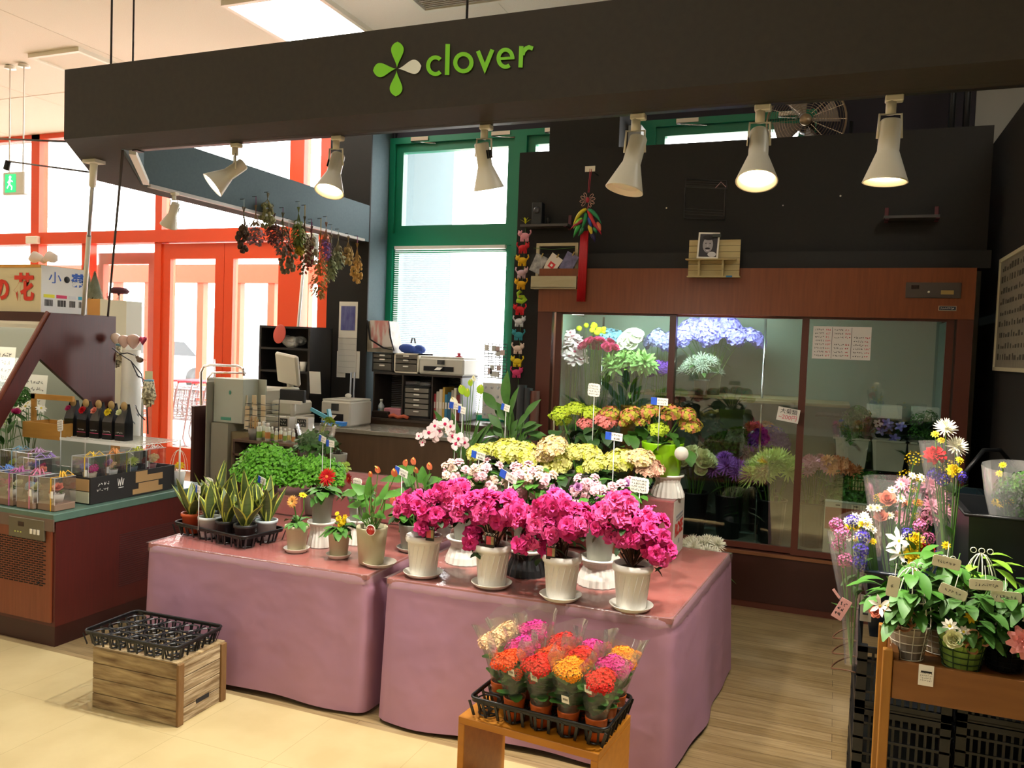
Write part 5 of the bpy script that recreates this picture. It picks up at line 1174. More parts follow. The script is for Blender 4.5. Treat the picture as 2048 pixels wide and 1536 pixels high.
# grey price strip with stacked marks on the crates
a,b=oy(1722,1190,2.84),oy(1742,1245,2.84);t=tag(MB().box(a.x,b.x,2.842,2.848,b.z,a.z).build('label_strip',mat('strip_grey','8F8C84',.5)),'upright grey label strip with black marks on the left crates','label')
mb=MB()
for k in range(3):mb.box(a.x+.008,b.x-.01,2.84,2.842,b.z+.022+k*.028,b.z+.028+k*.028)
mb.build('marks',M['ink'],t)
# basket handle
mb=MB();pts=[oy(1925,952,3.75),oy(1968,900,3.8),oy(2000,900,3.9),oy(2030,935,4.0)];mb.tube(pts,.009,8)
tag(mb.build('basket_handle',M['blackp']),'black bent carrying handle above the dark teal bin','handle')
def bouquet(foot,top,label,heads,spread,seed,wrap=.1,fol=8,leafm='leafg',name='bouquet',wr=None):
    """hand-tied flowers in clear film from foot (x,y,z) to the flower mass at top"""
    rn=random.Random(seed);f=Vector(foot);T=Vector(top)-f;t=thing(name,label,'bouquet',f);ax=T.normalized();u=ax.cross(Vector((0,1,0))).normalized();v=ax.cross(u);tops=[]
    for key,rad,pts in heads:
        for(a,b_)in(pts if isinstance(pts,list)else[(rn.uniform(-1,1),rn.uniform(-1,.6))for _ in range(pts)]):
            p=T+u*(a*spread)+ax*(b_*spread*1.2)+v*rn.uniform(-.4,.4)*spread;tops.append(p);head(t,key,p,rad*rn.uniform(.85,1.1),ax*.7+u*a*.6+Vector((0,-.9,0))+Vector((rn.uniform(-.2,.2),0,0)),rn.uniform(0,6))
    mb=MB();stems(mb,(0,0,0),tops,.002);mb.build('stems',M['stem'],t,world=False)
    mb=MB()
    for i in range(fol):q=T*rn.uniform(.4,.95)+u*rn.uniform(-.6,.6)*spread;mb.leaf(q,ax+u*rn.uniform(-1,1)+v*rn.uniform(-1,1),.07,.02,n=4)
    mb.build('foliage',M[leafm],t,world=False)
    if wrap:
        L=T.length;X=Matrix(((u.x,v.x,ax.x,0),(u.y,v.y,ax.y,0),(u.z,v.z,ax.z,0),(0,0,0,1)))
        MB().lathe([(.02,0),(wrap*.45,L*.45),(wrap*.95,L*.9),(wrap*1.1,L+spread*.6)],14,cap0=False,cap1=False,X=X).build('clear_wrap',wr or M['clear'],t,world=False)
    return t
P=lambda px,py,Y:tuple(oy(px,py,Y))
bouquet((.2,3.05,.63),P(1718,1055,2.96),'bouquet of small white daisies and yellow buttons leaning left out of the navy bin',[('daisy_white',.017,12),('daisy_yellow',.013,8),('yellow_spray',.02,2)],.05,301,.07)
bouquet((.10,2.86,.55),P(1697,1085,2.9),'pink and violet wrapped bouquet hanging beside the left crates',[('statice_pink',.03,[(.3,.4),(.5,-.2),(.2,-.8),(.6,.8)]),('statice',.028,[(-.6,-.3),(-.7,.3),(-.5,-.9),(-.2,1.0)])],.06,302,.06)
bouquet((.24,3.2,.63),P(1790,985,3.3),'wrapped bouquet of white and yellow sprays with a rose pink lily in the navy bin',[('daisy_white',.018,9),('yellow_spray',.022,7),('mum_orange',.02,3),('rose_peach',.034,[(.3,-.3),(.5,-.9)])],.09,303,.1)
bouquet((.33,3.5,.6),P(1850,1000,3.42),'pink chrysanthemum bouquet right of the white and yellow sprays',[('mum_pink',.038,15)],.085,304,0,10)
bouquet((.30,2.98,.63),P(1838,1092,2.95),'bouquet of red, yellow, purple and white blooms in front of the navy bin',[('carnation_red',.033,[(-.4,-.3)]),('carnation_yellow',.03,[(.15,.2),(.3,-.4),(.1,-.8)]),('lily_white',.045,[(.95,.1),(.9,-.5)]),('statice_pink',.024,[(0,1.0),(-.4,.4)]),('statice',.024,[(.6,.6),(-.9,-.5)])],.06,305,0,10)
bouquet(P(1895,1200,2.85),P(1880,905,2.9),'tall wrapped bouquet with white mums above a red carnation and yellow bloom',[('mum_white',.034,[(-.3,1.0),(-.75,.25)]),('carnation_red',.042,[(.25,-.1)]),('carnation_yellow',.032,[(-.55,-.75)]),('statice',.025,[(.3,-.9),(-.8,-1.0),(0,-1.1)]),('daisy_yellow',.014,[(-.1,.5),(.2,.75),(-.8,-.3)])],.065,306,.055,8)
bouquet((.6,3.2,.7),P(2035,965,3.15),'wrapped leafy bouquet in silvery film at the right edge in the large black bin',[('green_fluff',.04,5),('daisy_yellow',.015,5)],.09,307,.1,14,'leafm',wr=glass('silver_film',refl=.3,rough=.15,milk=.15))
bouquet((.2,3.4,.6),P(1860,955,3.6),'bunch of tiny yellow button flowers above the pink chrysanthemums',[('yellow_spray',.04,8)],.1,308,0,16,'leafd')
for(px,py,tl,lb)in((1683,1218,.45,'lower pink'),(1675,1186,.9,'folded upper pink')):
    q=oy(px,py,2.82);X_=Matrix.Translation(q)@Matrix.Rotation(tl,4,'Y');t=tag(MB().box(-.017,.017,-.001,.001,-.036 if tl<.5 else-.008,.036 if tl<.5 else .0,X=X_).build('price_card',mat('pink_card','D8A0A0',.7)),lb+' price card dangling from the bouquet at the left crates','price tag')
    if tl<.5:mb=MB();scribble(mb,X_@Vector((0,-.0015,0)),.026,.055,3,random.Random(9),X_.to_3x3()@Vector((1,0,0)),X_.to_3x3()@Vector((0,0,1)),.0012);mb.build('handwriting',M['ink'],t)
# planter on legs
pw=mat('planter_wood','8A5A2A',.5,noise=(2.5,.6),c2='7A4A1E',stretch=(2,14,14));PX0,PX1,PY=.2,.76,2.55
pt=thing('wooden_planter','brown wooden planter trough on legs holding baskets of plants at the right edge','planter',(.48,2.66,0))
MB().box(PX0,PX1,PY,PY+.016,.58,.69,bev=.002).build('front_board',pw,pt);MB().box(PX0,PX1,PY+.23,PY+.246,.58,.69).build('back_board',pw,pt)
for x in(PX0-.001,PX1-.015):MB().prism([(PY+.016,.58),(PY+.23,.58),(PY+.23,.71),(PY+.016,.71)],x,x+.016,'x').build('side_board',pw,pt)
MB().box(PX0+.016,PX1-.016,PY+.016,PY+.23,.655,.668).build('bottom_board',pw,pt)
for x,y in((PX0-.028,PY-.005),(PX1,PY-.005),(PX0-.028,PY+.23),(PX1,PY+.23)):MB().box(x,x+.026,y,y+.026,0,.72,bev=.002).build('leg',mat('leg_wood','A8742A',.5,noise=(3,.6),c2='94601E',stretch=(14,14,2)),pt)
a,b=oy(1838,1328,PY-.004),oy(1866,1374,PY-.004);hc=tag(MB().box(a.x,b.x,PY-.005,PY-.003,b.z,a.z).build('hanging_card',M['paper']),'white printed card hanging on the front of the wooden planter','card')
mb=MB().box(a.x+.006,b.x-.005,PY-.006,PY-.005,a.z-.022,a.z-.017);scribble(mb,((a.x+b.x)/2,PY-.0055,b.z+.026),.03,.028,4,random.Random(5),t=.0003);mb.build('print',M['ink'],hc)
def basket(cx_,cy_,z0,r0,r1,h,wire,linm,label,seed,cage=True,fl=(),lv='leafg',nl=30,L=.1,rx=.1,rz_=.17):
    rn=random.Random(seed);t=thing('plant_basket',label,'potted plant',(cx_,cy_,z0),group='wire baskets of plants in the planter');mb=MB()
    MB().lathe([(r0*.9,.004),(r1*.93,h*.95),(r1*.8,h)],18,flute=.03,cap1=False).build('liner',linm,t,world=False)
    for k in range(5):q=k/4;rr=r0+(r1-r0)*q;mb.tube([(rr*cos(2*PI*i/20),rr*sin(2*PI*i/20),h*q+.002)for i in range(20)],.0016,4,closed=True)
    for i in range(9):a=2*PI*i/9;mb.tube([(r0*cos(a),r0*sin(a),.002),(r1*cos(a),r1*sin(a),h)],.0014,4)
    mb.build('wire_basket',wire,t,world=False)
    if cage:
        mb=MB();H=cage
        for i in range(4):
            a=PI*i/4;mb.tube([(r1*cos(a)*cos(b_),r1*sin(a)*cos(b_),h+(H-h)*sin(b_))for b_ in[PI*k/14 for k in range(15)]],.0017,4)
        mb.tube([(r1*.9*cos(2*PI*i/20),r1*.9*sin(2*PI*i/20),h+(H-h)*.45)for i in range(20)],.0015,4,closed=True)
        for i in range(3):mb.tube([((i-1)*.022+.008*cos(2*PI*k/10),-.004,H+.008+.008*sin(2*PI*k/10))for k in range(10)],.0013,4,closed=True)
        mb.build('wire_cage',wire,t,world=False)
    mb=MB()
    for i in range(int(nl*1.8)):
        a=rn.uniform(0,2*PI);e=rn.uniform(.25,1.4);R_=rn.uniform(.4,1);p=Vector((cos(a)*cos(e)*rx*R_,sin(a)*cos(e)*rx*.7*R_,h+sin(e)*rz_*R_));ee=rn.uniform(-.4,.5);mb.leaf(p,(cos(a)*cos(ee),sin(a)*cos(ee)-.2,sin(ee)),L*rn.uniform(.5,.95),L*.34,bend=.4,n=5,fold=.2)
    mb.build('foliage',M[lv],t,world=False);mb=MB();stems(mb,(0,0,h*.6),[(rn.uniform(-1,1)*rx*.6,rn.uniform(-1,1)*rx*.5,h+rz_*rn.uniform(.3,.9))for _ in range(8)],.0018);mb.build('stems',M['stem'],t,world=False)
    for(x,y,z,key,rad)in fl:head(t,key,(x,y-.02,z),rad*1.15,(x*2,-1,.35),rn.uniform(0,6))
    return t
ww=mat('white_wire','E8E4D0',.4);gw=mat('green_wire','2A4A2A',.5);burl=mat('burlap','A89878',.9);peach=mat('peach_ribbon','D89A6C',.6)
bz=.672;by_=PY+.11
def bow(t,p,s_,mt,n=5,seed=0):
    rn=random.Random(seed);mb=MB()
    for k in range(n):
        a=2*PI*k/n+rn.uniform(-.3,.3);d=Vector((cos(a),-.3,sin(a)));w=Vector((0,1,0)).cross(d).normalized()if True else 0;pts=[]
        for i in range(9):u=i/8;pts.append(Vector(p)+d*(s_*sin(u*PI))+w*(s_*.45*sin(2*PI*u)))
        q=Vector((0,s_*.28,0));vs=[v for pp in pts for v in(pp-q,pp+q)];mb.add(vs,[(2*i,2*i+1,2*i+3,2*i+2)for i in range(8)],True)
    return mb.build('ribbon_bow',mt,t,world=False)
t=basket(.245,by_,bz,.042,.058,.1,ww,mat('liner_grey','9C9080',.8),'white wire basket with peach ribbon and trailing leaves, leftmost in the planter',401,.27,[(-.085,-.05,.16,'lily_white',.03),(-.095,-.05,.14,'rose_peach',.018)],'leafm',26,.12,.12,.17);bow(t,(-.03,-.06,.14),.045,peach,6,1)
t=basket(.385,by_-.01,bz,.05,.062,.075,gw,mat('liner_lime','8CB04A',.8),'green wrapped pot in a dark wire basket with a pale yellow rose',402,None,[(-.035,-.065,.1,'rose_cream',.028),(-.045,-.06,.135,'daisy_white',.02),(.01,-.03,.16,'daisy_yellow',.016),(-.01,-.06,.125,'daisy_white',.016)],'leafg',30,.1,.11,.2);bow(t,(.02,-.065,.1),.035,peach,4,2)
for k in range(5):a=-PI/2+(k-2)*.6;MB().leaf((.05*cos(a),.05*sin(a),.04),(cos(a)*.3,sin(a)*.3,1),.07,.06,up=(-cos(a),-sin(a),0),bend=-.1).build('paper_collar',mat('liner_lime','8CB04A'),t,world=False)
t=basket(.50,by_+.03,bz,.045,.055,.06,mat('black_wire','181818',.4),M['blackp'],'dark pot full of fingered leaves between the lime and the pink flower baskets',403,None,[],'leafg',34,.11,.1,.22)
t=basket(.60,by_-.01,bz,.045,.06,.075,ww,burl,'white wire basket with a pink dahlia at the right edge of the planter',404,.29,[(-.075,-.06,.12,'carnation_peach',.042),(-.04,-.07,.145,'carnation_peach',.025),(-.065,-.04,.18,'daisy_white',.016),(-.005,-.07,.125,'daisy_white',.014),(.07,-.05,.22,'rose_peach',.018)],'leafm',34,.11,.13,.2);bow(t,(.05,-.07,.15),.035,peach,4,3)
t=basket(.44,by_+.12,bz,.045,.06,.075,ww,burl,'plant in a white wire cage with looped ends behind the others in the planter',405,.31,[],'leafl',22,.09,.1,.24)
t=basket(.34,by_+.1,bz,.045,.06,.075,ww,burl,'pointed-leaf vine rising behind the leftmost basket',406,.28,[(.0,0,.33,'daisy_yellow',.012)],'leafm',22,.13,.1,.27)
for i,(px,py,tl,w2,h2,lb)in enumerate(((1786,1173,.12,.016,.03,'upright white tag on the leftmost wire cage'),(1893,1125,.12,.036,.016,'rounded cream tag at the top behind the vine'),(1906,1184,.3,.036,.015,'rounded cream tag tilted above the yellow rose'),(1972,1170,-.05,.042,.015,'wide cream tag above the dark fingered-leaf pot'),(2012,1194,-.02,.038,.016,'rounded cream tag at the right edge above the pink dahlia'))):
    q=oy(px,py,PY+.02+i*.01);X_=Matrix.Translation(q)@Matrix.Rotation(tl,4,'Y');g_=thing('plant_tag',lb,'tag',q)
    r0=.006;pts=[]
    for(cx_,cz_,a0)in((w2-r0,-h2+r0,-90),(w2-r0,h2-r0,0),(-w2+r0,h2-r0,90),(-w2+r0,-h2+r0,180)):
        for k in range(4):a=R(a0+k*30);pts.append((cx_+r0*cos(a),cz_+r0*sin(a)))
    mb=MB();n=len(pts);mb.add([X_@Vector((x,-.001,z))for x,z in pts]+[X_@Vector((x,.001,z))for x,z in pts],[tuple(range(n)),tuple(range(n,2*n))[::-1]]+[(k,n+k,n+(k+1)%n,(k+1)%n)for k in range(n)]);mb.build('card',mat('tag_cream','E4E0C0',.6),g_)
    mb=MB();scribble(mb,X_@Vector((0,-.0016,0)),w2*1.3,h2*.9,1,random.Random(i),X_.to_3x3()@Vector((1,0,0)),X_.to_3x3()@Vector((0,0,1)),.0006);mb.build('print',M['ink'],g_)
    MB().tube([X_@Vector((0,0,h2)),X_@Vector((0,.02,h2+.035))],.001,4).build('string',ww,g_)
# notice board on the right partition
nb=thing('notice_board','clear-fronted notice board with pale frame on the dark right partition','board',(.84,4.6,1.53));
X0=.845
MB().box(X0-.012,X0,3.4,5.24,1.52,2.14).build('sheet',mat('board_sheet','A09A88',.35,noise=(30,.5),c2='7E7868',stretch=(1,3,.6)),nb)
mb=MB()
for q in((3.4,5.24,1.52,1.54),(3.4,5.24,2.12,2.14),(3.4,3.42,1.54,2.12),(5.22,5.24,1.54,2.12)):mb.box(X0-.02,X0,*q)
mb.build('frame',mat('board_frame','D8D0B0',.4),nb)
mb=MB();rn=random.Random(8)
for r2 in range(9):
    for k in range(26):y=3.5+k*.065;mb.box(X0-.0135,X0-.0125,y,y+rn.uniform(.015,.05),1.58+r2*.06,1.58+r2*.06+rn.uniform(.012,.035))
mb.build('writing',mat('board_ink','4A463C',.7),nb)
# ------------------------------------------------------------ open flower case at the left
kc=mat('case_front','85462A',.4,noise=(5,.5),c2='74391F',stretch=(14,14,1));kg=mat('counter_green','4F6B5C',.3,noise=(20,.5),c2='5C7868')
lc=thing('display_case','burgundy and brown refrigerated flower case with slanted glass at the left','display case',(-4.6,3.3,0));CX,CY0,CY1=-3.48,2.81,3.86
MB().box(-6.4,CX,CY0+.01,CY1,.1,.62).build('cabinet',M['burg'],lc);MB().box(-6.4,CX-.002,CY0+.012,CY1-.01,0,.1).build('plinth',mat('plinth_dark','35140F',.4),lc)
MB().box(-6.4,CX-.02,CY0,CY0+.012,.12,.61).build('front_panel',kc,lc)
MB().box(-6.42,CX+.006,CY0-.006,CY1,.62,.66,bev=.004).build('counter_top',kg,lc)
MB().box(-6.42,CX+.008,CY0-.01,CY0-.004,.575,.635).build('film_band',mat('band_grey','6E5A4E',.3),lc)
a,b=oy(18,1031,CY0-.012),oy(88,1083,CY0-.012);cp=MB().box(a.x,b.x,CY0-.014,CY0-.002,b.z,a.z,bev=.002).build('control_panel',mat('panel_olive','6B6553',.35,metal=.3),lc);W_,H_=b.x-a.x,a.z-b.z
MB().box(a.x+W_*.28,a.x+W_*.44,CY0-.016,CY0-.013,a.z-H_*.42,a.z-H_*.2).build('display',mat('display_dark','2A1512'),cp)
for k in range(3):MB().box(a.x+W_*(.62+.1*k),a.x+W_*(.68+.1*k),CY0-.017,CY0-.013,a.z-H_*.72,a.z-H_*.48).build('switch',M['cream'],cp)
for k in range(3):MB().box(a.x+W_*(.18+.08*k),a.x+W_*(.21+.08*k),CY0-.016,CY0-.013,a.z-H_*.74,a.z-H_*.68).build('indicator',mat('indicator','B8C060',.4),cp)
mb=MB();rn=random.Random(3)
for r2 in range(20):
    z=.515-r2*.0115
    for k in range(16):x=-3.56-k*.035-(r2%2)*.017;mb.box(x,x+.026,CY0-.002,CY0,z,z+.005)
mb.build('vent_slots',mat('slot_black','160A08',.8),lc)
mb=MB()
for r2 in range(24):mb.box(CX,CX+.001,3.2,3.62,.2+r2*.012,.204+r2*.012)
mb.build('side_vent_slots',mat('slot_dark','3A1612',.7),lc)
MB().lathe([(.006,0),(.006,.006)],10,X=Matrix.Translation((-3.58,CY0,.31))@Matrix.Rotation(R(90),4,'X')).build('lock',M['darkmetal'],lc)
PXc=-4.3
MB().prism([(2.82,.66),(3.414,1.655),(3.874,1.655),(3.874,.95),(3.346,1.385),(2.905,.66)],PXc,PXc+.03,'x').build('end_panel',M['burg'],lc)
MB().bar((PXc+.015,2.815,.66),(PXc+.015,3.41,1.655),.034,.012,(1,0,0)).build('edge_trim',kc,lc)
MB().box(-6.4,PXc,3.40,3.874,1.6,1.655).build('canopy',mat('canopy_brown','40180F',.4),lc)
MB().box(-6.4,PXc,3.40,3.412,1.56,1.6).build('canopy_lip',M['cream'],lc)
MB().box(-6.3,PXc-.05,3.5,3.53,1.58,1.6).build('case_lamp',mat('case_lamp','FFFFFF',emis='FFF8E0',estr=9),lc)
MB().box(-6.4,PXc,3.86,3.874,.66,1.6).build('back_panel',mat('case_back','A8ACA0',.2),lc)
MB().quad((-6.4,2.84,.665),(PXc,2.84,.665),(PXc,3.41,1.6),(-6.4,3.41,1.6)).build('slanted_glass',M['glass'],lc)
def sheet(name,label,cat,c,w_,h_,rt,up,lines,mt=None,ink='ink',seed=0,text=None,parent=None,ts=.02):
    rt,up=Vector(rt).normalized(),Vector(up).normalized();n_=rt.cross(up);c=Vector(c);mb=MB();vs=[c+rt*(sx*w_/2)+up*(sz*h_/2)+n_*d for d in(.0006,-.0006)for sx,sz in((-1,-1),(1,-1),(1,1),(-1,1))]
    mb.add(vs,[(0,1,2,3),(7,6,5,4),(0,4,5,1),(1,5,6,2),(2,6,7,3),(3,7,4,0)]);o=mb.build(name,mt or M['paper'],parent)
    if label:tag(o,label,cat)
    if lines or text:
        mb=MB()
        if lines:scribble(mb,c+n_*.0012,w_*.8,h_*.8,lines,random.Random(seed),rt,up,max(.0006,h_/lines*.03))
        if text:
            for s_,yy,sz in text:put_text(mb,s_,c+n_*.0014+up*yy*h_,sz*h_,rt,up,.0002)
        mb.build('writing',M[ink],o)
    return o
sl=Vector((0,.57,.935)).normalized()
q=ox(70,800,PXc-.02);c_=oy(62,796,3.65);sheet('notice_card','white notice card behind the triangular glass of the case end','card',c_,.26,.3,(1,0,0),(0,.1,1),6,seed=2,text=[('clover',-.42,.08)])
c_=oy(6,740,3.65);sheet('notice_card','white notice sheet inside the case at the left edge of the view','card',c_,.2,.3,(1,0,0),(0,.1,1),5,seed=3)
for(px,py,Y,key,rad,nn,lb,sd)in((75,832,3.1,'mum_lime',.06,6,'lime green chrysanthemums inside the left case',1),(25,855,3.05,'mum_lime',.06,6,'yellow-green chrysanthemums low at the left edge inside the case',2),(30,822,3.25,'rose_pink',.035,7,'dark pink roses among the chrysanthemums in the left case',3),(85,812,3.4,'daisy_white',.03,8,'white flowers behind the lime chrysanthemums in the left case',4),(20,790,3.45,'green_fluff',.07,6,'greenery at the back inside the left case',5)):
    q=oy(px,py,Y);bunch('cut_flower_bunch',lb,'flowers',(min(q.x,PXc-.12),Y,.665),q.z-.665,[(key,rad,nn)],(.1,.08),fol=8,vh=.1,vr=.06,seed=90+sd,group='cut flowers in the left case')
# cartons and things on the canopy
Zc=1.657
c1=thing('flower_carton','cream carton with red Japanese lettering and a white blue-lettered end, on the left case','box',(-4.7,3.6,Zc));q=oy(83,530,3.43);T1=q.z;ye=ox(174,570,q.x).y
MB().box(-5.3,q.x,3.43,ye,Zc,T1).build('box_body',mat('carton_cream','DCD0A8',.8),c1);MB().box(-5.3,q.x-.006,3.426,ye,T1-.014,T1+.003).build('tape_edge',mat('carton_tape','D89A40',.6),c1)
a=oy(48,575,3.425);b=oy(5,578,3.425);mb=MB();put_text(mb,'花',(a.x,3.424,a.z-.01),.17,depth=.0005,off=.006);put_text(mb,'の',(b.x-.01,3.424,b.z-.01),.15,depth=.0005,off=.006);mb.build('red_lettering',mat('letter_red','DC3A24',.7),c1)
H2=T1-Zc;L2=ye-3.432;Xw=q.x+.004;MB().box(q.x,Xw,3.428,ye,Zc,T1-.002).build('white_end',mat('carton_white2','ECEBE6',.8),c1)
Wp=lambda u,v:(Xw+.0008,3.432+u,Zc+v)
mb=MB();put_text(mb,'菊',Wp(L2*.8,H2*.72),H2*.3,(0,1,0),(0,0,1),.0005,.004,sx=1.25);put_text(mb,'小',Wp(L2*.27,H2*.74),H2*.27,(0,1,0),(0,0,1),.0005,sx=1.2);mb.build('blue_lettering',mat('letter_blue','3A68C8',.7),c1)
MB().tube([Wp(L2*.53,H2*.74),(Xw+.002,3.432+L2*.53,Zc+H2*.74)],.02,14).build('hand_hole',M['ink'],c1)
for k,(u,hexc)in enumerate(((.15,'E8E020'),(.42,'D82A60'),(.66,'DDDDDD'),(.87,'2AA8C8'))):
    w2=L2*(.115 if k<2 else .08);y0=3.432+L2*u;MB().box(Xw,Xw+.001,y0-w2,y0+w2,Zc+H2*.32,Zc+H2*.39).build('colour_label',mat('label_'+hexc,hexc,.6),c1);mb=MB();rn=random.Random(k);x=y0-w2*.8
    while x<y0+w2*.75:s_=rn.uniform(.001,.004);mb.box(Xw,Xw+.001,x,x+s_,Zc+H2*.14,Zc+H2*.28);x+=s_+rn.uniform(.001,.004)
    mb.build('barcode',M['ink'],c1)
q=oy(88,508,3.5);t=thing('ribbon_bow','large white translucent ribbon bow lying on the cream carton','bow',(q.x,3.5,T1+.003));rib=translucent('white_ribbon','F0E8E0',.3)
for s_ in(-1,1):mb=MB();mb.tube([(0,0,.03),(s_*.03,0,.045),(s_*.06,-.01,.055),(s_*.085,0,.04),(s_*.09,.01,.025)],[.012,.022,.032,.03,.012],10);mb.build('loop',rib,t,world=False)
MB().ball((0,0,.03),.018).build('knot',rib,t,world=False)
# small frosted trees on a wooden box, cabinet behind
q1,q2=oy(175,598,4.15),oy(207,626,4.15);zt=q1.z;wb=thing('wooden_box','small orange wooden box behind the white carton with frosted trees on it','box',((q1.x+q2.x)/2,4.2,1.0));MB().box(q1.x-.14,q2.x,4.12,4.34,1.0,zt).build('box_body',mat('box_orange','B8823C',.6),wb);MB().box(q2.x,q2.x+.004,4.12,4.34,1.0,zt).build('pale_side',mat('box_pale','D8CCA8',.6),wb);MB().box(q1.x-.13,q2.x-.01,4.14,4.32,0,1.0).build('pillar',mat('box_orange','B8823C'),wb)
frost=mat('frosted_fir','77806A',.8,noise=(30,.6),c2='A4A890')
for(px,pyt,hgt,lb,Y,sd)in((172,516,.26,'taller frosted miniature fir tree behind the white carton',4.28,1),(190,542,.2,'shorter frosted miniature fir tree on the small wooden box',4.18,2)):
    q=oy(px,pyt,Y);t=thing('miniature_fir',lb,'ornament',(q.x,Y,zt));Ht=q.z-zt;rn=random.Random(sd);mb=MB()
    for k in range(340):u=k/340;a=k*2.4;r2=.085*(1-u)+.006;z=Ht*(.16+.8*u);mb.leaf((0,0,z),(cos(a),sin(a),-.35),r2,.02,bend=.2,n=2)
    mb.build('foliage',frost,t,world=False);MB().lathe([(.02,0),(.006,.02),(.004,Ht)],8).build('trunk',mat('bark','5A4530',.8),t,world=False)
cb=thing('storage_cabinet','tall off-white steel storage cabinet behind the left case','cabinet',(-5.1,4.8,0));q1,q2=oy(205,600,4.6),oy(238,604,4.6);bxm=mat('cabinet_grey','C9CABC',.5)
MB().box(q1.x,q2.x,4.6,4.82,0,q1.z).build('cabinet_body',bxm,cb);MB().box(q1.x,q2.x,4.594,4.6,q1.z-.09,q1.z-.085).build('door_seam',M['darkmetal'],cb)
for x in((q1.x+q2.x)/2,):MB().box(q1.x+.01,q2.x-.01,4.585,4.6,.05,q1.z-.1,bev=.004).build('door',bxm,cb)
q=oy(228,592,4.7);t=thing('dark_wreath','dark wreath and maroon cap lying on the off-white cabinet','ornament',(q.x,4.75,q1.z));MB().lathe([(.06,.06),(.075,.08),(.05,.105),(.001,.11)],14).build('cap',mat('maroon_felt','4A1826',.9),t,world=False)
mb=MB();rn=random.Random(4)
for k in range(70):a=rn.uniform(0,6.3);mb.leaf((-.06+.05*cos(a),.0,.045+.04*sin(a)),(cos(a+1),rn.uniform(-1,1),sin(a+1)),.035,.014,n=2)
mb.build('twigs',mat('dark_twigs','2E2620',.9),t,world=False);MB().lathe([(.006,0),(.006,.07)],6).build('post',M['metal'],t,world=False)
# white telescopic pole, stay wires, cable
q=oy(190,320,2.95);X=q.x;Yp=2.85;pl=thing('telescopic_pole','white telescopic tension pole between the beam corner and the left case','pole',(-3.33,Yp,1.655));
pa,pb=oz(188,325,2.35),oy(168,520,3.62);pb=Vector((pb.x,pb.y,Zc));MB().box(pa.x-.04,pa.x+.04,pa.y-.03,pa.y+.03,2.345,2.36).build('end_plate',M['white'],pl)
md=pa.lerp(pb,.42);MB().tube([pa,pa.lerp(pb,.12)],.017,10).build('adjuster',M['white'],pl);MB().tube([pa.lerp(pb,.1),md],.0095,8).build('upper_tube',mat('pole_metal','B9BEC8',.3,metal=.5),pl);MB().tube([md,pb],.0125,8).build('lower_tube',M['white'],pl)
ca,cb_=oz(246,300,2.36),ox(214,640,-4.0);cb_=Vector((-4.05,3.62,1.66));tag(MB().tube([ca,ca.lerp(Vector(oy(216,630,3.5)),.5),oy(216,632,3.5)],.006,5).build('black_cable',rod),'black cable running from the beam corner down behind the case','cable')
for(x1,y1,z1,px,py,Y,lb)in((-3.08,2.6,2.37,-40,276,2.9,'upper'),(-3.6,3.1,2.37,12,322,3.3,'lower')):
    e=oy(px,py,Y);t=thing('stay_wire',lb+' dark stay wire running left from the beam corner','wire',(x1,y1,z1));MB().tube([(x1,y1,z1),e],.005,5).build('wire',rod,t)
    if lb=='lower':MB().tube([e-Vector((.0,0,.05)),e+Vector((.02,0,.0))],.016,8).build('turnbuckle',M['darkmetal'],t)
# exit sign
Y=5.2;a,b=oy(5,345,Y),oy(47,388,Y);t=thing('exit_sign','hanging green and white emergency exit sign at the left edge','sign',((a.x+b.x)/2,Y,b.z));MB().box(a.x,b.x,Y,Y+.05,b.z,a.z,bev=.008).build('housing',M['white'],t)
W_,H_=b.x-a.x,a.z-b.z;MB().box(a.x+W_*.14,b.x-W_*.36,Y-.004,Y,b.z+H_*.1,a.z-H_*.1).build('lit_panel',mat('exit_green','20A060',.5,emis='2CC878',estr=.8),t)
mb=MB();cx_,cz_=a.x+W_*.39,(a.z+b.z)/2;e=H_/10;mb.ball((cx_,Y-.006,cz_+2.6*e),e*.75,(1,.2,1));mb.bar((cx_,Y-.006,cz_+1.8*e),(cx_-.5*e,Y-.006,cz_-.4*e),.002,e*1.1,(1,0,0));
for p,q in(((-.5,-.3),(1.2,-1.6)),((1.2,-1.6),(.9,-3)),((-.5,-.4),(-1.8,-2.2)),((0,1.4),(1.6,.6)),((0,1.4),(-1.5,.3))):mb.bar((cx_+p[0]*e,Y-.006,cz_+p[1]*e),(cx_+q[0]*e,Y-.006,cz_+q[1]*e),.002,e*.5,(1,0,0))
mb.build('running_figure',mat('exit_white','FFFFFF',emis='FFFFFF',estr=1.2),t)
for k in(.2,.85):x=a.x+W_*k;MB().tube([(x,Y+.025,a.z),(x,Y+.025,CZ)],.007).build('hanger_rod',M['white'],t);MB().lathe([(.05,0),(.045,.02),(.02,.03)],14,(x,Y+.025,CZ-.03)).build('ceiling_cup',M['cream'],t)

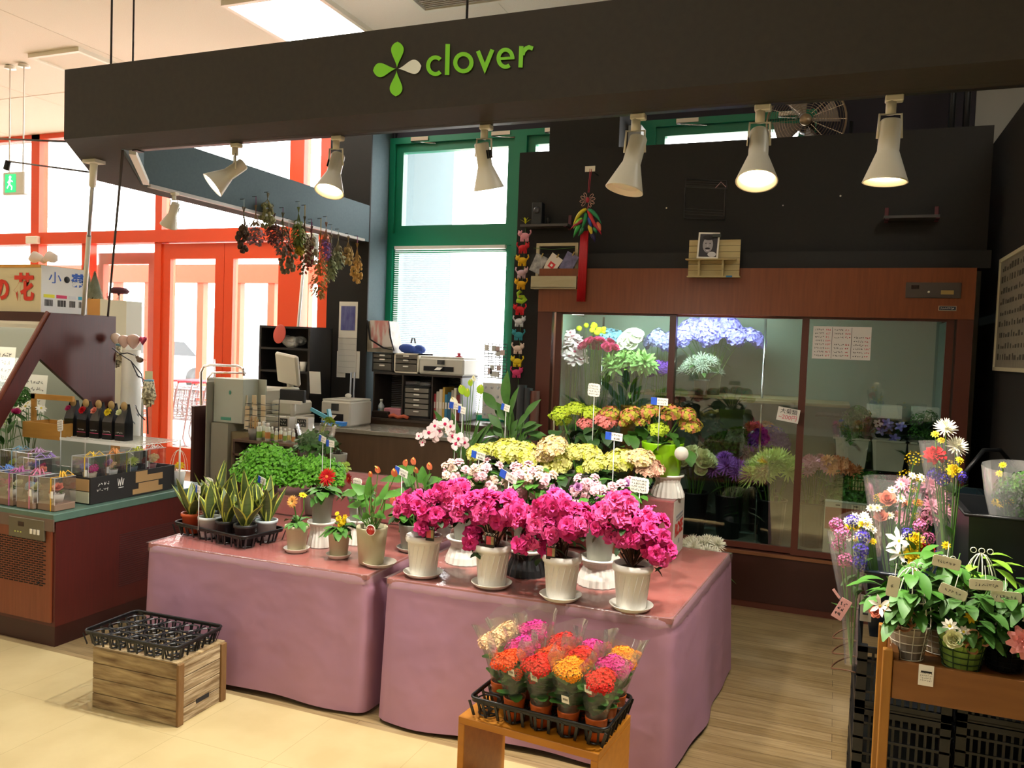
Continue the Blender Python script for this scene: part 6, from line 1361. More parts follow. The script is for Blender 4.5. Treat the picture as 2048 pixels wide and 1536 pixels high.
# ------------------------------------------------------------ gift things on the case counter
casem=M['case'];basem=mat('case_base','8A6E58',.8)
def gift(x,y,z,label,potc,keys,rib,w_=.118,h=.165,seed=0,rz=0):
    t=thing('flower_gift_case',label,'gift box',(x,y,z),rz,group='clear gift cases with small arrangements');s_=w_/2;rn=random.Random(seed)
    MB().box(-s_,s_,-s_,s_,0,.034,bev=.003).build('base_tray',basem,t,world=False)
    mb=MB()
    for q in((-s_,s_,-s_,-s_+.0008),(-s_,s_,s_-.0008,s_),(-s_,-s_+.0008,-s_,s_),(s_-.0008,s_,-s_,s_)):mb.box(*q,.034,h)
    mb.box(-s_,s_,-s_,s_,h,h+.0008);mb.build('clear_cover',casem,t,world=False)
    mb=MB();mb.tube([(-s_,-s_,.03),(-s_,-s_,h),(s_,-s_,h),(s_,-s_,.03)],.0012,4);mb.tube([(-s_,s_,h),(s_,s_,h),(s_,-s_,h),(-s_,-s_,h)],.0012,4,closed=True);mb.build('cover_edges',mat('clear_edge','D0D0D0',.1,spec=1),t,world=False)
    MB().lathe([(.028,0),(.036,.042),(.034,.042),(.026,.005)],14,(0,0,.034)).build('pot',mat('gift_'+potc,potc,.5),t,world=False)
    for i,key in enumerate(keys):a=2*PI*i/len(keys)+seed;r2=.02 if len(keys)>1 else 0;head(t,key,(r2*cos(a),r2*sin(a)-.004,.094+.012*(i%2)),.03,(cos(a)*.5,-.7,1),a)
    mb=MB();leaves(mb,(0,0,.075),8,.035,.014,.01,0,.01,rn,(0,.8));mb.build('foliage',M['leafm'],t,world=False)
    rm=mat('ribbon_'+rib,rib,.4);mb=MB();k=.003;x0=s_*.55
    mb.box(x0-k,x0+k,-s_-.0012,s_+.0012,h+.0008,h+.002);mb.box(x0-k,x0+k,-s_-.0016,-s_-.0004,0,h+.002)
    for i in range(7):a=rn.uniform(0,6.3);e=rn.uniform(.2,1);L=rn.uniform(.03,.055);mb.tube([(x0,0,h),(x0+cos(a)*L*.5,sin(a)*L*.5,h+.022*e+.01),(x0+cos(a)*L,sin(a)*L,h+.004)],.0022,4)
    mb.build('ribbon',rm,t,world=False)
    if seed%3 !=1:MB().box(s_*.6,s_*.6+.016,-s_-.004,-s_-.003,h*.4,h*.4+.034).build('price_slip',M['paper'],t,world=False)
    return t
G0=.662
GL=[(-3.985,2.9,G0,'clear gift case with lilac and red blooms at the left edge, front row','C8C0B0',['kal_pink','hyd_lilac'],'5A8AD8'),(-3.855,2.89,G0,'clear gift case with white and red roses, second of the front row','D8D0C0',['rose_cream','rose_pink'],'C060A8'),(-3.705,2.885,G0,'clear gift case with white rose and hydrangea in a cream pot, front row','E8E4D8',['rose_cream','hyd_blue','rose_cream'],'D87A98'),(-3.575,2.9,G0,'clear gift case with red blooms and yellow ribbon, front row beside the black carton','CFC8B8',['carnation_red','rose_peach'],'E8B020'),
      (-4.12,3.1,.73,'clear gift case with pale green blooms, left of the middle row','A8B090',['hyd_green','hyd_blue'],'7AA8C0'),(-3.98,3.09,.73,'clear gift case with rose and beige bear, middle row','B8A890',['rose_peach','rose_cream'],'C89AC8'),(-3.86,3.04,.715,'clear gift case with apricot roses, middle row nearest the carton','B0A090',['rose_peach','rose_pink','mum_orange'],'A88AD0')]
for i,g_ in enumerate(GL):gift(*g_,seed=i)
MB_=tag(MB().box(-4.2,-3.8,2.98,3.17,G0,.712).build('cardboard_riser',mat('kraft','8A6A48',.8)),'brown cardboard riser under the middle row of gift cases','box')
ct=thing('cardboard_carton','open black printed carton tray on the green counter holding gift cases','box',(-3.62,3.3,G0));kb=mat('carton_black','1E1A16',.6)
mb=MB()
for q in((-3.72,-3.52,3.05,3.056),(-3.72,-3.52,3.614,3.62),(-3.72,-3.714,3.056,3.614),(-3.526,-3.52,3.056,3.614)):mb.box(*q,G0,.80)
mb.box(-3.714,-3.526,3.056,3.614,G0,G0+.004);mb.build('carton_body',kb,ct)
kp=mat('carton_kraft_print','B08A58',.7)
MB().box(-3.715,-3.53,3.046,3.05,.73,.79).build('printed_patch',kp,ct);MB().box(-3.715,-3.53,3.046,3.05,G0+.005,.725).build('printed_patch',mat('patch_pale','C0BC9C',.7),ct)
for q in((3.34,3.42,.735,.795),(3.36,3.5,.70,.73),(3.42,3.53,.735,.77),(3.32,3.53,.672,.70)):MB().box(-3.52,-3.5185,*q).build('printed_patch',kp,ct)
mb=MB();pts=[(3.22,.775),(3.225,.735),(3.232,.77),(3.238,.733),(3.245,.778),(3.252,.735),(3.26,.77)]
for p,q in zip(pts,pts[1:]):mb.bar((-3.519,p[0],p[1]),(-3.519,q[0],q[1]),.003,.001,(1,0,0))
mb.bar((-3.519,3.225,.725),(-3.519,3.258,.725),.003,.001,(1,0,0));scribble(mb,(-3.519,3.13,.745),.08,.06,2,random.Random(6),(0,1,0),(0,0,1),.0012);mb.build('white_print',M['paper'],ct)
for i,g_ in enumerate([(-3.62,3.13,.735,'clear gift case with pink blooms and yellow ribbon, nearest on the black carton','B8A890',['kal_pink','hyd_lilac'],'E8C020'),(-3.62,3.265,.735,'clear gift case with white bear and pink bloom, second on the black carton','B8B8B0',['kal_peach','rose_lilac'],'E89A50'),(-3.62,3.40,.735,'clear gift case with yellow-green bloom, third on the black carton','50606A',['yellow_spray','mum_lime'],'D8DC30'),(-3.62,3.535,.735,'clear gift case with red bloom, farthest on the black carton','8A4A50',['carnation_red','hyd_cream'],'E8E4E0')]):gift(*g_,seed=20+i)
tag(MB().box(-3.70,-3.54,3.07,3.6,.668,.733).build('carton_insert',mat('kraft','8A6A48')),'brown insert inside the black carton, under its gift cases','box')
t=thing('mini_arrangement','small pot of pale blooms under a white wire cage right of the gift cases','potted plant',(-3.585,3.72,.662));MB().lathe([(.028,0),(.04,.08)],14).build('pot',M['whitem'],t,world=False)
for k,key in enumerate(('hyd_cream','kal_peach','daisy_yellow')):head(t,key,(.018*(k-1),-.01,.1+.01*k),.03,(k-1,-.6,1))
mb=MB()
for k in range(4):a=PI*k/4;mb.tube([(.05*cos(a)*cos(b_),.05*sin(a)*cos(b_),.08+.13*sin(b_))for b_ in[PI*i/12 for i in range(13)]],.0015,4)
mb.build('wire_cage',ww,t,world=False)
# white wire rack with bouquets boxes
rk=thing('wire_rack','white wire rack shelf over the counter carrying the black bouquet boxes','rack',(-3.9,3.45,.66));mb=MB();RZ=.945
for y in[3.32+k*.03 for k in range(11)]:mb.tube([(-4.25,y,RZ),(-3.5,y,RZ)],.002,4)
for x in(-4.25,-3.88,-3.5):mb.tube([(x,3.32,RZ-.004),(x,3.62,RZ-.004)],.003,4)
for x,y in((-4.25,3.64),(-3.5,3.64)):mb.tube([(x,y,.66),(x,y,RZ)],.004,6)
for s_ in(0,1):mb.tube([(-3.5-.02*k*0+.0,3.3-.0,RZ),(-3.5,3.27,RZ-.03),(-3.5,3.3,RZ-.05)],.002,4)
mb.build('wire_frame',M['white'],rk);MB().box(-4.26,-3.49,3.305,3.312,RZ-.012,RZ+.004).build('front_rail',M['white'],rk)
cols=[('rose_pink','magenta','leftmost'),('carnation_red','crimson','second'),('rose_peach','soft pink','middle'),('carnation_yellow','yellow','fourth'),('rose_cream','white','rightmost')]
bkf=mat('gift_black','121110',.25)
for i,(key,cn,wh)in enumerate(cols):
    px=140+i*25.5;q=oy(px,865,3.4);t=thing('rose_gift_bag','%s rose in a black gift bag, %s of the five on the wire rack'%(cn,wh),'gift bag',(q.x,3.42,RZ+.002),group='black rose gift bags');w2,Hh=.036,.205
    vs=[(-w2,-.03,0),(w2,-.03,0),(w2,.03,0),(-w2,.03,0),(-w2,-.03,.1),(w2,-.03,.1),(w2,.03,.1),(-w2,.03,.1),(-w2*.8,.004,Hh),(w2*.8,.004,Hh),(w2*.8,.012,Hh),(-w2*.8,.012,Hh)]
    MB().add(vs,[(3,2,1,0),(0,1,5,4),(1,2,6,5),(2,3,7,6),(3,0,4,7),(5,6,10,9),(6,7,11,10),(7,4,8,11),(8,9,10,11)]).build('bag',bkf,t,world=False)
    MB().add([(-w2,-.0305,.1),(w2,-.0305,.1),(w2*.85,-.002,Hh-.03),(-w2*.85,-.002,Hh-.03)],[(0,1,2,3)]).build('clear_window',M['clear'],t,world=False)
    MB().lathe([(.001,0),(w2*.7,0),(w2*.7,.001),(.001,.001)],16,X=Matrix.Translation((0,-.001,Hh-.012))@Matrix.Rotation(R(90),4,'X')).build('window_arch',mat('arch_amber','B0905A',.5),t,world=False)
    head(t,key,(0,-.026,.155),.025,(0,-1,.6),i);MB().box(-w2*.9,w2*.9,-.0315,-.0303,.028,.031).build('pink_stripe',mat('stripe_pink','D0487A',.5),t,world=False)
    mb=MB();scribble(mb,(0,-.0316,.045),.05,.014,1,random.Random(i),t=.0006);mb.build('print',M['paper'],t,world=False)
# wooden carrier and its clip card
wm=mat('carrier_wood','C08A3C',.5,noise=(3,.5),c2='AC7830',stretch=(2,12,12));q=oy(62,855,3.3);t=thing('wooden_carrier','light wooden carrier basket with tall handle left of the black gift bags','basket',(q.x+.1,3.38,RZ-.02));xa,xb=oy(45,850,3.3).x,oy(118,850,3.3).x
MB().box(xa,xb,3.3,3.312,.94,1.02).build('side_board',wm,t);MB().box(xa,xb,3.46,3.472,.94,1.02).build('side_board',wm,t);MB().box(xa,xb,3.3,3.472,.93,.94).build('bottom',wm,t)
for x in(xa,xb-.012):MB().box(x,x+.012,3.312,3.46,.94,1.02).build('end_board',wm,t)
x=oy(64,800,3.38).x;zt2=oy(64,787,3.38).z;MB().box(x-.015,x+.015,3.385,3.4,.94,zt2).build('handle_post',wm,t);MB().box(x-.015,xb,3.385,3.4,zt2-.03,zt2).build('handle_bar',wm,t)
a=oy(106,850,3.2);price_tag((a.x+.06,3.2,.78),a.z-.8,'scalloped cream note card on a bent clip above the middle gift cases',big=True,blue=False,w_=.075,tilt=-.15)
# branch stand, vase, balloons, gloves
q=oy(265,870,3.5);t=thing('jewellery_branch','black metal branch ornament with a little bird beside the case end panel','ornament',(q.x,3.5,RZ));mb=MB();br=[[(296,868),(293,800),(283,748),(262,722),(240,708),(225,696)],[(262,722),(270,740),(276,752),(285,757)],[(240,708),(255,706),(268,710)],[(290,840),(278,828),(272,815)]]
for ch in br:mb.tube([oy(a_,b_,3.5)for a_,b_ in ch],.0035,6)
for(a_,b_)in((286,758),(270,710),(276,752),(272,812),(276,830),(268,845)):mb.leaf(oy(a_-4,b_-3,3.5),(1,0,-.4),.03,.012,n=3)
mb.build('branch',M['blackp'],t);b_=oy(280,720,3.5);mb=MB();mb.ball(b_,.018,(1.4,.8,.9));mb.ball(b_+Vector((-.02,0,.014)),.01);mb.leaf(b_+Vector((.015,0,.004)),(1,0,.1),.035,.014,n=3);mb.build('bird',mat('bird_brown','6A5848',.7),t)
q0,q3=oy(262,790,3.75),oy(262,700,3.75);t=tag(MB().lathe([(.045,0),(.055,.02),(.058,(q3.z-q0.z)*.6),(.052,q3.z-q0.z),(.046,q3.z-q0.z),(.05,.1)],22,(q0.x,3.75,.95),cap1=False).build('white_vase',M['white']),'tall white vase behind the black branch ornament','vase')
t.location.z=.662;t.scale.z=(q3.z-.662)/(q3.z-q0.z)
for i,(px,py,s_,mt,lb)in enumerate(((248,682,.035,'E0C0B4','left beige'),(267,682,.04,'E4BEB0','front glossy beige'),(231,676,.03,'E6D2C4','half hidden pale'))):
    q=oy(px,py,3.78+.02*i);t=thing('toy_balloon',lb+' balloon above the white vase','balloon',q);MB().lathe([(.002,-s_*1.25),(s_*.45,-s_*.95),(s_*.9,-s_*.3),(s_,.15*s_),(s_*.8,s_*.75),(s_*.4,s_),(.001,s_*1.06)],16,cap0=True).build('balloon_skin',mat('balloon_'+mt,mt,.12),t,world=False);MB().tube([(0,0,-s_*1.2),(.01,0,-s_*3),(0,0,-.2)],.001,4).build('string',M['white'],t,world=False)
q=oy(286,680,3.82);t=thing('foil_heart','pink foil heart balloon right of the beige balloons','balloon',q);pts=[(.032*16*sin(a)**3/16,.032*(13*cos(a)-5*cos(2*a)-2*cos(3*a)-cos(4*a))/16)for a in[2*PI*k/26 for k in range(26)]]
mb=MB();n=len(pts);mb.add([(x,0,z)for x,z in pts]+[(x*.6,-.014,z*.6)for x,z in pts]+[(x*.6,.014,z*.6)for x,z in pts]+[(0,-.018,0),(0,.018,0)],[(k,(k+1)%n,n+(k+1)%n,n+k)for k in range(n)]+[(k,2*n+k,2*n+(k+1)%n,(k+1)%n)for k in range(n)]+[(n+k,n+(k+1)%n,3*n)for k in range(n)]+[(2*n+k,3*n+1,2*n+(k+1)%n)for k in range(n)],True);mb.build('foil_skin',mat('foil_pink','D85A80',.15,metal=.6),t,world=False);MB().tube([(0,0,-.03),(0,0,-.2)],.001,4).build('string',M['white'],t,world=False)
def glove(px,py,Y,label,s_=1):
    q=oy(px,py,Y);t=thing('garden_gloves',label,'gloves',q);gm=mat('glove_cloth','D6CEAC',.9,noise=(70,.15),c2='6A604A')
    MB().tube([(0,0,.0),(0,0,-.03),(0,0,-.075),(0,0,-.1)],[.024*s_,.027*s_,.034*s_,.03*s_],10).build('palm',gm,t,world=False);mb=MB()
    for k in range(4):x=(k-1.5)*.0165;mb.tube([(x,0,-.085),(x*1.15,0,-.12),(x*1.2,0,-.15+abs(k-1.3)*.012)],[.0095,.009,.007],8)
    mb.tube([(.03,0,-.05),(.042,0,-.08),(.042,-.004,-.105)],[.011,.01,.007],8);mb.build('fingers',gm,t,world=False);MB().lathe([(.026,0),(.027,.012)],12,(0,0,-.004)).build('blue_cuff',mat('cuff_blue','6A9CB0',.7),t,world=False)
    MB().box(-.028,.028,-.004,-.002,.01,.055).build('header_card',mat('card_sage','C8C8A0',.7),t,world=False);return t
glove(298,762,3.42,'cream printed garden gloves hanging by their card at the end of the rack',1.1);glove(235,690,3.9,'second pair of cream garden gloves half hidden behind the case panel',.9)
tag(MB().box(oy(248,800,3.9).x,oy(285,800,3.9).x,3.9,3.91,.662,oy(260,793,3.9).z).build('patterned_board',mat('board_teal','8A9C98',.6,noise=(12,.5),c2='C8B8A8')),'grey-green patterned board behind the gift bags','board')
# ------------------------------------------------------------ counters
cw=mat('counter_wood','5A4532',.55,noise=(2,.6),c2='6E5640',stretch=(8,8,1.2));stone=mat('counter_top_grey','8E8A80',.18,noise=(30,.5),c2='A09C92')
KY=5.12;kx0,kx1=-3.62,-2.3
ck=thing('service_counter','brown wood-fronted service counter with grey top behind the plants','counter',(-3,5.3,0))
MB().box(kx0,kx1,KY,KY+.42,0,.875).build('body',cw,ck);MB().box(kx0-.02,kx1+.02,KY-.02,KY+.44,.875,.905,bev=.003).build('countertop',stone,ck)
bc=thing('rear_cabinet','low dark wood cabinet under the grey shelf unit by the window','cabinet',(-3,5.75,0));MB().box(-3.53,-2.28,5.62,5.98,0,.93).build('body',cw,bc);MB().box(-3.54,-2.27,5.6,5.99,.93,.95).build('top_board',mat('cab_top','4A3C30',.4),bc)
Ys=5.66;a,b=oy(747,748,Ys),oy(922,830,Ys);sx0,sx1=a.x,b.x;zb,zt=.952,1.315;gd=mat('shelf_charcoal','38322E',.6)
su=thing('cube_shelf','dark three-bay shelf unit standing in front of the blinds','shelf',((sx0+sx1)/2,5.8,zb))
MB().box(sx0,sx1,Ys,5.95,zt-.016,zt).build('top_board',gd,su);MB().box(sx0,sx1,Ys,5.95,zb,zb+.012).build('bottom_board',gd,su)
wv=(sx1-sx0)/3
for k in range(4):x=sx0+wv*k-(.012 if k==3 else 0);MB().box(x,x+.012,Ys,5.95,zb+.012,zt-.016).build('upright',gd if k<3 else mat('shelf_pale','9AA0A8',.5),su)
MB().box(sx0,sx1,5.94,5.95,zb,zt).build('back_board',gd,su)
def drawers(x0,x1,y0,y1,z0,z1,n,fmt,dmt,label,dlist=None):
    t=thing('drawer_unit',label,'drawer unit',((x0+x1)/2,(y0+y1)/2,z0));e=.012
    mb=MB();mb.box(x0,x0+e,y0,y1,z0,z1);mb.box(x1-e,x1,y0,y1,z0,z1);mb.box(x0,x1,y0,y1,z1-e,z1);mb.box(x0,x1,y0,y1,z0,z0+e);mb.box(x0,x1,y1-e,y1,z0,z1);mb.build('case',fmt,t)
    hs_=dlist or[1]*n;S=sum(hs_);z=z1-e;H=z1-z0-2*e
    for k,h in enumerate(hs_):
        hh=H*h/S;z-=hh;d=MB().box(x0+e+.003,x1-e-.003,y0-.004,y1-.03,z+.004,z+hh-.004).build('drawer',dmt,t);xm_=(x0+x1)/2
        MB().box(xm_-.025,xm_+.025,y0-.012,y0-.004,z+hh*.55,z+hh*.55+.012,bev=.002).build('handle',M['white'],d)
    return t
smoke=mat('smoked_drawer','6E6A60',.2);
q=[oy(x,700,Ys).x for x in(745,787,789,838,840,925)]
drawers(q[0],q[1],Ys,5.9,zt+.001,zt+.155,3,M['blackp'],mat('smoke_dark','565248',.2),'black-framed drawer unit at the left on the shelf unit',[.8,.9,1.6])
drawers(q[2],q[3],Ys,5.9,zt+.001,zt+.158,3,M['cream'],smoke,'cream-framed drawer unit in the middle on the shelf unit',[.9,.9,1.6])
drawers(sx0+wv+.014,sx0+2*wv-.012,Ys+.01,5.9,zb+.013,zb+.265,5,M['blackp'],mat('smoke_mid','7E7A72',.2),'black-framed five-drawer tower inside the middle bay',[1,1,1,1,1.4])
tag(MB().box(sx0+wv+.02,sx0+2*wv-.02,Ys+.02,5.88,zb+.267,zb+.3,bev=.004).build('clear_tray',M['clear']),'clear tray with papers on the drawer tower in the middle bay','tray')
fcol=['B83A48','D8D0C0','E0D8C8','D8B050','3A8AB8','2A6A8A','B8B4A8','E0DCC8','8A3A3A','E8E0D0'];fx=sx0+2*wv+.015;fn=['red','ivory','cream','mustard','bright blue','dark blue','grey','pale','brown red','white']
for k,c_ in enumerate(fcol):
    w2=.02+.005*(k%3);h2=.2+.018*((k*5)%4);o=MB().box(fx,fx+w2-.002,Ys+.02,5.86,zb+.013,zb+.013+h2,bev=.001).build('file_folder',mat('file_'+c_,c_,.6));tag(o,'%s file folder, number %s from the left in the right bay'%(fn[k],['one','two','three','four','five','six','seven','eight','nine','ten'][k]),'folder','file folders in the right shelf bay');fx+=w2
    MB().box(fx-w2+.004,fx-.006,Ys+.0185,Ys+.02,zb+.1,zb+.15).build('spine_label',M['paper'],o)
# printers
def printer(x0,x1,y0,y1,z0,h,label,dark=False):
    t=thing('printer',label,'printer',((x0+x1)/2,(y0+y1)/2,z0));bm=mat('printer_white','DCDAD0',.4)
    MB().box(x0,x1,y0+.01,y1,z0,z0+h,bev=.012).build('body',bm,t);xm_=(x0+x1)/2;w2=x1-x0
    MB().box(x0+w2*.12,x1-w2*.22,y0,y0+.012,z0+h*.22,z0+h*.5).build('output_slot',M['ink'],t);MB().box(x0+w2*.02,x1-w2*.02,y0+.02,y1-.01,z0+h,z0+h+.012,bev=.003).build('scanner_lid',bm,t)
    MB().add([(xm_-.03,y0+.0,z0+h*.45),(xm_+.02,y0,z0+h*.45),(xm_+.02,y0-.05,z0+h*.3),(xm_-.03,y0-.05,z0+h*.3)],[(0,3,2,1)]).build('paper_sheet',M['paper'],t)
    MB().box(xm_-.03,xm_+.03,y0-.0,y0+.01,z0+h*.62,z0+h*.9).build('control_display',mat('lcd_dark','3C3E40',.2),t);return t
printer(q[4],q[5]+.02,Ys-.02,5.92,zt+.001,.13,'white inkjet printer on the right of the shelf unit')
q1,q2=oy(655,790,5.3),oy(697,790,5.3);printer(-3.62,-3.36,5.18,5.5,.906,.19,'white multifunction printer on the counter left of the mop poles')
tag(MB().ball((-3.45,5.3,1.135),.026,(1,1,.7)).build('white_ball',M['whitem']),'white round ornament on the multifunction printer','ornament')
# bag and blue cloth
t=thing('shoulder_bag','patterned pink and silver shoulder bag on the left drawer unit','bag',(q[0]+.07,5.8,zt+.158));x0,x1=oy(735,690,5.72).x,oy(778,690,5.72).x;z0=zt+.158;z1=oy(760,642,5.72).z
MB().prism([(x0+.01,z0),(x1+.05,z0),(x1-.0,z1),(x0-.005,z1-.005)],5.7,5.86,'y').build('bag_body',mat('bag_grey','7E7668',.4,noise=(9,.3),c2='A8A090'),t);MB().prism([(x0+.06,z0+.03),(x1+.055,z0+.05),(x1+.0,z1+.003),(x0+.035,z1+.003)],5.69,5.7,'y').build('front_flap',mat('bag_pink','D8908E',.3,noise=(7,.15),c2='E8E0DC',stretch=(3,1,.7)),t)
MB().tube([(x0+.01,5.69,z1),(x0+.06,5.66,z0+.1),(x1-.02,5.67,z0+.035),(x1+.07,5.68,z0+.02),(x1+.03,5.69,z0+.12),(x1,5.7,z1)],.007,6).build('strap',M['ink'],t)
t=thing('blue_cloth_bundle','crumpled blue cloth bag on the cream drawer unit','bag',(q[2]+.1,5.8,zt+.16));rn=random.Random(9);mb=MB()
for k in range(9):mb.ball((rn.uniform(-.08,.1),rn.uniform(-.05,.05),rn.uniform(.015,.05)),rn.uniform(.035,.055),(1.3,1,.7),10,7)
mb.build('cloth',mat('blue_cloth','2A4A9C',.7,bump=(30,.8)),t,world=False);MB().tube([(-.03,0,.08),(-.02,0,.12),(.0,0,.12),(.01,0,.08)],.006).build('handle_loop',M['ink'],t,world=False)
t=thing('red_spool','small crimson stamp holder on the inkjet printer','stationery',(q[5]-.07,5.75,zt+.144));MB().lathe([(.03,0),(.03,.006),(.012,.012),(.016,.03),(.001,.034)],14).build('knob_base',mat('crimson','B01C38',.4),t,world=False)
t=thing('water_bottle','small clear drinks bottle with blue label in the left shelf bay','bottle',(sx0+.05,Ys+.05,zb+.013));MB().lathe([(.024,0),(.026,.01),(.026,.075),(.01,.1),(.01,.112)],14).build('bottle_body',mat('bottle_clear','C8D4D8',.1),t,world=False);MB().lathe([(.0265,.02),(.0265,.06)],14,cap0=False,cap1=False).build('bottle_label',mat('label_blue','5A90C0',.5,noise=(30,.3),c2='E8D060'),t,world=False);MB().lathe([(.012,.11),(.012,.128)],12).build('cap',M['white'],t,world=False)
tag(MB().box(sx0+.09,sx0+wv-.01,Ys+.02,Ys+.12,zb+.013,zb+.075,bev=.008).build('tissue_box',mat('tissue_pink','D890A0',.7)),'pink box in the left shelf bay beside the bottle','box')
tag(MB().box(-3.45,-3.3,5.64,5.72,.951,1.0,bev=.006).build('dark_box',mat('box_darkbrown','2E2018',.7)),'dark brown open box on the rear cabinet','box');tag(MB().tube([(-3.28,5.635,.965),(-3.24,5.63,.98),(-3.2,5.635,.962),(-3.15,5.635,.975),(-3.11,5.64,.962)],.014,8).build('orange_ribbon_roll',mat('orange_ribbon','E07050',.6)),'crumpled orange ribbon on the rear cabinet','ribbon')
# black shelf rack with odds and ends
Yb=5.3;a,b=oy(519,650,Yb),oy(621,655,Yb);bx0,bx1,bz=a.x,b.x,a.z;bs=thing('black_bookcase','black open bookcase beside the entrance doors holding bags and cups','bookcase',((bx0+bx1)/2,5.45,0));bk=mat('bookcase_black','201E1E',.6)
xs0=oy(549,650,Yb).x
MB().box(bx0+.0,bx0+.02,Yb,Yb+.3,0,bz).build('side_board',bk,bs);MB().box(bx1-.02,bx1,Yb,Yb+.3,0,bz-.01).build('side_board',bk,bs);MB().box(bx0,bx1,Yb+.29,Yb+.3,0,bz).build('back_board',bk,bs)
for z in(bz-.02,bz-.19,bz-.37,bz-.6,.4,.02):MB().box(bx0+.02,bx1-.02,Yb,Yb+.29,z,z+.016).build('shelf_board',bk,bs)
q=oy(583,672,Yb+.1);t=thing('plastic_bags','bundled white plastic bags on the top compartment of the black bookcase','bag',(q.x,Yb+.12,bz-.173));rn=random.Random(3);mb=MB()
for k in range(8):mb.ball((rn.uniform(-.09,.09),rn.uniform(-.05,.05),rn.uniform(.03,.07)),rn.uniform(.03,.05),(1.3,1,.8),9,6)
mb.build('bag_film',mat('bag_white','D4D4D0',.35,bump=(40,1)),t,world=False)
q=oy(558,668,Yb-.02);t=thing('red_fan_disc','coral red paper disc leaning on the black bookcase','ornament',(q.x,Yb-.01,q.z));MB().lathe([(.001,0),(.055,.0),(.06,.003),(.055,.006),(.001,.006)],20,X=Matrix.Rotation(R(80),4,'X')@Matrix.Scale(1.3,4,(0,1,0))).build('disc',mat('coral_red','D8584A',.5),t,world=False)
q=oy(605,735,Yb+.02);t=thing('paper_cup','white paper cup on the third compartment of the black bookcase','cup',(q.x,Yb+.03,bz-.354));MB().lathe([(.022,0),(.03,.075),(.028,.075),(.02,.004)],14,cap1=False).build('cup_body',M['white'],t,world=False)
tag(MB().box(q.x-.14,q.x-.09,Yb+.05,Yb+.1,bz-.354,bz-.30).build('small_box',mat('mustard','D8A020',.6)),'mustard yellow box in the black bookcase','box');tag(MB().lathe([(.02,0),(.02,.05),(.008,.07)],12,(q.x-.2,Yb+.06,bz-.354)).build('small_bottle',mat('bottle_bluegreen','2A7A8A',.3)),'small blue-green bottle in the black bookcase','bottle')
# checkout: register, monitors
cr=mat('register_cream','D8D4C4',.45)
tb_=thing('checkout_table','low table under the cash register with a wood-look edge','table',(-3.95,5.0,0));MB().box(-4.3,-3.66,4.78,5.25,.86,.89).build('tabletop',mat('table_brown','6A5240',.5),tb_);MB().box(-4.28,-3.68,4.85,5.2,0,.86).build('body',mat('table_body','564436',.6),tb_)
rg=thing('cash_register','cream cash register with black customer display on the checkout table','cash register',(-3.95,5.0,.89));a,b=oy(512,835,4.95),oy(640,845,4.95)
MB().box(-4.12,-3.68,4.85,5.2,.891,.985,bev=.006).build('cash_drawer',cr,rg);MB().box(-4.14,-3.9,4.88,5.2,.985,1.18,bev=.02).build('register_body',cr,rg);MB().box(-3.9,-3.7,4.95,5.2,.985,1.09,bev=.015).build('printer_part',cr,rg)
a,b=oy(561,778,4.84),oy(609,806,4.84);MB().box(a.x,b.x,4.83,4.86,b.z,a.z,bev=.004).build('customer_display',M['blackp'],rg);MB().box(a.x+.01,b.x-.01,4.815,4.84,b.z-.012,b.z+.012,bev=.003).build('display_base',M['white'],rg);MB().tube([((a.x+b.x)/2,4.85,.985),((a.x+b.x)/2,4.85,b.z)],.02,10).build('display_post',cr,rg)
q=oy(573,738,4.95);t=thing('monitor','white monitor seen from behind above the cash register','monitor',(q.x,4.98,1.18));X_=Matrix.Translation((q.x,4.97,q.z))@Matrix.Rotation(R(-18),4,'Z')@Matrix.Rotation(R(12),4,'X')@Matrix.Rotation(R(6),4,'Y');MB().box(-.13,.13,-.02,.015,-.115,.115,X=X_,bev=.012).build('screen_back',cr,t);MB().box(-.05,.05,.0,.03,-.12,.03,X=X_,bev=.01).build('rear_hump',cr,t);MB().tube([(q.x,5.0,1.18),(q.x,4.99,q.z)],.025,10).build('neck',cr,t);MB().lathe([(.07,0),(.06,.015)],16,(q.x,5.0,1.178)).build('base',cr,t)
q=oy(635,765,5.2);sheet('paper_board','white paper board leaning behind the multifunction printer','board',(q.x,5.17,q.z),.1,.17,(1,0,0),(-.15,.1,1),0,M['whitem'])
sg_=mat('chalk_sign','2A2E2A',.7)
for(px,py,w2,lb,Y)in((571,833,.085,'small cream cup with black chalk sign beside the register',4.72),(607,836,.1,'wider white holder with black chalk sign on the counter end',4.76)):
    q=oy(px,py,Y);t=thing('sign_holder',lb,'sign',(q.x,Y,.891));MB().add([(-w2*.4,0,0),(w2*.4,0,0),(w2*.4,.05,0),(-w2*.4,.05,0),(-w2*.5,-.012,.11),(w2*.5,-.012,.11),(w2*.5,.06,.11),(-w2*.5,.06,.11)],[(3,2,1,0),(0,1,5,4),(1,2,6,5),(2,3,7,6),(3,0,4,7)]).build('holder',M['white'],t,world=False);MB().box(-w2*.42,w2*.3,-.016,-.01,.045,.1).build('chalk_plate',sg_,t,world=False);mb=MB();scribble(mb,(-w2*.06,-.0165,.072),w2*.6,.05,2,random.Random(2),t=.0012);mb.build('chalk_writing',M['paper'],t,world=False)
tag(MB().box(-4.12,-4.02,4.79,4.85,.891,.892).build('mat',mat('m_dark','333333',.8)),'dark mat on the checkout table','mat')
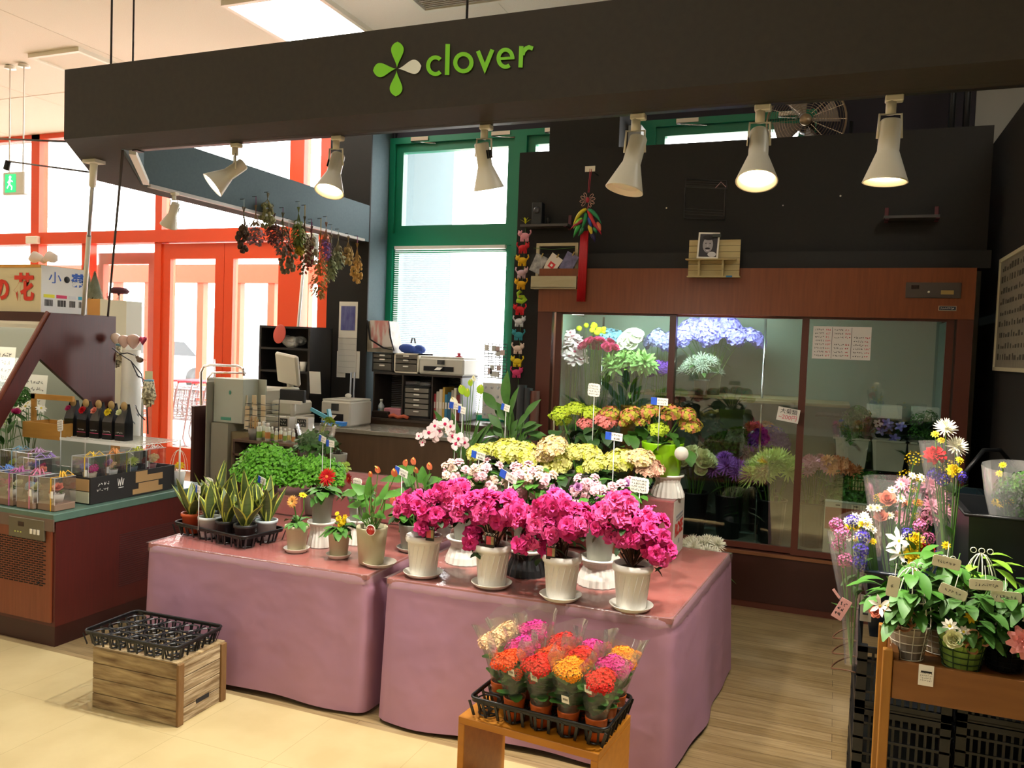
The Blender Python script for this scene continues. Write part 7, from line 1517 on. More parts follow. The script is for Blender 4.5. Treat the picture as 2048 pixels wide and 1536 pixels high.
t=thing('price_flag','bright blue plastic holder with a tilted teal bar above the counter edge','sign holder',oy(665,855,4.3));mb=MB();a=[oy(*p,4.3)for p in((640,842),(686,845),(684,853),(662,852))];mb.add([v for v in a]+[v+Vector((0,.05,0))for v in a],[(0,3,2,1),(4,5,6,7),(0,1,5,4),(1,2,6,5),(2,3,7,6),(3,0,4,7)]);mb.build('blue_block',mat('plastic_blue','3A8AE0',.4),t)
MB().bar(oy(622,818,4.28),oy(663,840,4.28),.012,.022).build('teal_bar',mat('plastic_teal','62B0C8',.4),t);MB().bar(oy(657,818,4.27),oy(661,841,4.27),.012,.03).build('upright_fin',mat('plastic_teal','62B0C8'),t);MB().tube([oy(660,853,4.3),oy(640,905,3.95)],.003,5).build('stick',M['clear'],t)
# mop poles, calendar, papers on the black column face
for k,px in enumerate((697,704)):a=oy(px,745+0*k,5.6);b=oy(px-2,850,5.6);b.z=0;tag(MB().tube([(b.x,5.6,0),(a.x,5.64,a.z)],.0075,8).build('mop_pole',mat('pole_grey','A8AEB8',.35,metal=.4)),('left' if k==0 else 'right')+' grey metal mop pole leaning on the black column','pole')
cY=5.68
a,b=oy(679,603,cY),oy(714,672,cY);t=sheet('wall_calendar','wall calendar with a blue picture on the black column','calendar',((a.x+b.x)/2,cY,(a.z+oy(697,676,cY).z)/2),b.x-a.x,a.z-oy(697,676,cY).z,(1,0,0),(0,0,1),0)
a2,b2=oy(683,612,cY),oy(710,661,cY);MB().box(a2.x,b2.x,cY-.003,cY-.001,b2.z,a2.z).build('picture',mat('cal_blue','3A3A8A',.6,noise=(14,.5),c2='7A80B8',stretch=(2,1,.6)),t)
a2,b2=oy(677,676,cY),oy(712,747,cY);MB().box(a2.x,b2.x,cY-.004,cY-.002,b2.z,a2.z).build('month_page',mat('page_grey','E4E2DA',.8),t)
mb=MB()
for k in range(1,6):z=b2.z+(a2.z-b2.z)*k/6;mb.box(a2.x+.008,b2.x-.008,cY-.005,cY-.004,z,z+.0012)
mb.build('ruled_line',mat('rule_grey','8A8A8A',.8),t)
for(x1,x2,y1,y2,lb)in((674,690,702,755,'white sheet behind the calendar at its lower left'),(702,718,702,757,'white sheet behind the calendar at its lower right')):a,b=oy(x1,y1,cY),oy(x2,y2,cY);sheet('paper_sheet',lb,'paper',((a.x+b.x)/2,cY+.003,(a.z+b.z)/2),b.x-a.x,a.z-b.z,(1,0,0),(0,0,1),0)
# grid racks at the window
Yg=5.93
for(x1,y1,x2,y2,lb)in((970,687,1013,722,'upper dark wire grid panel with cards in the window corner'),(970,724,1012,757,'lower dark wire grid panel with cards in the window corner')):
    a,b=oy(x1,y1,Yg),oy(x2,y2,Yg);t=thing('grid_rack',lb,'rack',((a.x+b.x)/2,Yg,b.z));mb=MB()
    for k in range(7):x=a.x+(b.x-a.x)*k/6;mb.tube([(x,Yg,b.z),(x,Yg,a.z)],.003,4)
    for k in range(6):z=b.z+(a.z-b.z)*k/5;mb.tube([(a.x,Yg,z),(b.x,Yg,z)],.003,4)
    mb.build('wire_grid',mat('grid_dark','2A2A2A',.5),t);rn=random.Random(x1+y1)
    for k in range(5):x,z=rn.uniform(a.x+.02,b.x-.03),rn.uniform(b.z+.02,a.z-.03);MB().box(x-.018,x+.018,Yg-.006,Yg-.004,z-.022,z+.022).build('card',mat('card_pinkgrey' if k%2 else 'card_pale',('D8C0BC','DCDCD4')[k%2==0],.7),t)
a,b=oy(966,765,5.9),oy(1012,840,5.9);t=thing('blister_rack','white hanging organiser with round pockets below the wire grids','rack',((a.x+b.x)/2,5.9,b.z));MB().box(a.x,b.x,5.9,5.91,b.z,a.z).build('backing',M['whitem'],t);mb=MB()
for r2 in range(4):
    for c_ in range(4):mb.ball((a.x+(b.x-a.x)*(c_+.5)/4,5.9,b.z+(a.z-b.z)*(r2+.5)/4),.012,(1,.3,1.1),8,5)
mb.build('pockets',mat('pocket_grey','C8CCCC',.3),t)
for k,(px,c_,lb)in enumerate(((1040,'16171A','black fabric roll standing right of the spathiphyllum'),(1052,'1E1E20','second black fabric roll beside the brown one'),(1066,'5A2E20','brown roll standing at the fridge side'))):q=oy(px,770,5.0);tag(MB().tube([(q.x,5.0,.0),(q.x+.01,5.02,q.z-.02*k)],.032,12).build('fabric_roll',mat('roll_'+c_,c_,.6)),lb,'roll')
# cartons and boards left of the register
pale=mat('carton_pale','C6CCBE',.75);grc=mat('carton_greygreen','A6A492',.8)
a,b=oy(428,757,4.6),oy(478,950,4.6)
t=thing('flat_cartons','pale flat cartons stacked upright beside the shopping carts','box',(a.x,4.6,0));zz=oy(450,757,4.6).z
for k in range(4):MB().box(a.x-.05+k*.012,a.x-.042+k*.012,4.6-.02*k,4.76,0,zz-.01*k).build('flat_board',mat('board_edge%d'%(k%2),('D0CEC0','A8A698')[k%2],.8),t)
zt3,zm,zl=zz,oy(450,845,4.6).z,0;MB().box(a.x,b.x+.02,4.6,4.76,zm,zt3,bev=.003).build('upper_carton',pale,t)
MB().box(oy(442,832,4.6).x,oy(462,832,4.6).x,4.597,4.6,oy(450,840,4.6).z,oy(450,834,4.6).z).build('green_print',mat('print_teal','58A890',.6),t);MB().ball(oy(460,785,4.598),.01,(1,.2,1.6)).build('leaf_mark',mat('print_teal','58A890'),t)
tag(MB().box(a.x+.01,a.x+.16,4.57,4.76,0,zm-.003).build('greenish_carton',grc),'tall grey-green carton under the pale one beside the carts','box');tag(MB().box(a.x+.165,b.x+.1,4.6,4.76,0,zm-.06).build('tan_carton',mat('carton_tan','8E8060',.8)),'tan carton right of the grey-green carton','box')
a2,b2=oy(482,757,4.75),oy(528,800,4.75);tag(MB().box(a2.x,b2.x,4.765,4.778,.6,a2.z).build('pale_carton',pale),'second pale carton behind the product shelf','box')
a2=oy(400,812,4.55);tag(MB().box(a2.x-.03,a2.x-.005,4.5,4.85,0,a2.z).build('dark_board',mat('board_maroon','4A2A28',.5)),'dark maroon board standing left of the pale cartons','board')
# chrome garment rail
t=thing('chrome_rail','chrome tube rail with rounded corners above the pale cartons','rail',oy(402,830,5.2));pts=[(402,880),(402,745),(408,733),(420,730),(475,732),(486,738),(488,752)];MB().tube([oy(*p,5.2)for p in pts],.011,8).build('top_tube',M['chrome'],t);MB().tube([oy(*p,5.3)for p in((415,860),(415,757),(425,745),(492,746))],.009,8).build('lower_tube',M['chrome'],t)
f_=oy(402,880,5.2);f_.z=0;MB().tube([oy(402,880,5.2),f_],.011,8).build('post',M['chrome'],t)
# product shelf with plant food bottles
Yp=4.45;a,b=oy(466,878,Yp),oy(600,884,Yp);zs=a.z;ps=thing('product_shelf','brown low shelf with plant food bottles in front of the register','shelf',((a.x+b.x)/2,Yp+.1,0));MB().box(a.x,b.x,Yp,Yp+.28,zs-.016,zs).build('shelf_board',mat('table_brown','6A5240'),ps);z2=oy(480,908,Yp).z;MB().box(a.x,b.x,Yp,Yp+.28,z2-.014,z2).build('shelf_board',mat('table_brown','6A5240'),ps)
for x in(a.x,b.x-.016):MB().box(x,x+.016,Yp,Yp+.28,0,zs-.016).build('side_board',mat('table_body','564436'),ps)
for k in range(9):
    px=518+k*8.6;q=oy(px,880,Yp+.05+.05*(k%2));big=k<3;h2=.125 if big else .095;t=thing('plant_food_bottle','%s plant food bottle, %s in the row on the product shelf'%('large white-capped' if big else 'small pale yellow',['first','second','third','fourth','fifth','sixth','seventh','eighth','ninth'][k]),'bottle',(q.x,Yp+.05+.05*(k%2),zs),group='plant food bottles');r2=.018 if big else .012
    MB().lathe([(r2,0),(r2,h2*.72),(r2*.5,h2*.82)],12).build('bottle_body',mat('bottle_pale','D8DCB0' if not big else 'E4E8D8',.35),t,world=False);MB().lathe([(r2*.6,h2*.8),(r2*.6,h2),(.001,h2)],10).build('cap',M['white'],t,world=False);MB().lathe([(r2*1.02,h2*.15),(r2*1.02,h2*.5)],12,cap0=False,cap1=False).build('printed_label',mat('bottle_label%d'%(k%3),('8AA848','E0D080','C88A50')[k%3],.5),t,world=False)
q=oy(496,880,Yp);t=thing('metal_bucket','small grey bucket holding plant stakes on the product shelf','bucket',(q.x,Yp+.06,zs));MB().lathe([(.03,0),(.042,.08),(.039,.08),(.028,.004)],16,cap1=False).build('bucket',mat('zinc','8E8E88',.4,metal=.5),t,world=False);rn=random.Random(6);mb=MB()
for k in range(9):x,y=rn.uniform(-.025,.025),rn.uniform(-.02,.02);mb.tube([(x,y,.01),(x*1.6,y,.12+rn.uniform(0,.05))],.003,4)
mb.build('wooden_stakes',mat('stake_mix','C87A40',.6,noise=(20,.4),c2='D8C890'),t,world=False)
a,b=oy(487,795,Yp+.08),oy(535,850,Yp+.08);t=thing('paper_packet_rack','wire pocket rack of cream paper packets above the grey bucket','rack',((a.x+b.x)/2,Yp+.12,zs));rn=random.Random(5);mb=MB()
for k in range(5):z=zs+.08+.04*k;mb.tube([(a.x,Yp+.1,z),(b.x,Yp+.1,z),(b.x,Yp+.2,z),(a.x,Yp+.2,z)],.0016,4,closed=True)
for x in(a.x,b.x):mb.tube([(x,Yp+.2,zs),(x,Yp+.2,a.z)],.003,4)
mb.build('wire_pockets',M['darkmetal'],t)
for k in range(9):px,py=492+(k%3)*16+rn.uniform(-2,2),850-(k//3)*22;q=oy(px,py,Yp+.14+.02*(k//3));MB().box(q.x-.018,q.x+.018,q.y,q.y+.008,q.z-.03,q.z+.055).build('packet',mat('packet_cream%d'%(k%2),('E8DCC0','DCC8A0')[k%2],.7),t)
for k in range(5):q=oy(505,906,Yp);tag(MB().box(q.x-.12+.01*k,q.x+.1+.008*k,Yp+.03+.004*k,Yp+.2,z2+.006*k,z2+.0055+.006*k).build('magazine',mat('mag%d'%(k%3),('B8BCC0','5A6068','D8D4CC')[k%3],.3)),'%s magazine of the pile on the lower product shelf'%['lowest','second lowest','middle','second highest','topmost'][k],'magazine','magazines on the lower shelf')
# white pole lamp stand behind bookcase
a,b=oy(608,520,5.9),oy(596,655,5.9);t=thing('white_stand','white pole with box head standing behind the black bookcase','stand',(b.x,5.9,0));MB().tube([(b.x,5.9,0),b,a],.012,8).build('pole',M['white'],t);c_=oy(612,486,5.9);MB().box(c_.x-.08,c_.x+.08,5.9,5.98,c_.z-.09,c_.z+.09,bev=.01).build('box_head',M['cream'],t)
# shopping carts outside the glass
cm=mat('cart_metal','8A8C90',.35,metal=.5)
def cart(x,y,label,rz):
    t=thing('shopping_cart',label,'shopping cart',(x,y,0),rz,group='nested shopping carts');mb=MB()
    B=[(-.24,-.35),(.24,-.35),(.2,.35),(-.2,.35)];T_=[(-.27,-.45),(.27,-.45),(.24,.45),(-.24,.45)]
    for k in range(5):u=k/4;mb.tube([(B[i][0]+(T_[i][0]-B[i][0])*u,B[i][1]+(T_[i][1]-B[i][1])*u,.52+.38*u)for i in range(4)],.006,4,closed=True)
    for s_ in range(4):
        for k in range(8):u=k/8;j=(s_+1)%4;mb.tube([(B[s_][0]+(B[j][0]-B[s_][0])*u,B[s_][1]+(B[j][1]-B[s_][1])*u,.52),(T_[s_][0]+(T_[j][0]-T_[s_][0])*u,T_[s_][1]+(T_[j][1]-T_[s_][1])*u,.9)],.003,3)
    mb.build('basket',cm,t,world=False);mb=MB()
    for s_ in(-1,1):mb.tube([(s_*.25,-.48,.98),(s_*.25,-.42,.8),(s_*.24,-.3,.3),(s_*.24,-.4,.12),(s_*.22,.42,.12)],.011,6)
    mb.tube([(-.22,.42,.13),(.22,.42,.13)],.01,6);mb.build('frame',cm,t,world=False);MB().tube([(-.27,-.49,.99),(.27,-.49,.99)],.015,8).build('handle_bar',mat('cart_handle','C82A40',.4),t,world=False)
    for sx_ in(-.22,.22):
        for sy in(-.38,.4):MB().lathe([(.05,-.012),(.05,.012)],12,X=Matrix.Translation((sx_,sy,.05))@Matrix.Rotation(R(90),4,'Y')).build('wheel',M['blackp'],t,world=False)
    return t
q=oy(380,940,7.75);c0_=cart(q.x+.15,7.95,'shopping cart nearest the right end of the row outside the glass',R(80))
for k,w_k in enumerate(('second','third','fourth','last')):dup(c0_,(q.x+.15-.22*(k+1),7.95,0),R(80),'%s shopping cart from the right in the row outside the glass'%w_k)
# parked car and house front across the road
car=thing('parked_car','silver car parked outside beyond the entrance glass','car',(-18,18.5,0));a=oy(363,720,18.5);cx_=a.x
pr=[(-2.1,.3),(2.1,.3),(2.15,.75),(1.5,.95),(.9,1.42),(-.8,1.45),(-1.5,1.0),(-2.1,.85)];MB().prism([(x+cx_,z)for x,z in pr],17.7,19.3,'y').build('body',mat('car_silver','A8AEB4',.3,metal=.3),car);MB().prism([(cx_+x,z)for x,z in((-1.3,1.0),(1.3,.98),(.85,1.36),(-.75,1.39))],17.68,19.32,'y').build('windows',mat('car_glass','20262C',.15),car)
for sx_ in(-1.35,1.3):MB().lathe([(.33,-.1),(.33,.1)],20,X=Matrix.Translation((cx_+sx_,17.75,.33))@Matrix.Rotation(R(90),4,'X')).build('wheel',M['blackp'],car)
hb=thing('house_front','pale house front across the road seen through the doors','building',(-19,24,0));MB().box(-26,-12,24,25,0,2.6).build('wall',mat('house_pale','D8DAD8',.9),hb);MB().box(-18.9,-17.9,23.97,24,.3,2.2).build('lattice_gate',mat('gate_grey','9AA0A0',.8,noise=(3,.2),c2='E0E0E0'),hb)
# ------------------------------------------------------------ track and spotlights
tk=thing('lighting_track','black lighting track along the rear lower edge of the sign beam','track',(-1,2.745,ZB));MB().box(-2.9,1.2,2.735,2.765,ZB-.0,ZB+.03).build('rail',M['blackp'],tk);MB().box(-2.93,-2.9,2.73,2.77,ZB-.004,ZB+.034).build('end_cap',M['darkmetal'],tk)
MB().box(-2.96,1.9,2.701,2.735,ZB+.0,ZB+.02).build('mounting_strip',M['black'],tk)
t2=thing('lighting_track','white-edged lighting track inside the slanted corner of the beam','track',(-3.2,3.0,ZB));MB().bar((-2.98,2.78,ZB+.006),(-3.5,3.36,ZB+.006),.03,.024).build('rail',M['white'],t2)
t3=thing('lighting_track','thin white track under the left side beam','track',(-3.5,4.5,ZB));MB().box(-3.555,-3.53,3.42,5.6,ZB-.006,ZB+.012).build('rail',mat('track_grey','B8B4AC',.4),t3)
warm,cool=(1.0,.92,.8),(.85,.92,1.0)
def spot(x,y,z,aim,label,lit,s_=1.0,energy=None,colr=warm,bulb='warm',blend=.7,ang=150):
    """aim = direction the shade points"""
    t=thing('spotlight',label,'spotlight',(x,y,z),group='track spotlights');W_=M['cream'];d=Vector(aim).normalized()
    MB().box(-.016*s_,.03*s_,-.016,.016,-.018*s_,0,bev=.003).build('track_adapter',W_,t,world=False);MB().tube([(0,0,-.015*s_),(0,0,-.05*s_)],.014*s_,10).build('swivel',W_,t,world=False)
    pv=Vector((0,0,-.115*s_));sd=d.cross(Vector((0,0,1)));
    if sd.length<.2:sd=Vector((1,0,0))
    sd.normalize();sd=Vector((1,.15,0)).normalized()if abs(d.z)>.75 else sd
    mb=MB();w2=.031*s_;mb.tube([pv+sd*w2,Vector((0,0,-.05*s_))+sd*w2*.9,Vector((0,0,-.05*s_))-sd*w2*.9,pv-sd*w2],.0038*s_,6);mb.build('yoke',W_,t,world=False)
    X=Matrix.Translation(pv)@d.to_track_quat('Z','Y').to_matrix().to_4x4()
    MB().lathe([(.001,-.05*s_),(.024*s_,-.05*s_),(.027*s_,-.045*s_),(.028*s_,.035*s_),(.03*s_,.04*s_),(.057*s_,.115*s_),(.059*s_,.12*s_),(.055*s_,.12*s_),(.026*s_,.045*s_),(.001,.04*s_)],28,X=X,cap0=True).build('shade',mat('lamp_cream','ECE7D6',.35),t,world=False)
    mb=MB()
    for k in range(3):mb.box(-.0305*s_,-.027*s_,-.012*s_+.011*k*s_,-.006*s_+.011*k*s_,-.02,.01,X=X)
    mb.build('cooling_slots',M['ink'],t,world=False)
    bm={'warm':mat('bulb_warm','FFF0D0',emis='FFE0A8',estr=16),'cool':mat('bulb_cool','FFFFFF',emis='F4FAFF',estr=16),'off':mat('bulb_off','E4E0D0',.3)}[bulb]
    MB().lathe([(.03*s_,.075*s_),(.046*s_,.1*s_),(.04*s_,.108*s_),(.001,.112*s_)],20,X=X,cap1=False).build('bulb',bm,t,world=False)
    if lit:
        L=bpy.data.lights.new('spot_beam','SPOT');L.energy=energy or SPOT_W;L.color=colr;L.spot_size=R(ang);L.spot_blend=blend;L.shadow_soft_size=.04
        o=bpy.data.objects.new('spot_beam',L);col.objects.link(o);o.parent=t;o.location=pv+d*.125*s_;o.rotation_euler=d.to_track_quat('-Z','Y').to_euler()
    return t
ty=2.75
spot(-2.378,ty,ZB,(-.6,-.65,-.75),'leftmost spotlight on the track, tilted left and glowing cool white',True,.95,colr=cool,bulb='cool')
spot(-1.878,ty,ZB,(.03,-.4,-1),'glowing warm spotlight hanging straight down, second from the left',True,1.0)
spot(-1.237,ty,ZB,(.1,.3,-1),'spotlight in front of the green window, third from the left',True,.98)
spot(-.672,ty,ZB,(-.2,-.15,-1),'unlit spotlight tilted slightly left in front of the black partition',False,1.12,bulb='off')
spot(-.264,ty,ZB,(.03,-.4,-1),'brightly glowing warm spotlight beside the fan',True,1.12)
spot(.12,ty,ZB,(-.04,-.03,-1),'rightmost spotlight on the track with a small bright rim',True,1.12)
spot(-3.54,3.6,ZB,(-.6,.2,-1),'small spotlight under the left side beam against the bright glass',False,.85,bulb='off')
# ------------------------------------------------------------ things on the black partition
PYp=5.3
sh_m=mat('shelf_grey','4A4644',.5);brm=mat('bracket_maroon','5A2028',.4)
def wshelf(px0,px1,py,label,dp=.1,brs=()):
    a,b=oy(px0,py,PYp-dp),oy(px1,py,PYp-dp);t=thing('wall_shelf',label,'shelf',((a.x+b.x)/2,PYp-dp/2,a.z));MB().box(a.x,b.x,PYp-dp,PYp,a.z-.008,a.z+.008).build('board',sh_m,t)
    for x,hh in brs:q=oy(x,py,PYp-.01);MB().box(q.x-.011,q.x+.011,PYp-.008,PYp,a.z-.02,a.z+hh,bev=.003).build('bracket',brm,t);MB().bar((q.x,PYp-dp,a.z-.012),(q.x,PYp,a.z-.012),.02,.004).build('bracket_arm',brm,t)
    return a,b
a,b=wshelf(1040,1135,451,'dark wall shelf with a small speaker at the left of the black partition',.11,((1139,.08),))
q=oy(1077,420,5.24);tz0=a.z+.008;t=thing('small_speaker','small black speaker on the left wall shelf','speaker',(q.x,5.24,tz0));MB().box(-.036,.036,-.035,.035,0,.15,bev=.004).build('cabinet',M['blackp'],t,world=False);MB().lathe([(.022,0),(.024,.003),(.012,.004),(.001,.001)],18,X=Matrix.Translation((0,-.035,.095))@Matrix.Rotation(R(90),4,'X')).build('driver',mat('driver_grey','34343A',.3),t,world=False)
tag(MB().tube([(q.x+.07,5.25,tz0),(q.x+.07,5.25,tz0+.05)],.016,10).build('small_tin',M['blackp']),'short black tin beside the speaker on the wall shelf','tin')
wshelf(1768,1880,434,'dark wall shelf with maroon brackets on the right of the black partition',.1,((1773,.07),(1873,.07)))
for k,(px,py)in enumerate(((1333,416),(1681,392),(1566,411))):q=oy(px,py,PYp);tag(MB().ball((q.x,PYp-.002,q.z),.0055-.001*(k==2),(1,.6,1)).build('wall_screw',M['cream']if k<2 else M['metal']),['pale screw head near the dark wire rack','pale screw head left of the right wall shelf','tiny grey screw head in the middle of the black partition'][k],'screw')
# dark wire rack
t=thing('wire_pocket_rack','black wire pocket rack hanging on the black partition','rack',oy(1411,440,5.25));mb=MB();A=[oy(x,y,5.29)for x,y in((1372,358),(1453,362),(1449,440),(1368,436))];mb.tube(A,.003,5,closed=True);F_=[oy(x,y,5.2)for x,y in((1371,374),(1455,378))];mb.tube([A[0],F_[0],F_[1],A[1]],.003,5)
for y0,y1 in((362,366),(366,370),(371,376)):mb.tube([oy(1371,y0,5.2),oy(1452,y1,5.2)],.0018,4)
for y0 in(417,422,428):mb.tube([oy(1369,y0,5.2),oy(1446,y0+4,5.2)],.0018,4)
for x in(1370,1450):mb.tube([oy(x,376,5.2),oy(x-2,432,5.2)],.0022,4)
mb.build('wire_frame',mat('wire_black','3A3836',.4),t);MB().tube([oy(1430,377,5.2),oy(1442,364,5.2),oy(1452,374,5.2)],.0025,4).build('pink_cord',mat('cord_pink','C8A0A0',.6),t)
# white wooden photo frame box with postcards
whw=mat('whitewashed_wood','C8BFA0',.8,noise=(8,.6),c2='B8AC88',stretch=(1,8,8));Yc_=5.1;P2=lambda px,py,Y=Yc_:oy(px,py,Y)
a,b,c_,d_=P2(1067,484),P2(1151,484),P2(1061,576),P2(1152,576);t=thing('postcard_holder','whitewashed wooden box frame with three clipped postcards','photo holder',((a.x+b.x)/2,Yc_+.05,c_.z));fz=P2(1100,548).z;e=.02
MB().box(a.x,b.x,5.16,5.18,a.z-e,a.z).build('top_rail',whw,t);MB().box(a.x,a.x+e,5.16,5.18,c_.z,a.z-e).build('side_rail',whw,t);MB().box(b.x-e,b.x,5.16,5.18,c_.z,a.z-e).build('side_rail',whw,t);MB().box(c_.x,d_.x,Yc_,Yc_+.012,c_.z,P2(1100,552).z,bev=.002).build('front_box',whw,t);MB().box(c_.x,d_.x,Yc_,5.18,c_.z-.004,c_.z+.006).build('box_bottom',whw,t)
for x in(c_.x,d_.x-.01):MB().box(x,x+.01,Yc_+.012,5.18,c_.z,P2(1100,552).z).build('box_end',whw,t)
MB().tube([P2(1067,496,5.155),P2(1105,499,5.155),P2(1150,495,5.155)],.0015,4).build('string',M['stem'],t)
for(px,py,al,m1,m2,lb)in((1077,528,.42,'6A6A70','C8C8C8','grey printed postcard on the left of the string'),(1105,528,.6,'E8E0D4','E8E0D4','white postcard with a red square in the middle of the string'),(1138,525,-.42+.9,'8A88B8','5A5A7A','violet photo postcard on the right of the string')):
    q=P2(px,py,5.14);X_=Matrix.Translation(q)@Matrix.Rotation(al if px !=1077 else-.42+.84,4,'Y');o=MB().box(-.045,.045,-.001,.001,-.062,.062,X=X_).build('postcard',mat('pc_'+m1,m1,.6,noise=(28,.4),c2=m2));tag(o,lb,'postcard','postcards on the wooden holder')
    if px==1105:MB().box(-.022,.022,-.002,-.001,-.03,.01,X=X_).build('red_square',mat('pc_red','D83A40',.6),o);MB().box(-.008,.008,-.003,-.002,-.018,-.002,X=X_).build('pale_mark',M['paper'],o)
    MB().box(-.004,.004,-.006,-.001,.05,.078,X=X_).build('peg',mat('peg_wood','B09A58',.6),o)
# slatted wooden shelf with portrait
Y3=5.1;a,b=oy(1379,480,Y3),oy(1478,553,Y3);t=thing('slatted_shelf','pale slatted wooden wall shelf on the black partition above the fridge','shelf',((a.x+b.x)/2,Y3,b.z));pwm=mat('pallet_pine','CFC090',.7,noise=(4,.6),c2='B8A474',stretch=(1,10,10));n=6;hh=(a.z-b.z)/n
for k in range(n):MB().box(a.x,b.x,Y3,Y3+.012,b.z+hh*k+.001,b.z+hh*(k+1)-.0015).build('slat',pwm,t)
zr=oy(1420,519,Y3).z;MB().box(a.x-.01,b.x-.015,Y3-.06,Y3,zr-.008,zr,bev=.001).build('ledge',pwm,t);MB().box(a.x,b.x+.01,Y3-.04,Y3,b.z-.008,b.z).build('ledge',pwm,t)
for px in(1400,1447):q=oy(px,535,Y3);MB().box(q.x-.005,q.x+.005,Y3-.045,Y3,b.z,zr-.008).build('bracket',pwm,t)
q=oy(1458,551,Y3-.045);MB().box(q.x-.018,q.x+.018,Y3-.042,Y3-.04,b.z-.008,b.z+.002).build('blue_sticker',mat('sticker_blue','2A7AB0',.5),t)
MB().box((a.x+b.x)/2-.1,(a.x+b.x)/2+.1,Y3+.012,PYp,b.z+.06,b.z+.08).build('hanger_batten',M['black'],t)
a,b=oy(1397,466,Y3-.025),oy(1437,516,Y3-.025);t=thing('portrait_print','small black and white portrait of a smiling man with moustache on slatted shelf','picture',((a.x+b.x)/2,Y3-.03,zr));wP,hP=b.x-a.x,a.z-zr;X_=Matrix.Translation((a.x+wP/2,Y3-.03,zr+.002+hP/2))@Matrix.Rotation(R(2),4,'Y')@Matrix.Rotation(R(-4),4,'X')
MB().box(-wP/2,wP/2,-.002,.002,-hP/2,hP/2,X=X_).build('mount',M['paper'],t);MB().box(-wP*.42,wP*.42,-.003,-.002,-hP*.44,hP*.44,X=X_).build('photo_ground',mat('photo_dark','34323C',.5),t)
def blob(cx_,cz_,rx,rz_,hexc,nm,dy):pts=[(cx_+rx*cos(k*PI/10),cz_+rz_*sin(k*PI/10))for k in range(20)];MB().add([X_@Vector((x*wP,-.003-dy,z*hP))for x,z in pts],[tuple(range(20))]).build(nm,mat('ph_'+hexc,hexc,.6),t)
blob(.2,-.34,.2,.1,'D8D8DC','shirt',.0004);blob(-.02,.02,.24,.3,'A8A4AC','face',.0008);blob(.0,.3,.27,.1,'1C1A20','hair',.0012);blob(-.02,-.12,.12,.035,'2A282E','moustache',.0016);blob(-.12,.08,.04,.018,'2A282E','eye',.0016);blob(.08,.08,.04,.018,'2A282E','eye',.0016);blob(-.02,-.19,.07,.02,'E0DCE0','smile',.0016);blob(-.02,.0,.03,.06,'C0BCC4','nose',.0016)
q=oy(1435,471,Y3-.02);tag(MB().box(q.x-.026,q.x+.022,Y3-.04,Y3-.028,q.z-.012,q.z+.008,X=None).build('small_label',mat('label_moss','3A403A',.6)),'small dark label stuck over the top right corner of the portrait','label')
# chilli charm
Yh=5.1;t=thing('chilli_charm','hanging string of coloured cloth chillies with a knot and long red tassel','ornament',oy(1175,600,Yh));H_=lambda px,py,dy=0:oy(px,py,Yh+dy);cord=mat('cord_red','A0142E',.6)
MB().box(H_(1170,338).x,H_(1190,338).x,Yh,Yh+.006,H_(1180,343).z,H_(1180,332).z).build('hook_plate',M['cream'],t);MB().tube([H_(1180,338),Vector((H_(1180,338).x,5.301,H_(1180,338).z))],.003,6).build('hook_arm',M['darkmetal'],t)
mb=MB();mb.tube([H_(1180,338),H_(1176,385)],.0022,4);mb.tube([H_(1183,338),H_(1178,385)],.0022,4);mb.tube([H_(1177,410),H_(1175,420)],.003,4);mb.build('cord',cord,t)
mb=MB();c_=H_(1175,400)
for k in range(10):
    a_=2*PI*k/10+.15;
    if abs(cos(a_))<.25:continue
    p=[c_+Vector((cos(a_)*r_-sin(a_)*w_,0,sin(a_)*r_+cos(a_)*w_))for r_,w_ in((.012,0),(.035,.008),(.048,.006),(.052,0),(.048,-.006),(.035,-.008))];mb.tube(p,.0017,4,closed=True)
mb.build('knot_loops',mat('loop_pale','E8B8A8',.5),t);MB().ball(c_,.014,(1,.5,1.3)).build('knot_centre',cord,t)
def ctube(mb_,p0,p1,p2,r_):pts=[Vector(p0)*(1-u)**2+Vector(p1)*2*u*(1-u)+Vector(p2)*u*u for u in[k/7 for k in range(8)]];mb_.tube(pts,[r_*.6,r_,r_*1.1,r_*1.05,r_*.9,r_*.65,r_*.35,r_*.08],10)
for(x0,y0,x1,y1,x2,y2,hexc,nm)in((1173,418,1155,425,1145,455,'D8C82A','yellow'),(1176,419,1192,425,1203,448,'1E8A5A','green'),(1176,421,1185,440,1195,462,'C8202A','red'),(1172,425,1172,440,1160,465,'1E8A4A','green'),(1177,434,1181,445,1183,460,'2A48A0','blue'),(1168,440,1155,445,1141,458,'A82A40','crimson'),(1165,436,1152,445,1147,458,'8AC83A','lime'),(1186,445,1197,455,1203,470,'B01C3C','crimson'),(1160,450,1152,460,1147,475,'3AA84A','green'),(1178,450,1182,462,1184,472,'E0C83A','yellow'),(1195,445,1200,455,1201,465,'E07A5A','coral'),(1166,455,1163,465,1156,472,'2A7A4A','green'),(1188,455,1192,460,1193,467,'2A8A5A','green'),(1183,468,1188,475,1190,485,'2A2050','navy')):
    mb=MB();ctube(mb,H_(x0,y0,-.01),H_(x1,y1,-.03),H_(x2,y2,-.015),.0125);mb.build('cloth_chilli',mat('satin_'+hexc,hexc,.3),t)['label']=nm+' cloth chilli'
mb=MB();a,b=H_(1169,462),H_(1160,603)
for k in range(16):u=(k%8)/7-.5;y=Yh+(k//8)*.01;mb.tube([(a.x+u*.045,y,a.z),(b.x+.004+u*.05,y,b.z+.01*(k%3))],.0045,5)
mb.build('tassel',mat('tassel_red','C8101E',.5),t)
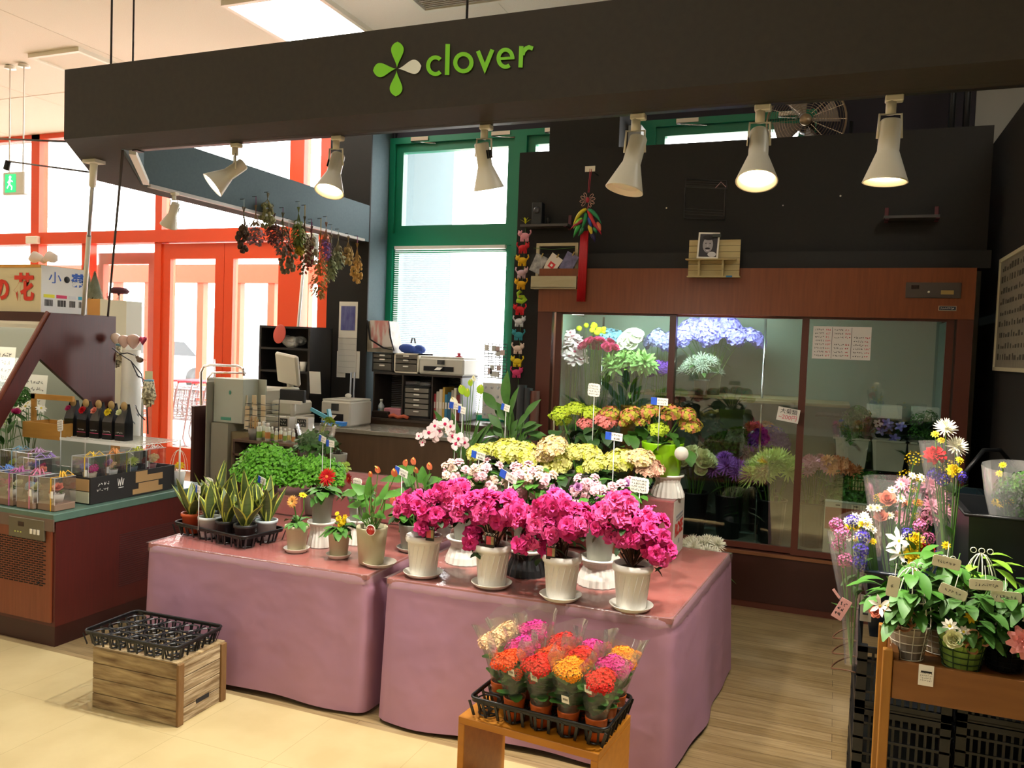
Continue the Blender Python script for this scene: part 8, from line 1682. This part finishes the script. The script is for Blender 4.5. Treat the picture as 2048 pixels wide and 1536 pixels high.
# garland of felt animals: bodies as small stuffed shapes on one string
gar=[(440,'E0E02A','sprout','lime yellow tuft at the top of the animal garland'),(472,'E8A0B0','pig','pink felt pig near the top of the garland'),(496,'C8202A','ox','red felt bull second animal in the garland'),(521,'E8B81A','tiger','yellow felt cat with curled tail in the garland'),(546,'D8B8C8','rabbit','pale pink felt round rabbit in the garland'),(568,'E8B01A','dragon','golden felt dragon in the garland'),(594,'A8D02A','snake','lime green felt snake in the garland'),(619,'D8202A','horse','bright red felt horse in the garland'),(643,'D8DCE0','goat','white felt goat in the garland'),(670,'3A9AA8','monkey','teal felt monkey in the garland'),(697,'E8D0C0','rooster','cream felt rooster in the garland'),(723,'E8C81A','dog','yellow felt dog in the garland'),(745,'D03A70','boar','magenta felt boar at the bottom of the garland')]
Yg2=5.2;st=thing('garland_string','brown string holding the felt animal garland','string',oy(1040,760,Yg2));MB().tube([oy(1052,440,Yg2+.012),oy(1043,600,Yg2+.012),oy(1036,780,Yg2+.012)],.0018,4).build('string',M['stem'],st)
for k,(py,hexc,kind,lb)in enumerate(gar):
    px=1051-(py-440)*.05-(8 if 480<py else 0)*.3;q=oy(px,py,Yg2);rn=random.Random(k+5);fmm=mat('felt_'+hexc,hexc,.8);t=thing('felt_animal',lb,'ornament',q,group='felt animals of the hanging garland');mb=MB();s_=.022;mb.X=Matrix.Scale(1.25,4)
    if kind=='sprout':
        for j in range(7):mb.leaf((0,0,-.02),(sin(j-3),0,1.2),.04,.012,n=3)
    elif kind=='snake':mb.tube([(-.02,0,-.02),(.01,0,-.026),(.03,0,-.012),(.018,0,.0),(-.012,0,.002),(-.016,0,.02),(0,0,.032)],[.012,.013,.012,.011,.01,.009,.01],8)
    else:
        mb.ball((0,0,0),s_,(1.25,.6,.8),12,8);hx=-.026 if k%2 else .026;mb.ball((hx,-.004,.012),.0135,(1,.8,1),10,7)
        for s2 in(-1,1):mb.ball((hx+s2*.008,-.002,.026),.0055,(.8,.5,1.8 if kind=='rabbit' else 1.1),6,5)
        for x in(-.018,-.008,.008,.018):mb.tube([(x,0,-.01),(x*1.1,0,-.03)],[.0062,.005],6)
        mb.tube([(-hx,0,.005),(-hx*1.4,0,.018),(-hx*1.25,0,.032)],[.005,.004,.0045],6)
    mb.build('stuffed_body',fmm,t,world=False)
    if kind !='sprout':MB().ball((.0,-.014,.002),.005,(1,.4,1),6,4).build('sequin',mat('sequin_%d'%(k%2),('D83A5A','E8D03A')[k%2],.3),t,world=False)
# metal fan on top of the partition, behind
fc=oy(1612,245,5.7);t=thing('floor_fan','large metal cage fan standing on the ledge above the black partition','fan',fc);fx,fz,fr_=fc.x,fc.z-.0,.245;fmt=mat('fan_wire','9A8468',.35,metal=.6);mb=MB()
for k in range(13):r_=fr_*(.2+.8*k/12);y=5.62+.05*(k/12)**2;mb.tube([(fx+r_*cos(2*PI*j/40),y,fz+r_*sin(2*PI*j/40))for j in range(40)],.0018,3,closed=True)
for k in range(16):a_=2*PI*k/16;mb.tube([(fx+.05*cos(a_),5.62,fz+.05*sin(a_)),(fx+fr_*cos(a_),5.67,fz+fr_*sin(a_))],.002,3)
mb.build('guard',fmt,t);MB().tube([(fx+fr_*cos(2*PI*j/40),5.68,fz+fr_*sin(2*PI*j/40))for j in range(40)],.008,6,closed=True).build('outer_ring',fmt,t)
for k in range(4):a_=PI/2*k+.4;mb=MB();mb.add([(fx+.04*cos(a_-.3),5.7,fz+.04*sin(a_-.3)),(fx+.21*cos(a_-.45),5.69,fz+.21*sin(a_-.45)),(fx+.22*cos(a_+.35),5.74,fz+.22*sin(a_+.35)),(fx+.04*cos(a_+.4),5.73,fz+.04*sin(a_+.4))],[(0,1,2,3)]);mb.build('blade',mat('fan_blade','8A8078',.4,metal=.3),t)
MB().lathe([(.05,0),(.055,.06),(.03,.16)],16,X=Matrix.Translation((fx,5.76,fz))@Matrix.Rotation(R(-90),4,'X')).build('motor',M['darkmetal'],t);MB().lathe([(.04,0),(.035,.012)],16,X=Matrix.Translation((fx,5.63,fz))@Matrix.Rotation(R(90),4,'X')).build('hub_badge',fmt,t)
MB().tube([(fx-fr_-.03,5.74,fz),(fx-fr_-.03,5.74,2.62),(fx+fr_+.03,5.74,2.62),(fx+fr_+.03,5.74,fz)],.012,8).build('stand_bow',M['darkmetal'],t)
struct('ledge',MB().box(-1.4,.7,5.36,5.98,2.55,2.6),M['black'])
t=thing('ledge_clutter','white-sided box with metal fittings beside the partition box above the partition','box',oy(1255,285,5.6));q=oy(1262,268,5.6);MB().box(q.x-.04,q.x+.07,5.6,5.75,2.6,q.z+.06).build('box_body',mat('clutter_grey','C8C8C4',.5),t);mb=MB()
for k in range(5):mb.ball((q.x-.09+.02*(k%2),5.62,2.95+k*.03),.016)
mb.build('metal_fittings',M['chrome'],t)
# ------------------------------------------------------------ dried flowers hanging along the side beam
DR=[(488,398,470,505,'dark dried rosebuds on a white ribbon, leftmost of the dried bunches','5A4A30','3A1E22','w',.8,'b'),(512,393,470,488,'dusty lilac dried statice with a purple ribbon','8A7250','9A7898','p',1.2,'d'),(536,384,415,455,'pale green dried bunch tied with white cord high on the beam','7A7048','9AA070','w',1.1,'b'),(548,425,455,485,'maroon and lilac dried flowers in the middle of the left cluster','6A4A38','7A4858','p',1.1,'d'),(566,415,470,508,'olive and mauve dried hydrangea bunch','6A6440','8A7078','p',1.1,'d'),(578,437,520,545,'greyish brown dried seed heads with a pale blue ribbon','5E5034','8A7A5C','w',1.3,'b'),(598,403,460,492,'green dried leaves tied with white and dark cord','6A7838','7A8A3A','w',.9,'l'),(610,410,500,548,'brown dried bunch with yellow petals on a mustard ribbon','5A4A2A','8A6A4A','y',1.2,'d'),(600,440,500,508,'bright yellow dried bloom hanging mid cluster','8A7A3A','D8C020','w',.6,'d'),
      (624,445,490,530,'pale brown dried lantern pods near the door post','7A6848','B0A080','p',.9,'b'),(642,437,545,595,'long golden brown dried eucalyptus-like bunch, lowest of all','8A6A34','B08A4A','y',1.25,'l'),(653,433,490,518,'violet dried delphinium on a white ribbon','9A6A4A','7A58C8','w',.8,'d'),(663,468,530,560,'sage green dried leaf bunch with pinkish tips','7A7450','8A9A68','w',.9,'l'),(677,458,510,535,'sage green dried leaves tied with white cord beside the black column','7A7050','8A9A70','w',1.0,'l'),(697,467,505,530,'cream dried rosebuds hanging against the black column','8A7040','B89A5A','w',.9,'b'),(715,472,535,565,'golden dried rosebuds, rightmost of the dried bunches','A07A38','C89A48','p',1.0,'b'),(622,470,520,532,'small crimson dried rose low in the cluster','7A3A34','8A2030','p',.55,'b')]
ribs={'w':mat('tie_white','C8D8DC',.5),'p':mat('tie_plum','7A3A6A',.5),'y':mat('tie_yellow','C8A028',.5)}
for i,(px,y0,y1,y2,lb,c1,c2,rb,wd,ty_)in enumerate(DR):
    X=-3.545+.035;a=ox(px,y0,X);rn=random.Random(i+400);z1=a.z-(ox(px,y1,X).z-a.z)*-1;z1=ox(px,y1,X).z;z2=ox(px,y2,X).z
    if a.z<ZB:a.z=ZB+.05
    t=thing('dried_flower_bunch',lb,'dried flowers',a,group='dried flower bunches hanging on the side beam');L1,L2=z1-a.z,z2-a.z;w2=.045*wd
    MB().tube([(0,0,0),(0,.004,L1*.5)],.003,4).build('ribbon',ribs[rb],t,world=False);MB().tube([(-.03,0,.0),(.004,0,0)],.002,4).build('pin',M['darkmetal'],t,world=False)
    mb=MB();st_z=L1*.35
    for k in range(14):q=Vector((rn.uniform(-1,1)*.01,rn.uniform(-1,1)*.01,st_z+.03));mb.tube([q,(0,0,st_z-.01),(rn.uniform(-1,1)*w2*.7,rn.uniform(-1,1)*w2*.7,L1)],.0014,3)
    mb.build('stems',mat('dry_'+c1,c1,.85),t,world=False);mb=MB()
    for k in range(170 if ty_ !='b' else 48):
        u=rn.random();a_=rn.uniform(0,6.3);rr=w2*(.35+.75*sin(PI*min(1,u*.8+.1)))*math.sqrt(rn.random());p=Vector((rr*cos(a_),rr*sin(a_),L1*.8+(L2-L1*.8)*u))
        if ty_=='b':mb.ball(p,rn.uniform(.009,.014),(1,1,1.3),7,5)
        elif ty_=='l':mb.leaf(p,(cos(a_),sin(a_),-.6),.03,.02,n=2)
        else:mb.leaf(p,(cos(a_),sin(a_),rn.uniform(-1,.2)),.024,.02,n=2)
    mb.build('dried_blooms',mat('dryb_'+c2,c2,.85,noise=(35,.7),c2=c1),t,world=False);mb=MB()
    for k in range(50):a_=rn.uniform(0,6.3);u=rn.random()**.7;mb.leaf((w2*.5*cos(a_),w2*.5*sin(a_),L1*.6+(L2-L1)*.5*u),(cos(a_),sin(a_),-.8),.03,.01,n=2)
    mb.build('dried_leaves',mat('dry_'+c1,c1,.85),t,world=False)
